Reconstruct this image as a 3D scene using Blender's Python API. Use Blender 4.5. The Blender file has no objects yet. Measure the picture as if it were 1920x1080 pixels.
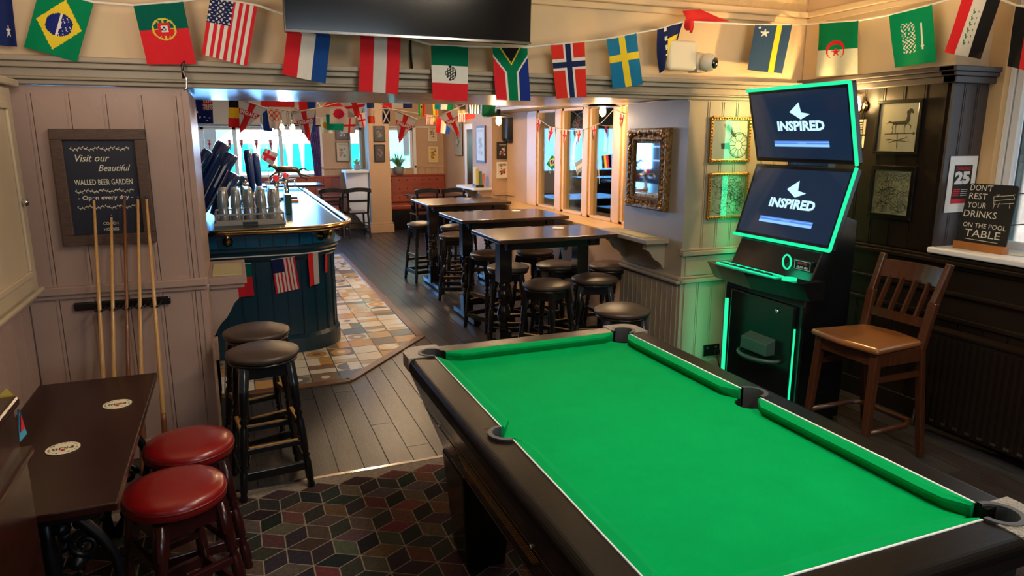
import bpy, bmesh, math, random
from mathutils import Vector, Matrix
random.seed(7)
PI = math.pi
C = bpy.context.scene.collection
SC = bpy.context.scene

# ---------------------------------------------------------------- camera
CAM = Vector((0, 0, 1.8)); FPX = 1304.0
PITCH = math.atan2(281.5, FPX); YAW = math.radians(21.7)
cd = bpy.data.cameras.new('camera'); cam = bpy.data.objects.new('camera', cd); C.objects.link(cam)
cam.location = CAM; cam.rotation_euler = (PI/2-PITCH, 0, -YAW)
cd.sensor_width = 36; cd.lens = 36*FPX/1920; cd.clip_start = 0.05; cd.clip_end = 200
SC.camera = cam
SC.view_settings.view_transform = 'Standard'; SC.view_settings.look = 'None'
SC.view_settings.gamma = 1; SC.view_settings.exposure = 0.45
try: SC.view_settings.use_curve_mapping = False
except Exception: pass

# ---------------------------------------------------------------- sky and lights
W = bpy.data.worlds.new('sky'); SC.world = W; W.use_nodes = True
bg = W.node_tree.nodes['Background']; bg.inputs[0].default_value = (0.26, 0.74, 0.90, 1); bg.inputs[1].default_value = 2.6
def light(name, kind, loc, energy, color, size=0.3, rot=(0, 0, 0), size_y=None, spot=None, spread=None):
    d = bpy.data.lights.new(name, kind); d.energy = energy; d.color = color
    if kind == 'AREA':
        d.size = size
        if size_y: d.shape = 'RECTANGLE'; d.size_y = size_y
        if spread: d.spread = spread
    elif kind == 'SUN': d.angle = size
    else: d.shadow_soft_size = size
    if spot: d.spot_size = spot; d.spot_blend = 0.7
    o = bpy.data.objects.new(name, d); C.objects.link(o); o.location = loc; o.rotation_euler = rot
    return o
light('street_sun', 'SUN', (0, 8, 12), 14.0, (1, 0.97, 0.92), 0.02, (math.radians(38), 0, 0))
light('pool_lamp', 'AREA', (1.35, 2.0, 2.95), 34, (1, 0.86, 0.68), 0.5, size_y=1.5)
light('header_fill', 'AREA', (3.1, 2.9, 2.25), 8, (1, 0.80, 0.55), 0.5, (math.radians(150), 0, 0), size_y=0.4)  # added uplight without a fixture, washes the header wall
light('header_fill', 'AREA', (-0.55, 2.9, 2.25), 8, (1, 0.82, 0.64), 0.4, (math.radians(145), 0, 0), size_y=0.4)  # second added uplight, for the left part of the header
light('ceiling_lamp', 'AREA', (2.2, 0.2, 3.0), 30, (1, 0.84, 0.64), 0.5)
light('window_behind', 'AREA', (1.5, -2.4, 1.9), 26, (0.72, 0.86, 1.0), 1.6, (PI/2, 0, 0), size_y=1.1)
light('side_window_daylight', 'AREA', (4.6, 2.1, 1.85), 6, (0.75, 0.88, 1.0), 1.4, (0, PI/2, 0), size_y=1.2)
light('front_window_daylight', 'AREA', (-0.8, 14.1, 1.55), 230, (0.13, 0.43, 1.0), 4.6, (-PI/2, 0, 0), size_y=0.9)
light('bar_lamp', 'POINT', (1.3, 8.0, 2.45), 70, (1, 0.72, 0.42), 0.12)
light('lounge_lamp', 'POINT', (3.0, 11.6, 2.4), 55, (1, 0.70, 0.42), 0.12)

# ---------------------------------------------------------------- pixel rays of the photograph onto real planes
_F = Vector((math.sin(YAW)*math.cos(PITCH), math.cos(YAW)*math.cos(PITCH), -math.sin(PITCH)))
_R = Vector((math.cos(YAW), -math.sin(YAW), 0)); _U = _R.cross(_F)
def _ray(x, y): return _F*FPX + _R*(x-960) + _U*(540-y)
def PY(x, y, Y): d = _ray(x, y); return CAM + d*(Y/d.y)
def PX(x, y, X): d = _ray(x, y); return CAM + d*(X/d.x)
def PZ(x, y, Z): d = _ray(x, y); return CAM + d*((Z-1.8)/d.z)

# ---------------------------------------------------------------- materials
def s2l(c): return c/12.92 if c <= 0.04045 else ((c+0.055)/1.055)**2.4
def rgb(r, g, b): return (s2l(r/255), s2l(g/255), s2l(b/255), 1)
MATS = {}
def mat(name, col, rough=0.5, metal=0.0, noise=0.0, nscale=8, bump=0.0, bscale=60, coat=0.0, stretch=None, spec=None, emit=None, estr=0, sheen=0):
    if name in MATS: return MATS[name]
    m = bpy.data.materials.new(name); m.use_nodes = True; nt = m.node_tree; b = nt.nodes['Principled BSDF']
    b.inputs['Roughness'].default_value = rough; b.inputs['Metallic'].default_value = metal
    if coat: b.inputs['Coat Weight'].default_value = coat; b.inputs['Coat Roughness'].default_value = 0.15
    if spec is not None: b.inputs['Specular IOR Level'].default_value = spec
    if sheen: b.inputs['Sheen Weight'].default_value = sheen
    src = None
    if col == 'attr':
        a = nt.nodes.new('ShaderNodeAttribute'); a.attribute_name = 'Col'; src = a.outputs['Color']
    else:
        b.inputs['Base Color'].default_value = col
    if noise or bump:
        tc = nt.nodes.new('ShaderNodeTexCoord'); mp = nt.nodes.new('ShaderNodeMapping'); nt.links.new(tc.outputs['Object'], mp.inputs[0])
        if stretch: mp.inputs['Scale'].default_value = stretch
    if noise:
        n = nt.nodes.new('ShaderNodeTexNoise'); n.inputs['Scale'].default_value = nscale; n.inputs['Detail'].default_value = 5
        nt.links.new(mp.outputs[0], n.inputs['Vector'])
        r = nt.nodes.new('ShaderNodeMapRange'); r.inputs[1].default_value = 0.3; r.inputs[2].default_value = 0.7
        r.inputs[3].default_value = 1-noise; r.inputs[4].default_value = 1+noise; nt.links.new(n.outputs[0], r.inputs[0])
        h = nt.nodes.new('ShaderNodeVectorMath'); h.operation = 'SCALE'
        if src: nt.links.new(src, h.inputs[0])
        else: h.inputs[0].default_value = col[:3]
        nt.links.new(r.outputs[0], h.inputs['Scale']); src = h.outputs[0]
    if src: nt.links.new(src, b.inputs['Base Color'])
    if bump:
        n2 = nt.nodes.new('ShaderNodeTexNoise'); n2.inputs['Scale'].default_value = bscale; n2.inputs['Detail'].default_value = 3
        nt.links.new(mp.outputs[0], n2.inputs['Vector'])
        bp = nt.nodes.new('ShaderNodeBump'); bp.inputs['Strength'].default_value = bump; bp.inputs['Distance'].default_value = 0.01
        nt.links.new(n2.outputs[0], bp.inputs['Height']); nt.links.new(bp.outputs[0], b.inputs['Normal'])
    if emit: b.inputs['Emission Color'].default_value = emit; b.inputs['Emission Strength'].default_value = estr
    MATS[name] = m; return m
def glassmat(name, tint=(0.95, 0.98, 1, 1), fac=0.09, rough=0.02):
    m = bpy.data.materials.new(name); m.use_nodes = True; nt = m.node_tree; nt.nodes.clear()
    o = nt.nodes.new('ShaderNodeOutputMaterial'); t = nt.nodes.new('ShaderNodeBsdfTransparent'); t.inputs[0].default_value = tint
    g = nt.nodes.new('ShaderNodeBsdfGlossy'); g.inputs['Roughness'].default_value = rough
    f = nt.nodes.new('ShaderNodeLayerWeight'); f.inputs[0].default_value = 0.25
    r = nt.nodes.new('ShaderNodeMapRange'); r.inputs[3].default_value = fac; r.inputs[4].default_value = 0.75; nt.links.new(f.outputs['Fresnel'], r.inputs[0])
    x = nt.nodes.new('ShaderNodeMixShader'); nt.links.new(r.outputs[0], x.inputs[0]); nt.links.new(t.outputs[0], x.inputs[1]); nt.links.new(g.outputs[0], x.inputs[2])
    nt.links.new(x.outputs[0], o.inputs[0]); MATS[name] = m; return m
def emis(name, col, s):
    m = bpy.data.materials.new(name); m.use_nodes = True; nt = m.node_tree; nt.nodes.clear()
    o = nt.nodes.new('ShaderNodeOutputMaterial'); e = nt.nodes.new('ShaderNodeEmission'); e.inputs[0].default_value = col; e.inputs[1].default_value = s
    nt.links.new(e.outputs[0], o.inputs[0]); MATS[name] = m; return m
M_taupe = mat('taupe_paint', rgb(170, 143, 132), 0.42, noise=0.05, nscale=3, bump=0.08, bscale=40)
M_taupe2 = mat('stone_grey_paint', rgb(154, 142, 124), 0.45, noise=0.05, nscale=3, bump=0.08, bscale=40)
M_cream = mat('cream_plaster', rgb(222, 198, 162), 0.75, noise=0.03, nscale=4, bump=0.1, bscale=30)
M_textured = mat('textured_cream_plaster', rgb(222, 196, 150), 0.7, noise=0.04, nscale=20, bump=0.7, bscale=70)
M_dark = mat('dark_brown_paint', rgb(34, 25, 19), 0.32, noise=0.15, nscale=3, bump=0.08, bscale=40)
M_charcoal = mat('charcoal_paint', rgb(66, 60, 62), 0.38, noise=0.06, nscale=3)
M_tan = mat('tan_plaster', rgb(188, 158, 130), 0.7, noise=0.04, nscale=3)
M_pinegrain = mat('cream_window_paint', rgb(214, 178, 130), 0.45, noise=0.04, nscale=5)
M_white = mat('white_paint', rgb(226, 228, 232), 0.4)
M_black = mat('black_gloss_paint', rgb(16, 16, 18), 0.28, coat=0.3)
M_blackwood = mat('black_lacquered_wood', rgb(22, 18, 18), 0.25, coat=0.4)
M_worn = mat('worn_bare_wood', rgb(168, 122, 60), 0.35)
M_vinyl = mat('brown_black_vinyl', rgb(66, 54, 48), 0.38, noise=0.08, nscale=6, bump=0.12, bscale=200)
M_red = mat('red_vinyl', rgb(122, 14, 16), 0.32, noise=0.12, nscale=6, bump=0.08, bscale=150, coat=0.3)
M_redpipe = mat('dark_red_piping', rgb(96, 14, 14), 0.4)
M_redwood = mat('dark_red_lacquer', rgb(46, 12, 12), 0.3, coat=0.3)
M_mahog = mat('dark_mahogany', rgb(42, 18, 13), 0.26, spec=0.35, noise=0.25, nscale=5, stretch=(3, 12, 3), coat=0.12)
M_iron = mat('black_cast_iron', rgb(14, 15, 20), 0.38, metal=0.4)
M_tabletop = mat('dark_varnished_tabletop', rgb(60, 38, 28), 0.26, noise=0.25, nscale=4, stretch=(2, 18, 2), coat=0.35)
M_baize = mat('green_baize', rgb(0, 146, 76), 0.9, noise=0.05, nscale=7, bump=0.1, bscale=300, spec=0.04)
M_baize2 = mat('green_cushion_cloth', rgb(0, 142, 76), 0.9, spec=0.05, noise=0.04, nscale=9)
M_rail = mat('black_pool_laminate', rgb(13, 10, 10), 0.3, spec=0.14, bump=0.08, bscale=350)
M_castal = mat('speckled_cast_aluminium', rgb(150, 146, 140), 0.42, metal=0.75, bump=0.8, bscale=260, noise=0.35, nscale=180)
M_rubber = mat('dark_grey_rubber', rgb(62, 64, 70), 0.5)
M_void = mat('black_felt', rgb(6, 6, 7), 0.9)
M_gold = mat('brass', rgb(196, 162, 108), 0.2, metal=1.0)
M_giltm = mat('carved_gilt', rgb(112, 82, 42), 0.42, metal=0.35, bump=1.0, bscale=55, noise=0.55, nscale=42)
M_gilt = mat('gilt_edge', rgb(170, 122, 58), 0.36, metal=0.7)
M_chrome = mat('chrome', rgb(200, 200, 205), 0.15, metal=1.0)
M_teal = mat('deep_teal_paint', rgb(12, 52, 72), 0.3, noise=0.06, nscale=4, coat=0.2)
M_tealtile = mat('glazed_teal_tile', rgb(16, 92, 128), 0.15, noise=0.1, nscale=8, coat=0.5)
M_counter = mat('glossy_bar_counter', rgb(26, 70, 84), 0.26, spec=0.28, noise=0.2, nscale=4, stretch=(10, 2, 2))
M_leather = mat('tan_red_leather', rgb(150, 66, 42), 0.4, noise=0.1, nscale=5, coat=0.15)
M_paper = mat('paper', rgb(226, 216, 190), 0.7, noise=0.03, nscale=6)
M_wpaper = mat('white_paper', rgb(236, 238, 242), 0.6)
M_blackfr = mat('black_picture_frame', rgb(18, 16, 14), 0.22, coat=0.5)
M_screen = mat('black_screen_glass', rgb(8, 10, 16), 0.08, coat=1.0)
M_plast = mat('black_gloss_plastic', rgb(12, 16, 18), 0.25, coat=0.4)
M_wplast = mat('white_plastic', rgb(214, 208, 190), 0.4)
M_chair = mat('walnut_chair_wood', rgb(70, 37, 19), 0.32, noise=0.25, nscale=6, stretch=(8, 8, 1.5), coat=0.3)
M_seatlea = mat('worn_tan_leather', rgb(126, 78, 40), 0.3, noise=0.3, nscale=5, coat=0.3)
M_cue = mat('ash_cue_wood', rgb(196, 150, 92), 0.3, noise=0.15, nscale=5, stretch=(30, 30, 2), coat=0.3)
M_cue2 = mat('brown_cue_wood', rgb(120, 72, 40), 0.3, noise=0.15, nscale=5, stretch=(30, 30, 2), coat=0.3)
M_slate = mat('blackboard_slate', rgb(28, 32, 50), 0.55, noise=0.15, nscale=4)
M_oldwood = mat('aged_brown_wood', rgb(84, 62, 52), 0.5, noise=0.3, nscale=8, stretch=(2, 2, 14), bump=0.2, bscale=30)
M_chalk = mat('chalk_lettering', rgb(225, 220, 205), 0.8)
M_brown = mat('sepia_ink', rgb(96, 84, 66), 0.8)
M_ink = mat('black_ink', rgb(26, 24, 24), 0.7)
M_redink = mat('red_ink', rgb(200, 30, 50), 0.6)
M_pine = mat('varnished_pine', rgb(170, 108, 56), 0.4, noise=0.15, nscale=5)
M_cloth = mat('printed_flag_cloth', 'attr', 0.75, spec=0.1, noise=0.03, nscale=30)
M_print = mat('printed_surface', 'attr', 0.6)
M_cord = mat('white_bunting_tape', rgb(225, 222, 212), 0.8)
M_blkcord = mat('black_cord', rgb(20, 20, 22), 0.6)
M_glass = glassmat('window_glass', (0.96, 0.99, 1, 1), 0.05)
M_glass2 = glassmat('side_window_glass', (0.9, 0.93, 0.95, 1), 0.03); [n for n in M_glass2.node_tree.nodes if n.type == 'MAP_RANGE'][0].inputs[4].default_value = 0.10
M_pint = glassmat('pint_glass', (0.88, 0.92, 0.94, 1), 0.30, 0.12)
nt_g = M_pint.node_tree; x1 = [n for n in nt_g.nodes if n.type == 'MIX_SHADER'][0]; df = nt_g.nodes.new('ShaderNodeBsdfDiffuse'); df.inputs[0].default_value = (0.8, 0.84, 0.86, 1); x2 = nt_g.nodes.new('ShaderNodeMixShader'); x2.inputs[0].default_value = 0.28
nt_g.links.new(x1.outputs[0], x2.inputs[1]); nt_g.links.new(df.outputs[0], x2.inputs[2]); nt_g.links.new(x2.outputs[0], [n for n in nt_g.nodes if n.type == 'OUTPUT_MATERIAL'][0].inputs[0])
M_soffit = mat('glossy_soffit_paint', rgb(140, 134, 128), 0.3, bump=0.05, bscale=12, coat=0.1)
M_mirror = mat('silvered_mirror', rgb(215, 220, 225), 0.03, metal=1.0)
M_lcd = mat('lit_lcd_glass', rgb(8, 10, 16), 0.08, coat=1.0, emit=(0.006, 0.016, 0.038, 1), estr=1.0)
M_mapp = mat('aged_map_paper', rgb(196, 194, 158), 0.7, noise=0.08, nscale=10)
M_green = emis('green_led', (0.02, 0.85, 0.38, 1), 0.85)
M_bulb = emis('warm_filament', (1.0, 0.62, 0.25, 1), 28.0)
M_scrw = emis('lit_screen_white', (0.55, 0.85, 1.0, 1), 0.9)
M_scrb = emis('lit_screen_blue', (0.10, 0.26, 0.80, 1), 0.8)
M_scrl = emis('lit_screen_light_blue', (0.30, 0.62, 1.0, 1), 0.8)
M_carpet = mat('patterned_carpet', 'attr', 0.95, noise=0.25, nscale=60, spec=0.1)
M_tile = mat('encaustic_tile', 'attr', 0.24, noise=0.05, nscale=20, coat=0.25)
M_boards = mat('dark_stained_boards', 'attr', 0.3, spec=0.38, noise=0.3, nscale=6, stretch=(8, 1, 8), bump=0.15, bscale=40)
M_pot = mat('grey_ceramic', rgb(140, 150, 150), 0.6)
M_leaf = mat('plant_leaf', rgb(84, 140, 74), 0.5, noise=0.3, nscale=20)
M_leafw = mat('pale_leaf', rgb(170, 190, 150), 0.5)
M_curtain = mat('purple_patterned_curtain', rgb(104, 78, 136), 0.85, noise=0.6, nscale=30)
M_navy = mat('navy_plastic_cover', rgb(20, 54, 116), 0.22, coat=0.6)
M_vanw = mat('white_vehicle_paint', rgb(240, 244, 246), 0.3)
M_vant = mat('turquoise_vehicle_glazing', rgb(0, 190, 180), 0.3)
M_tarmac = mat('tarmac', rgb(120, 122, 126), 0.9, noise=0.1, nscale=30)
M_brick = mat('red_brick', 'attr', 0.85, noise=0.15, nscale=15, bump=0.3, bscale=50)
M_house = mat('pale_street_render', rgb(120, 190, 190), 0.8)
M_border = mat('brown_floor_border', rgb(112, 78, 52), 0.4, noise=0.2, nscale=8)
M_steel = mat('painted_radiator', rgb(28, 19, 14), 0.35)
M_fig = mat('bronze', rgb(80, 66, 58), 0.3, metal=0.8)

# ---------------------------------------------------------------- mesh builder
class MB:
    def __init__(s): s.v = []; s.f = []; s.m = []; s.c = []; s.s = []
    def face(s, pts, m=0, c=(1, 1, 1), sm=False):
        b = len(s.v); s.v += [Vector(p) for p in pts]; s.f.append(list(range(b, b+len(pts)))); s.m.append(m); s.c.append(c); s.s.append(sm)
    def box(s, x0, x1, y0, y1, z0, z1, m=0, c=(1, 1, 1)):
        if x0 > x1: x0, x1 = x1, x0
        if y0 > y1: y0, y1 = y1, y0
        if z0 > z1: z0, z1 = z1, z0
        P = [(x0, y0, z0), (x1, y0, z0), (x1, y1, z0), (x0, y1, z0), (x0, y0, z1), (x1, y0, z1), (x1, y1, z1), (x0, y1, z1)]
        s.hexa(P, m, c); return s
    def hexa(s, P, m=0, c=(1, 1, 1)):
        b = len(s.v); s.v += [Vector(p) for p in P]
        for q in ((0, 3, 2, 1), (4, 5, 6, 7), (0, 1, 5, 4), (1, 2, 6, 5), (2, 3, 7, 6), (3, 0, 4, 7)):
            s.f.append([b+i for i in q]); s.m.append(m); s.c.append(c); s.s.append(False)
        return s
    def bar(s, p0, p1, w, h, m=0, w2=None, h2=None, up=(0, 0, 1)):
        p0, p1 = Vector(p0), Vector(p1); d = (p1-p0).normalized(); u = Vector(up)
        if abs(d.dot(u)) > 0.98: u = Vector((0, 1, 0))
        r = d.cross(u).normalized(); t = r.cross(d); w2 = w if w2 is None else w2; h2 = h if h2 is None else h2
        P = [p0-r*w/2-t*h/2, p0+r*w/2-t*h/2, p1+r*w2/2-t*h2/2, p1-r*w2/2-t*h2/2, p0-r*w/2+t*h/2, p0+r*w/2+t*h/2, p1+r*w2/2+t*h2/2, p1-r*w2/2+t*h2/2]
        return s.hexa(P, m)
    def prism(s, pts, z0, z1, m=0, c=(1, 1, 1), sm=False, fn=None):
        n = len(pts); b = len(s.v); g = fn or (lambda x, y, z: (x, y, z))
        s.v += [Vector(g(x, y, z0)) for x, y in pts]+[Vector(g(x, y, z1)) for x, y in pts]
        s.f.append([b+i for i in range(n)][::-1]); s.f.append([b+n+i for i in range(n)]); s.m += [m, m]; s.c += [c, c]; s.s += [False, False]
        for i in range(n):
            j = (i+1) % n; s.f.append([b+i, b+j, b+n+j, b+n+i]); s.m.append(m); s.c.append(c); s.s.append(sm)
        return s
    def tube(s, path, r, n=8, m=0, c=(1, 1, 1), closed=False, cap=True):
        path = [Vector(p) for p in path]; rs = r if isinstance(r, (list, tuple)) else [r]*len(path); b = len(s.v); k = len(path); prev = None
        for i, p in enumerate(path):
            if closed: d = path[(i+1) % k]-path[i-1]
            else: d = path[min(i+1, k-1)]-path[max(i-1, 0)]
            d = d.normalized() if d.length > 1e-9 else Vector((0, 0, 1))
            if prev is None:
                a = Vector((0, 0, 1)) if abs(d.z) < 0.9 else Vector((1, 0, 0)); u = d.cross(a).normalized()
            else: u = (prev-d*prev.dot(d)); u = u.normalized() if u.length > 1e-6 else d.cross(Vector((1, 0, 0))).normalized()
            prev = u; w = d.cross(u)
            for j in range(n):
                a = 2*PI*j/n; s.v.append(p+(u*math.cos(a)+w*math.sin(a))*rs[i])
        for i in range(k if closed else k-1):
            i2 = (i+1) % k
            for j in range(n):
                j2 = (j+1) % n; s.f.append([b+i*n+j, b+i*n+j2, b+i2*n+j2, b+i2*n+j]); s.m.append(m); s.c.append(c); s.s.append(True)
        if cap and not closed:
            s.f.append([b+j for j in range(n)][::-1]); s.f.append([b+(k-1)*n+j for j in range(n)]); s.m += [m, m]; s.c += [c, c]; s.s += [False, False]
        return s
    def lathe(s, prof, n=20, o=(0, 0, 0), m=0, ax=None, c=(1, 1, 1), sm=True):
        o = Vector(o); b = len(s.v)
        if ax is None: X, Y, Z = Vector((1, 0, 0)), Vector((0, 1, 0)), Vector((0, 0, 1))
        else:
            Z = Vector(ax).normalized(); a = Vector((0, 0, 1)) if abs(Z.z) < 0.9 else Vector((1, 0, 0)); X = a.cross(Z).normalized(); Y = Z.cross(X)
        for r, z in prof:
            for j in range(n):
                a = 2*PI*j/n; s.v.append(o+X*(r*math.cos(a))+Y*(r*math.sin(a))+Z*z)
        k = len(prof)
        for i in range(k-1):
            for j in range(n):
                j2 = (j+1) % n; s.f.append([b+i*n+j, b+i*n+j2, b+(i+1)*n+j2, b+(i+1)*n+j]); s.m.append(m); s.c.append(c); s.s.append(sm)
        if prof[0][0] > 1e-5: s.f.append([b+j for j in range(n)][::-1]); s.m.append(m); s.c.append(c); s.s.append(False)
        if prof[-1][0] > 1e-5: s.f.append([b+(k-1)*n+j for j in range(n)]); s.m.append(m); s.c.append(c); s.s.append(False)
        return s
    def turned(s, p0, p1, prof, n=10, m=0):   # prof: (fraction along, radius)
        p0, p1 = Vector(p0), Vector(p1); L = (p1-p0).length
        return s.lathe([(r, t*L) for t, r in prof], n, p0, m, p1-p0)
    def stroke(s, O, R, D, pts, w, m=0, off=0.0015, c=(1, 1, 1)):    # flat line on a plane: O origin, R right, D down (metres)
        N = D.cross(R).normalized()
        for (a, b2), (c2, d2) in zip(pts, pts[1:]):
            dx, dy = c2-a, d2-b2; L = math.hypot(dx, dy)
            if L < 1e-6: continue
            nx, ny = -dy/L*w/2, dx/L*w/2; ex, ey = dx/L*w*0.3, dy/L*w*0.3
            q = [(a-ex+nx, b2-ey+ny), (a-ex-nx, b2-ey-ny), (c2+ex-nx, d2+ey-ny), (c2+ex+nx, d2+ey+ny)]
            s.face([O+R*x+D*y+N*off for x, y in q], m, c)
        return s
    def flat(s, O, R, D, pts, m=0, off=0.001, c=(1, 1, 1)):
        N = D.cross(R).normalized(); s.face([O+R*x+D*y+N*off for x, y in pts], m, c); return s
    def text(s, O, R, D, txt, x, y, h, m=0, off=0.002, w=None, shear=0, bold=0.0, align='CENTER', space=1.0, depth=0, c=(1, 1, 1), fit=None):
        cu = bpy.data.curves.new('t', 'FONT'); cu.body = txt; cu.size = 1; cu.align_x = align; cu.shear = shear; cu.offset = bold; cu.space_character = space; cu.resolution_u = 2
        ob = bpy.data.objects.new('t', cu); C.objects.link(ob); bpy.context.view_layer.update()
        me = bpy.data.meshes.new_from_object(ob.evaluated_get(bpy.context.evaluated_depsgraph_get())); bpy.data.objects.remove(ob); bpy.data.curves.remove(cu)
        N = D.cross(R).normalized(); k = h/0.70; xs = [v.co.x for v in me.vertices]
        kx = k
        if fit and xs: kx = fit/(max(xs)-min(xs))
        for p in me.polygons:
            s.face([O+R*(x+me.vertices[i].co.x*kx)+D*(y-me.vertices[i].co.y*k)+N*off for i in p.vertices], m, c)
        bpy.data.meshes.remove(me); return s
    def build(s, name, mats, parent=None, bevel=0, at=None, segs=2, weld=False):
        if not isinstance(mats, (list, tuple)): mats = [mats]
        if at is not None: o = Vector(at)

        else:
            xs = [v.x for v in s.v]; ys = [v.y for v in s.v]; zs = [v.z for v in s.v]
            o = Vector(((min(xs)+max(xs))/2, (min(ys)+max(ys))/2, min(zs)))
        if parent is not None: o = world_loc(parent)
        me = bpy.data.meshes.new(name); me.from_pydata([v-o for v in s.v], [], s.f)
        for m in mats: me.materials.append(m)
        me.polygons.foreach_set('material_index', s.m); me.polygons.foreach_set('use_smooth', s.s)
        if any(c != (1, 1, 1) for c in s.c):
            ca = me.color_attributes.new('Col', 'FLOAT_COLOR', 'CORNER'); buf = []
            for f, c in zip(s.f, s.c): buf += [c[0], c[1], c[2], 1.0]*len(f)
            ca.data.foreach_set('color', buf)
        me.update()
        ob = bpy.data.objects.new(name, me); C.objects.link(ob)
        if parent is not None: ob.parent = parent
        else: ob.location = o
        if bevel:
            bv = ob.modifiers.new('bevel', 'BEVEL'); bv.width = bevel; bv.segments = segs; bv.limit_method = 'ANGLE'; bv.angle_limit = math.radians(40)
        return ob
def world_loc(o):
    l = Vector(o.location)
    while o.parent: o = o.parent; l += o.location
    return l
def thing(name, label, cat, loc=(0, 0, 0), group=None):
    o = bpy.data.objects.new(name, None); C.objects.link(o); o.location = loc; o.empty_display_size = 0.1
    o['label'] = label; o['category'] = cat
    if group: o['group'] = group
    return o
def tag(o, label, cat, group=None):
    o['label'] = label; o['category'] = cat
    if group: o['group'] = group
    return o
def struct(name, mb, mats, bevel=0):
    o = mb.build(name, mats, bevel=bevel); o['kind'] = 'structure'; return o
def dup(root, loc, rotz=0, label=None, group=None):
    r = root.copy(); C.objects.link(r); r.location = loc; r.rotation_euler = (0, 0, rotz)
    if label: r['label'] = label
    if group: r['group'] = group
    for ch in list(root.children):
        c = ch.copy(); C.objects.link(c); c.parent = r
        for g in ch.children:
            d = g.copy(); C.objects.link(d); d.parent = c
    return r
def arc(cx, cy, r, a0, a1, n=8): return [(cx+r*math.cos(math.radians(a0+(a1-a0)*i/n)), cy+r*math.sin(math.radians(a0+(a1-a0)*i/n))) for i in range(n+1)]
# ================================================================ THE SETTING
YW = 4.25      # plane of the cue wall, the header and the panelled pier
XD = 4.05      # dark side wall
def boards_y(mb, x0, x1, z0, z1, Y, w=0.165, t=0.014, m=0, phase=0.0, sgn=-1):   # tongue and groove boards on a wall facing -Y
    x = x0-phase
    while x < x1-0.004:
        a, b = max(x, x0), min(x+w, x1)
        if b-a > 0.012:
            mb.box(a+0.002, b-0.002, Y, Y+sgn*t, z0, z1, m)
            if b < x1-0.02 and b-a > 0.05: mb.box(b-0.016, b-0.010, Y, Y+sgn*(t+0.004), z0, z1, m)
        x += w
def boards_x(mb, y0, y1, z0, z1, X, w=0.165, t=0.014, m=0, sgn=-1):
    y = y0
    while y < y1-0.004:
        b = min(y+w, y1)
        if b-y > 0.012:
            mb.box(X, X+sgn*t, y+0.002, b-0.002, z0, z1, m)
            if b-y > 0.05 and b < y1-0.02: mb.box(X, X+sgn*(t+0.004), b-0.016, b-0.010, z0, z1, m)
        y += w
# floor boards (one floor, the boards are its surface)
b = MB(); b.box(-3.6, 4.8, -2.7, 14.3, -0.12, -0.006, 0, (0.01, 0.009, 0.009))
x = -3.5
while x < 4.2:
    y = -2.6-random.random()*2
    while y < 14.2:
        y2 = y+2.2+random.random()*1.6; k = random.uniform(0.75, 1.25); q = random.uniform(0.9, 1.15)
        if y2 > -2.6: b.box(x+0.003, x+0.137, max(y, -2.6), min(y2-0.003, 14.25), -0.02, 0.0, 0, (0.034*k*q, 0.032*k, 0.034*k))
        y = y2
    x += 0.14
struct('floor', b, M_boards)
# ceiling
b = MB(); b.box(-3.7, 4.9, -2.8, 14.6, 3.1, 3.25); struct('ceiling', b, M_cream)
b = MB(); b.box(-3.6, 4.9, 5.75, 14.35, 2.62, 2.72); struct('ceiling', b, M_cream)
# cue wall: boarded dado, boarded upper panel, ledge above, cream plaster over
b = MB(); b.box(-1.05, -0.19, YW, 4.6, 0, 2.06)
boards_y(b, -1.04, -0.21, 1.03, 2.02, YW, 0.165, phase=0.03); boards_y(b, -1.04, -0.21, 0.1, 0.97, YW, 0.165, phase=0.03)
b.box(-0.215, -0.185, YW-0.02, 4.62, 0, 2.04)
struct('wall_cues', b, M_taupe)
b = MB(); b.box(-1.05, -0.175, YW-0.045, YW+0.0, 0.985, 1.03); b.box(-1.05, -0.17, YW-0.03, YW, 0.96, 0.985)
struct('trim_1', b, M_taupe, 0.006)
b = MB(); b.box(-1.05, -0.18, YW-0.03, YW, 0.0, 0.11); struct('baseboard_cues', b, M_taupe, 0.006)
# header above the opening, from the left wall right across to the dark corner
b = MB(); b.box(-1.2, 4.9, YW+0.02, 5.75, 2.2, 3.12); struct('wall_header', b, M_cream)
b = MB(); b.box(-1.05, XD, YW+0.012, YW+0.03, 2.70, 3.1); struct('wall_frieze', b, M_textured)
b = MB(); b.box(-1.05, XD, YW-0.01, YW+0.03, 2.62, 2.66); b.box(-1.05, XD, YW-0.04, YW+0.03, 2.66, 2.70); struct('trim_2', b, M_cream, 0.008)
b = MB(); b.box(-1.19, 3.4, YW+0.02, 5.75, 2.09, 2.2)      # boarded soffit block
for i in range(9): b.box(-1.18, 3.1, YW+0.09+i*0.17, YW+0.09+i*0.17+0.164, 2.078, 2.09)
struct('wall_beam', b, M_soffit)
b = MB()
for (y, z0, z1) in ((0.10, 2.168, 2.195), (0.075, 2.140, 2.168), (0.045, 2.098, 2.140), (0.06, 2.085, 2.098), (0.035, 2.062, 2.085)):
    b.box(-1.05, XD, YW-y, YW+0.03, z0, z1)
struct('trim_3', b, M_taupe2, 0.005)
# left wall, back wall
b = MB(); b.box(-1.25, -1.05, -2.7, 4.7, 0, 3.15); boards_x(b, 1.9, 4.2, 0.1, 0.97, -1.05, sgn=1); struct('wall_left', b, M_taupe)
b = MB(); b.box(-1.05, -1.0, 1.0, 4.25, 0.97, 1.01); struct('trim_4', b, M_taupe, 0.006)
b = MB(); b.box(-1.25, 4.9, -2.85, -2.65, 0, 3.15); struct('wall_back', b, M_taupe2)
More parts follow.
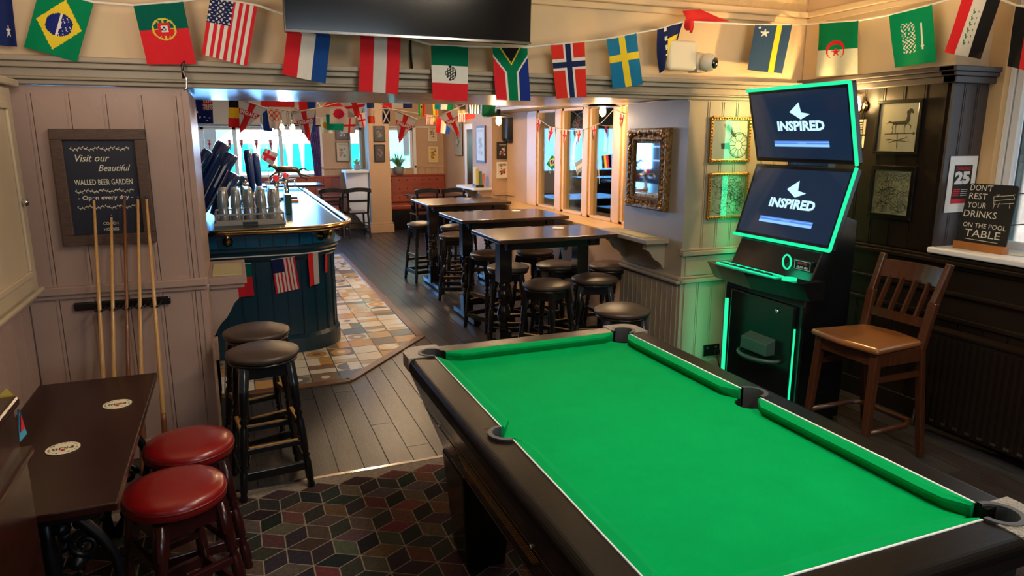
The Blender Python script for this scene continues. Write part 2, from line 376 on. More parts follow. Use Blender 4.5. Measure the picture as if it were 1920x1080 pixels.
# panelled pier with the mirror: box turned corner at x 3.03
XM = 3.03
b = MB(); b.box(XM, 4.3, YW, 5.07, 0, 2.07)
boards_y(b, XM+0.05, XD-0.01, 1.0, 2.05, YW, 0.125); boards_y(b, XM+0.03, XD-0.01, 0.1, 0.74, YW-0.012, 0.125)
boards_y(b, XM+0.03, XD-0.01, 0.80, 0.94, YW-0.012, 0.6)
b.box(XM+0.0, XM+0.05, YW-0.018, YW, 0.0, 2.05)
boards_x(b, YW, 5.07, 0.1, 0.72, XM-0.004, 0.07)
struct('wall_pier', b, M_taupe2)
b = MB()
for (y, z0, z1) in ((0.05, 0.95, 0.985), (0.035, 0.985, 1.0), (0.045, 0.745, 0.775), (0.03, 0.775, 0.795)): b.box(XM-0.01, XD, YW-y, YW, z0, z1)
b.box(XM-0.045, XM+0.01, YW-0.03, 5.07, 0.74, 0.765); b.box(XM-0.03, XM+0.01, YW-0.03, 5.07, 0.765, 0.79)
struct('trim_5', b, M_taupe2, 0.006)
b = MB(); b.box(XM-0.025, XD, YW-0.03, YW, 0, 0.12); b.box(XM-0.025, XM+0.01, YW-0.03, 5.07, 0, 0.12); struct('baseboard_pier', b, M_taupe2, 0.006)
# dark side wall
Y1 = 3.04; Y0 = 1.15    # window recess runs from Y0 to Y1
b = MB()
b.box(XD, XD+0.7, Y1, 4.3, 0, 2.2); b.box(XD, XD+0.7, -2.7, Y0, 0, 2.2); b.box(XD, XD+0.7, Y0, Y1, 0, 1.10)
boards_x(b, Y1+0.02, YW, 1.10, 2.12, XD, 0.15); boards_x(b, -2.6, YW, 0.1, 0.70, XD, 0.15); boards_x(b, -2.6, Y0-0.02, 1.10, 2.12, XD, 0.15)
struct('wall_dark', b, M_dark)
b = MB(); boards_y(b, XD-0.012, XD+0.30, 1.10, 2.12, Y1, 0.11, 0.014, sgn=-1); struct('wall_reveal', b, M_charcoal)
b = MB()
for (d, z0, z1) in ((0.05, 1.045, 1.07), (0.03, 1.07, 1.09), (0.02, 1.02, 1.045), (0.035, 0.86, 0.885), (0.03, 0.70, 0.73)): b.box(XD-d, XD, -2.6, YW-0.05, z0, z1)
struct('trim_6', b, M_dark, 0.005)
b = MB()
for (d, z0, z1) in ((0.10, 2.185, 2.215), (0.08, 2.16, 2.185), (0.055, 2.12, 2.16)):
    b.box(XD-d, XD+0.02, Y1-0.03-d*0.4, YW-0.04, z0, z1); b.box(XD-d, XD+0.34, Y1-0.02-d*0.6, Y1+0.03, z0, z1)
struct('trim_7', b, M_charcoal, 0.005)
b = MB(); b.box(XD-0.025, XD, -2.6, YW-0.06, 0, 0.13); struct('baseboard_dark', b, M_dark, 0.006)
b = MB(); b.box(XD+0.02, XD+0.7, Y1+0.01, 4.3, 2.2, 3.12); b.box(XD+0.02, XD+0.7, -2.7, Y0, 2.2, 3.12); b.box(XD+0.02, XD+0.7, Y0, Y1+0.02, 2.9, 3.12); b.box(XD-0.0, XD+0.06, Y1+0.0, 4.26, 2.2, 3.1)
struct('wall_right', b, M_cream)
b = MB(); b.box(XD-0.04, XD+0.03, Y1, YW, 2.66, 2.70); b.box(XD-0.015, XD+0.03, Y1, YW, 2.62, 2.66); struct('trim_8', b, M_cream, 0.006)
# sill + window in the recess
b = MB(); b.box(XD-0.05, XD+0.42, Y0, Y1, 1.10, 1.135); struct('trim_9', b, M_white, 0.008)
XG = 4.42
b = MB()
b.box(XG-0.07, XG+0.06, Y1-0.10, Y1+0.02, 1.13, 2.9); b.box(XG-0.07, XG+0.06, Y0, Y0+0.1, 1.13, 2.9)
b.box(XG-0.03, XG+0.02, Y1-0.135, Y1-0.10, 1.13, 2.88, 1); b.box(XG-0.03, XG+0.02, Y1-0.19, Y1-0.145, 1.16, 2.85, 1)
b.box(XG-0.03, XG+0.02, Y0+0.1, Y1-0.12, 1.13, 1.18, 1); b.box(XG-0.03, XG+0.02, Y0+0.1, Y1-0.12, 2.82, 2.9, 1); b.box(XG-0.03, XG+0.02, 2.0, 2.05, 1.16, 2.85, 1)
struct('window_1', b, [M_pinegrain, M_white], 0.005)
b = MB(); b.box(XG+0.0, XG+0.006, Y0+0.1, Y1-0.15, 1.16, 2.84); struct('window_1_pane', b, M_glass)
# brick wall outside that window
b = MB(); b.box(5.35, 5.5, -1, 3.9, 0, 3.6, 0, (0.30, 0.27, 0.24))
z = 0.6; r = 0
while z < 3.4:
    y = 0.6-(0.11 if r % 2 else 0)
    while y < 3.85:
        k = random.uniform(0.6, 1.25); b.box(5.33, 5.36, y, y+0.21, z, z+0.065, 0, (0.30*k, 0.10*k, 0.055*k)); y += 0.22
    z += 0.075; r += 1
struct('wall_outside_brick', b, M_brick)
b = MB(); b.box(4.76, 5.4, Y1+0.07, Y1+0.2, 0.3, 3.5, 0, (0.3, 0.28, 0.26))
z = 0.6
while z < 3.4:
    k = random.uniform(0.8, 1.2); b.box(4.76, 5.4, Y1+0.05, Y1+0.08, z, z+0.20, 0, (0.26*k, 0.22*k, 0.20*k)); z += 0.21
struct('wall_outside_stone', b, M_brick)
# bar room: side window wall in its recess, lintel, far pier, side wall, far wall
XS = 3.40
b = MB(); b.box(XS-0.02, XS+0.12, 5.0, 8.75, 0, 0.97); b.box(XS-0.02, XS+0.12, 5.0, 8.75, 2.1, 2.66); struct('wall_side', b, M_tan)
b = MB(); b.box(3.0, XS+0.1, 5.07, 8.7, 2.11, 2.65); b.box(2.975, 3.0, 5.75, 8.7, 2.11, 2.15); b.box(2.96, 3.0, 5.75, 8.7, 2.15, 2.175); struct('trim_10', b, M_taupe2, 0.004)
b = MB(); b.box(3.07, XS, 5.07, 8.55, 0.955, 1.0); struct('trim_11', b, M_pinegrain, 0.006)
b = MB(); b.box(3.09, XS-0.02, 5.07, 8.55, 0.0, 0.955); struct('wall_below_sill', b, M_tan)
b = MB()
for (y0, y1) in ((5.07, 5.32), (5.68, 5.90), (6.32, 6.52), (6.95, 7.18), (7.62, 7.98)):
    b.box(XS-0.03, XS+0.05, y0, y1, 1.0, 2.11); b.box(XS-0.045, XS-0.03, y0+0.05, y1-0.05, 1.0, 2.11)
b.box(XS-0.03, XS+0.05, 5.07, 7.98, 1.0, 1.03); b.box(XS-0.03, XS+0.05, 5.07, 7.98, 2.08, 2.11)
struct('window_2', b, M_pinegrain, 0.005)
b = MB(); b.box(XS+0.005, XS+0.012, 5.1, 7.9, 1.02, 2.1); struct('window_2_pane', b, M_glass2)
b = MB(); b.box(XS-0.015, XS+0.1, 7.98, 8.7, 0.97, 2.11); struct('wall_side_end', b, M_tan)
# dim porch behind the side window
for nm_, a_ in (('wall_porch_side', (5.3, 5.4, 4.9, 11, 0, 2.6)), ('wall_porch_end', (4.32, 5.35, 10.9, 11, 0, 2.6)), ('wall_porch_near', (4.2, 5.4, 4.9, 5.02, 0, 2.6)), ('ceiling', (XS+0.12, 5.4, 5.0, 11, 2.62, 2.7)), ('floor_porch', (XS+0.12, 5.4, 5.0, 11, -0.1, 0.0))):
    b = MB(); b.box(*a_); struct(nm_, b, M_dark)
XP = 3.18
b = MB(); b.box(XP, 4.3, 8.7, 9.5, 0, 2.65); struct('wall_far_pier', b, M_tan)
b = MB(); b.box(XP+0.02, 4.2, 8.665, 8.7, 1.06, 1.09); b.box(XP+0.02, 4.2, 8.675, 8.7, 1.09, 1.11)
b.box(3.36, XS-0.015, 8.4, 8.7, 1.06, 1.09)
struct('trim_12', b, M_tan, 0.004)
b = MB(); boards_y(b, XP, XS+0.02, 0.1, 1.05, 8.7, 0.1); struct('wall_far_pier_panelling', b, M_tan)
b = MB(); b.box(4.15, 4.3, 9.5, 14.4, 0, 2.65); struct('wall_alcove', b, M_tan)
b = MB(); b.box(4.11, 4.152, 11.6, 12.6, 0, 1.95); struct('door_1', b, M_dark, 0.004)
b = MB(); b.box(4.10, 4.15, 12.6, 12.72, 0, 2.05); b.box(4.10, 4.15, 11.48, 11.6, 0, 2.05); b.box(4.10, 4.15, 11.6, 12.6, 1.95, 2.05); struct('trim_13', b, M_white, 0.004)
YF = 14.3
def fw(mb, x0, x1, z0, z1, m=0): mb.box(x0, x1, YF, YF+0.25, z0, z1, m)
wins = ((-3.2, 1.62), (2.20, 2.47), (2.92, 3.50))
b = MB(); fw(b, -3.6, 4.3, 0, 1.05); fw(b, -3.6, 4.3, 2.0, 2.75); xs = -3.6
for (a, c2) in wins+((4.3, 4.3),):
    if a-xs > 0.01: fw(b, xs, a, 1.05, 2.0)
    xs = c2
struct('wall_far', b, M_tan)
b = MB(); boards_y(b, 1.64, 4.15, 0.1, 1.2, YF, 0.14); b.box(1.62, 2.19, YF-0.04, YF, 1.2, 1.24); b.box(3.52, 4.15, YF-0.03, YF, 1.2, 1.24); struct('trim_14', b, M_tan)
b = MB()
for x in (-3.2, -2.3, -1.35, -0.46, 0.10, 0.92, 1.56): b.box(x-0.035, x+0.035, YF+0.04, YF+0.12, 1.05, 2.0)
b.box(-3.2, 1.62, YF+0.04, YF+0.12, 1.05, 1.10); b.box(-3.2, 1.62, YF+0.04, YF+0.12, 1.95, 2.0)
struct('window_3', b, M_white, 0.004)
b = MB(); b.box(-3.2, 1.62, YF+0.08, YF+0.086, 1.08, 1.98); struct('window_3_pane', b, M_glass)
b = MB()
for (x0, x1) in ((2.20, 2.47), (2.92, 3.50)):
    b.box(x0, x0+0.05, YF+0.04, YF+0.12, 1.05, 2.0); b.box(x1-0.05, x1, YF+0.04, YF+0.12, 1.05, 2.0); b.box(x0, x1, YF+0.04, YF+0.12, 1.05, 1.1); b.box(x0, x1, YF+0.04, YF+0.12, 1.95, 2.0)
b.box(2.92, 3.3, YF+0.05, YF+0.11, 1.33, 1.37)
struct('window_4', b, M_white, 0.004)
b = MB(); b.box(2.2, 3.5, YF+0.08, YF+0.086, 1.08, 1.98); struct('window_4_pane', b, M_glass)
b = MB(); b.box(3.50, 3.56, YF-0.03, YF, 1.05, 2.03); b.box(-3.2, 1.7, YF-0.05, YF, 1.04, 1.07); b.box(-3.2, 1.7, YF-0.04, YF, 2.0, 2.04); b.box(1.62, 1.69, YF-0.03, YF, 1.05, 2.03)
b.box(-3.2, 4.15, YF-0.03, YF, 2.0, 2.03)
struct('trim_15', b, M_white, 0.004)
b = MB(); b.box(-3.7, -3.55, 4.4, 14.4, 0, 3.1); b.box(-3.7, -1.2, 4.35, 4.5, 0, 3.1); struct('wall_bar_side', b, M_teal)
# pillar
b = MB(); b.box(2.43, 2.83, 13.4, 13.8, 0, 2.65); b.box(2.40, 2.86, 13.37, 13.83, 0, 0.16); b.box(2.41, 2.85, 13.38, 13.82, 0.16, 0.2); struct('wall_pillar', b, M_tan, 0.01)
# street outside
b = MB(); b.box(-25, 30, 14.56, 45, -0.35, -0.2); struct('ground_street', b, M_tarmac)
b = MB(); b.box(-30, 34, 26, 27, -0.2, 7.0)
for i in range(14): b.box(-26+i*4, -24.4+i*4, 25.95, 26.02, 1.2, 2.6, 1)
struct('wall_across_street', b, [M_house, M_charcoal])
# ---- tiled area by the bar with its wooden border
pal = [(0.84, 0.81, 0.74), (0.86, 0.84, 0.78), (0.82, 0.80, 0.74), (0.80, 0.74, 0.62), (0.66, 0.38, 0.14), (0.56, 0.34, 0.12), (0.30, 0.18, 0.11), (0.22, 0.21, 0.20), (0.60, 0.47, 0.28), (0.16, 0.17, 0.18), (0.40, 0.30, 0.20)]
b = MB(); T = 0.205
poly = [(-1.0, 5.14), (0.69, 5.14), (1.47, 6.07), (1.47, 11.1), (-1.0, 11.1)]
def inside(x, y): return x < 1.47 and y > 5.14 and not (x > 0.69 and (y-5.14) < (x-0.69)*(0.93/0.78))
def clip(ptl):
    out = []; n = len(ptl)
    def f(p): return (p[1]-5.14)*0.78-(p[0]-0.69)*0.93
    for i in range(n):
        p, q = ptl[i], ptl[(i+1) % n]; a, c2 = f(p), f(q)
        if a >= 0: out.append(p)
        if (a >= 0) != (c2 >= 0): t = a/(a-c2); out.append((p[0]+(q[0]-p[0])*t, p[1]+(q[1]-p[1])*t))
    return out
def tface(pts, z, c):
    pts = clip(pts)
    if len(pts) > 2: b.face([(x, y, z) for x, y in pts], 0, c)
b.prism(poly, 0.0, 0.004, 0, (0.10, 0.09, 0.08))
for i in range(13):
    for j in range(30):
        x0 = 1.47-(i+1)*T; y0 = 5.14+j*T
        if y0+T > 11.1: continue
        g = 0.004; x1, y1 = x0+T-g, y0+T-g; x0 += g; y0 += g
        k = random.random(); A, B2 = random.sample(pal, 2); cx, cy = (x0+x1)/2, (y0+y1)/2; q = T*0.5
        if k < 0.42: tface([(x0, y0), (x1, y0), (x1, y1), (x0, y1)], 0.005, A)
        elif k < 0.62:
            if random.random() < .5: tface([(x0, y0), (cx, y0), (cx, y1), (x0, y1)], 0.005, A); tface([(cx, y0), (x1, y0), (x1, y1), (cx, y1)], 0.005, B2)
            else: tface([(x0, y0), (x1, y0), (x1, cy), (x0, cy)], 0.005, A); tface([(x0, cy), (x1, cy), (x1, y1), (x0, y1)], 0.005, B2)
        else:
            tface([(x0, y0), (x1, y0), (x1, y1), (x0, y1)], 0.005, A)
            if random.random() < .5:
                tface(arc(cx, cy, q*0.85, 0, 360, 16)[:-1], 0.0056, B2); tface(arc(cx, cy, q*0.35, 0, 360, 12)[:-1], 0.0062, random.choice(pal))
            else:
                a0 = random.choice((0, 90, 180, 270)); tface(arc(cx, cy, q*0.9, a0, a0+180, 10), 0.0056, B2)
struct('floor_tiles', b, M_tile)
b = MB()
b.bar((-1.0, 5.10, 0.006), (0.71, 5.10, 0.006), 0.07, 0.014); b.bar((0.70, 5.10, 0.006), (1.515, 6.07, 0.006), 0.07, 0.014); b.bar((1.505, 6.05, 0.006), (1.505, 11.1, 0.006), 0.07, 0.014)
struct('trim_16', b, M_border, 0.003)
# ---- carpet: tumbling blocks
b = MB(); b.box(-1.05, 2.42, -2.6, 3.6, -0.006, 0.006, 0, (0.24, 0.20, 0.165))
s = 0.115; hx = s*math.sqrt(3); cp = [(0.015, 0.016, 0.017), (0.024, 0.024, 0.024), (0.085, 0.030, 0.028), (0.055, 0.040, 0.034), (0.10, 0.045, 0.032), (0.068, 0.058, 0.050), (0.040, 0.024, 0.027)]
row = 0; y = -2.5
while y < 3.6:
    x = -1.0+(hx/2 if row % 2 else 0)
    while x < 2.5:
        hexp = [(x+s*math.cos(math.radians(90+60*k)), y+s*math.sin(math.radians(90+60*k))) for k in range(6)]
        for k in range(3):
            q = [(x, y), hexp[(2*k) % 6], hexp[(2*k+1) % 6], hexp[(2*k+2) % 6]]; mx = sum(p[0] for p in q)/4; my = sum(p[1] for p in q)/4
            q = [(mx+(px-mx)*0.94, my+(py-my)*0.94) for px, py in q]
            if all(-1.04 < p[0] < 2.41 and -2.6 < p[1] < 3.58 for p in q):
                c = random.choice(cp[:2] if k == 0 else cp); c = tuple(v*random.uniform(0.8, 1.3) for v in c)
                b.face([(px, py, 0.0072) for px, py in q], 0, c)
        x += hx
    y += 1.5*s; row += 1
struct('floor_carpet', b, M_carpet)
b = MB(); b.box(-1.05, 2.42, 3.585, 3.61, 0.0, 0.009); struct('trim_17', b, M_chrome)
# ================================================================ POOL TABLE
RT = 0.83
cx0, cx1, cy0, cy1 = 0.79, 1.805, 1.07, 2.99          # outer edge of the cushion cloth (white piping line)
ox0, ox1, oy0, oy1 = 0.672, 1.915, 0.955, 3.105        # outer edge of the rails
cym = (cy0+cy1)/2
pt = thing('pool_table', 'black pool table with bright green cloth and silver corner castings in the foreground', 'pool table', ((ox0+ox1)/2, (oy0+oy1)/2, 0))
b = MB()      # cabinet tapering downwards
top = [(ox0+0.015, oy0+0.015), (ox1-0.015, oy0+0.015), (ox1-0.015, oy1-0.015), (ox0+0.015, oy1-0.015)]; bot = [(ox0+0.10, oy0+0.32), (ox1-0.10, oy0+0.32), (ox1-0.10, oy1-0.36), (ox0+0.10, oy1-0.36)]
mid = [(ox0+0.06, oy0+0.10), (ox1-0.06, oy0+0.10), (ox1-0.06, oy1-0.12), (ox0+0.06, oy1-0.12)]
def loft(mb, A, za, B2, zb, m=0):
    for i in range(4):
        j = (i+1) % 4; mb.face([(*A[i], za), (*A[j], za), (*B2[j], zb), (*B2[i], zb)], m)
loft(b, top, 0.775, bot, 0.46); b.face([(*p, 0.46) for p in bot]); b.face([(*p, 0.60) for p in mid])
b.build('cabinet', M_plast, pt)
def onside(y, t):   # point on the left sloping side, t 0 top .. 1 bottom
    return Vector((ox0+0.015+(0.085)*t-0.002, y, 0.775-0.315*t))
b = MB()
def sideline(y0, y1, t0, t1, w, m=0):
    b.face([onside(y0, t0), onside(y1, t1), onside(y1, t1+w), onside(y0, t0+w)], m)
sideline(2.72, 1.0, 0.40, 0.40, 0.012); sideline(2.62, 1.25, 0.93, 0.93, 0.012)
for k in range(5): sideline(2.45-0.02*k, 1.62+0.02*k, 0.50+0.045*k, 0.50+0.045*k, 0.022)
b.build('side_stripes', M_worn, pt)
b = MB()
b.face([onside(1.55, 0.45), onside(1.42, 0.45), onside(1.36, 0.72), onside(1.52, 0.72)], 0)
b.build('maker_plate', M_gold, pt)
b = MB()
for (y, t) in ((1.66, 0.42), (1.30, 0.42), (2.66, 0.52)): b.lathe([(0.008, 0), (0.008, 0.004), (0.001, 0.006)], 10, onside(y, t), 0, (-1, 0, 0.2))
b.build('lock', M_chrome, pt)
for (lx, ly) in ((ox0+0.21, oy1-0.50), (ox1-0.21, oy1-0.50), (ox0+0.21, oy0+0.50), (ox1-0.21, oy0+0.50)):
    b = MB(); b.hexa([(lx-0.085, ly-0.10, 0), (lx+0.085, ly-0.10, 0), (lx+0.085, ly+0.10, 0), (lx-0.085, ly+0.10, 0), (lx-0.12, ly-0.15, 0.47), (lx+0.12, ly-0.15, 0.47), (lx+0.12, ly+0.15, 0.47), (lx-0.12, ly+0.15, 0.47)])
    b.build('leg', M_plast, pt, 0.012)
PR = 0.056     # pocket radius
pk = [(cx0+0.0, cy1-0.0, 'c'), (cx1, cy1, 'c'), (cx0, cy0, 'c'), (cx1, cy0, 'c'), (cx0-0.004, cym, 'm'), (cx1+0.004, cym, 'm')]
# bed cloth with pocket notches
nz = 0.052; bx0, bx1, by0, by1 = cx0+0.012, cx1-0.012, cy0+0.012, cy1-0.012
def notch(cx, cy, r, a0, a1, n=12): return arc(cx, cy, r, a0, a1, n)
out = notch(bx0, by0, 0.062, 90, 0)+notch(bx1, by0, 0.062, 180, 90)+notch(bx1+0.008, cym, 0.055, 260, 100)+notch(bx1, by1, 0.062, 270, 180)+notch(bx0, by1, 0.062, 360, 270)+notch(bx0-0.008, cym, 0.055, 80, -80)
b = MB(); b.prism(out, 0.770, 0.789); b.build('cloth_bed', M_baize, pt)
# cushions: six trapezoid strips with angled ends
def cushion(p0, p1, inward, e0, e1):
    p0, p1, n = Vector((*p0, 0)), Vector((*p1, 0)), Vector((*inward, 0)); d = (p1-p0).normalized(); b = MB(); W = 0.052; N = 14
    st = []
    L = (p1-p0).length
    for i in range(N+1):
        t = i/N; 
        # nose rounds off towards each pocket mouth
        def pull(s, e): return max(0.0, 1-s/e)**2
        s0, s1 = t*L, (1-t)*L
        w = W*(1-0.75*pull(s0, e0)-0.75*pull(s1, e1))
        a = p0+d*(t*L)
        st.append([a+Vector((0, 0, RT+0.001)), a+n*(w*0.6)+Vector((0, 0, RT+0.003)), a+n*w+Vector((0, 0, RT-0.004)), a+n*w+Vector((0, 0, RT-0.014)), a+n*(w*0.62)+Vector((0, 0, 0.788)), a+Vector((0, 0, 0.788))])
    for i in range(N):
        for k in range(6):
            k2 = (k+1) % 6; b.face([st[i][k], st[i+1][k], st[i+1][k2], st[i][k2]], 0, sm=False)
    b.face(st[0]); b.face(st[-1][::-1])
    return b.build('cushion', M_baize2, pt)
g = 0.066; gm = 0.056
cushion((cx0, cy1-g), (cx0, cym+gm), (1, 0), 0.09, 0.06); cushion((cx0, cym-gm), (cx0, cy0+g), (1, 0), 0.06, 0.09)
cushion((cx1, cy1-g), (cx1, cym+gm), (-1, 0), 0.09, 0.06); cushion((cx1, cym-gm), (cx1, cy0+g), (-1, 0), 0.06, 0.09)
cushion((cx0+g, cy1), (cx1-g, cy1), (0, -1), 0.09, 0.09); cushion((cx0+g, cy0), (cx1-g, cy0), (0, 1), 0.09, 0.09)
# white piping
b = MB()
for (q0, q1) in (((cx0, cy1-g), (cx0, cym+gm)), ((cx0, cym-gm), (cx0, cy0+g)), ((cx1, cy1-g), (cx1, cym+gm)), ((cx1, cym-gm), (cx1, cy0+g)), ((cx0+g, cy0), (cx1-g, cy0))):
    b.tube([(*q0, RT+0.001), (*q1, RT+0.001)], 0.0032, 6)
b.build('white_piping', M_white, pt)
# rails with rounded outer edge
def rail(name, x0, x1, y0, y1, axis, notches=()):
    b = MB(); o, i = (x0, x1) if axis == 'y' else (y0, y1)   # outer, inner coordinate
    s = 1 if i > o else -1; R = 0.03
    prof = [(i, 0.78), (i, RT)]+[(o+s*R-s*R*math.sin(math.radians(a)), RT-R+R*math.cos(math.radians(a))) for a in range(0, 91, 15)]+[(o+s*0.004, 0.765), (o+s*0.03, 0.755)]
    a0, a1 = (y0, y1) if axis == 'y' else (x0, x1)
    cuts = [a0, a1]
    segs = []
    if notches: segs = [(a0, notches[0]-0.062), (notches[0]+0.062, a1)]
    else: segs = [(a0, a1)]
    for (p, q) in segs:
        A = [(u, p, z) if axis == 'y' else (p, u, z) for u, z in prof]; B2 = [(u, q, z) if axis == 'y' else (q, u, z) for u, z in prof]
        for k in range(len(prof)-1): b.face([A[k], A[k+1], B2[k+1], B2[k]], 0, sm=2 <= k <= 7)
        b.face(A); b.face(B2[::-1])
    if notches:       # strip outside the centre pocket
        o2 = o+s*0.055
        prof2 = [(o2, 0.78), (o2, RT)]+prof[2:]
        p, q = segs[0][1], segs[1][0]
        A = [(u, p, z) for u, z in prof2]; B2 = [(u, q, z) for u, z in prof2]
        for k in range(len(prof2)-1): b.face([A[k], A[k+1], B2[k+1], B2[k]], 0, sm=2 <= k <= 7)
        b.face([(i, p, RT-0.0005)]+[(x, y, RT-0.0005) for x, y in arc(i-s*0.004, cym, 0.058, 90 if s > 0 else 90, 270 if s > 0 else -90, 10)]+[(i, q, RT-0.0005)]+[(o2, q, RT-0.0005), (o2, p, RT-0.0005)]) if False else None
        n = 10
        for k in range(n):
            t0 = PI/2+(PI*k/n)*s; t1 = PI/2+(PI*(k+1)/n)*s
            x_0, y_0 = i-s*0.004+0.060*math.cos(t0), cym+0.060*math.sin(t0); x_1, y_1 = i-s*0.004+0.060*math.cos(t1), cym+0.060*math.sin(t1)
            b.face([(x_0, y_0, RT), (x_1, y_1, RT), (o2, y_1, RT), (o2, y_0, RT)])
    return b.build('rail', M_rail, pt)
rail('l', ox0, cx0, cy0+0.03, cy1-0.055, 'y', (cym,)); rail('r', ox1, cx1, cy0+0.03, cy1-0.055, 'y', (cym,))
rail('f', cx0+0.055, cx1-0.055, oy1, cy1, 'x'); rail('n', cx0+0.055, cx1-0.055, oy0, cy0, 'x')
for (px, py, k) in pk:
    if k == 'c':
        sx = -1 if px < 1.2 else 1; sy = 1 if py > 2 else -1; X1, Y1b = (ox0 if sx < 0 else ox1), (oy1 if sy > 0 else oy0)
        R = 0.075; pts = [(px-sx*0.055, Y1b+sy*0.003)]
        ccx, ccy = X1-sx*R, Y1b-sy*R
        a0 = 90*sy; a1 = 0 if sx > 0 else 180*sy
        pts += [(ccx+sx*0.003+R*math.cos(math.radians(a0+(a1-a0)*t/8)), ccy+sy*0.003+R*math.sin(math.radians(a0+(a1-a0)*t/8))) for t in range(9)]
        pts += [(X1+sx*0.003, py-sy*0.055), (px, py-sy*0.055)]
        st = -sy*90; en = (180 if sx > 0 else 0)
        # inner arc around the pocket from the side rail to the end rail, going through the outer corner
        A0 = math.atan2(-sy, 0); mid_a = math.atan2(sy, sx); A2 = math.atan2(0, -sx)
        def unwrap(a, ref):
            while a-ref > PI: a -= 2*PI
            while a-ref < -PI: a += 2*PI
            return a
        A0 = unwrap(A0, mid_a-0.001*0); A2 = mid_a+(mid_a-A0) 
        inner = [(px+0.055*math.cos(A0+(A2-A0)*t/14), py+0.055*math.sin(A0+(A2-A0)*t/14)) for t in range(15)]
        pts += inner[1:-1]+[(px-sx*0.055, py)]
        b = MB(); b.prism(pts, 0.772, RT+0.004); b.build('corner_casting', M_castal, pt, 0.006)
        c1 = (px, py); amid = mid_a; sw = 135
    else:
        sx = -1 if px < 1.2 else 1; c1 = (px, py); amid = 0 if sx > 0 else PI; sw = 90
    b = MB(); n = 20       # rubber collar: C shaped ring
    a_0, a_1 = amid-math.radians(sw), amid+math.radians(sw)
    for t in range(n):
        A, B2 = a_0+(a_1-a_0)*t/n, a_0+(a_1-a_0)*(t+1)/n; ri, ro = 0.046, 0.062
        def P(r, a, z): return (c1[0]+r*math.cos(a), c1[1]+r*math.sin(a), z)
        z1 = RT+0.007; z0 = 0.75
        b.face([P(ri, A, z1), P(ro, A, z1), P(ro, B2, z1), P(ri, B2, z1)], 0, sm=True); b.face([P(ri, A, z0), P(ri, A, z1), P(ri, B2, z1), P(ri, B2, z0)], 0); b.face([P(ro, A, z1), P(ro, A, RT-0.01), P(ro, B2, RT-0.01), P(ro, B2, z1)], 0)
    b.build('pocket_collar', M_rubber, pt)
    b = MB(); m_ = 24; z0, z1 = 0.66, 0.787
    for t in range(m_):
        A, B2 = 2*PI*t/m_, 2*PI*(t+1)/m_
        b.face([(c1[0]+0.054*math.cos(A), c1[1]+0.054*math.sin(A), z1), (c1[0]+0.054*math.cos(B2), c1[1]+0.054*math.sin(B2), z1), (c1[0]+0.054*math.cos(B2), c1[1]+0.054*math.sin(B2), z0), (c1[0]+0.054*math.cos(A), c1[1]+0.054*math.sin(A), z0)])
    b.face([(c1[0]+0.054*math.cos(2*PI*t/m_), c1[1]+0.054*math.sin(2*PI*t/m_), z0) for t in range(m_)])
    b.build('pocket_cup', M_void, pt)

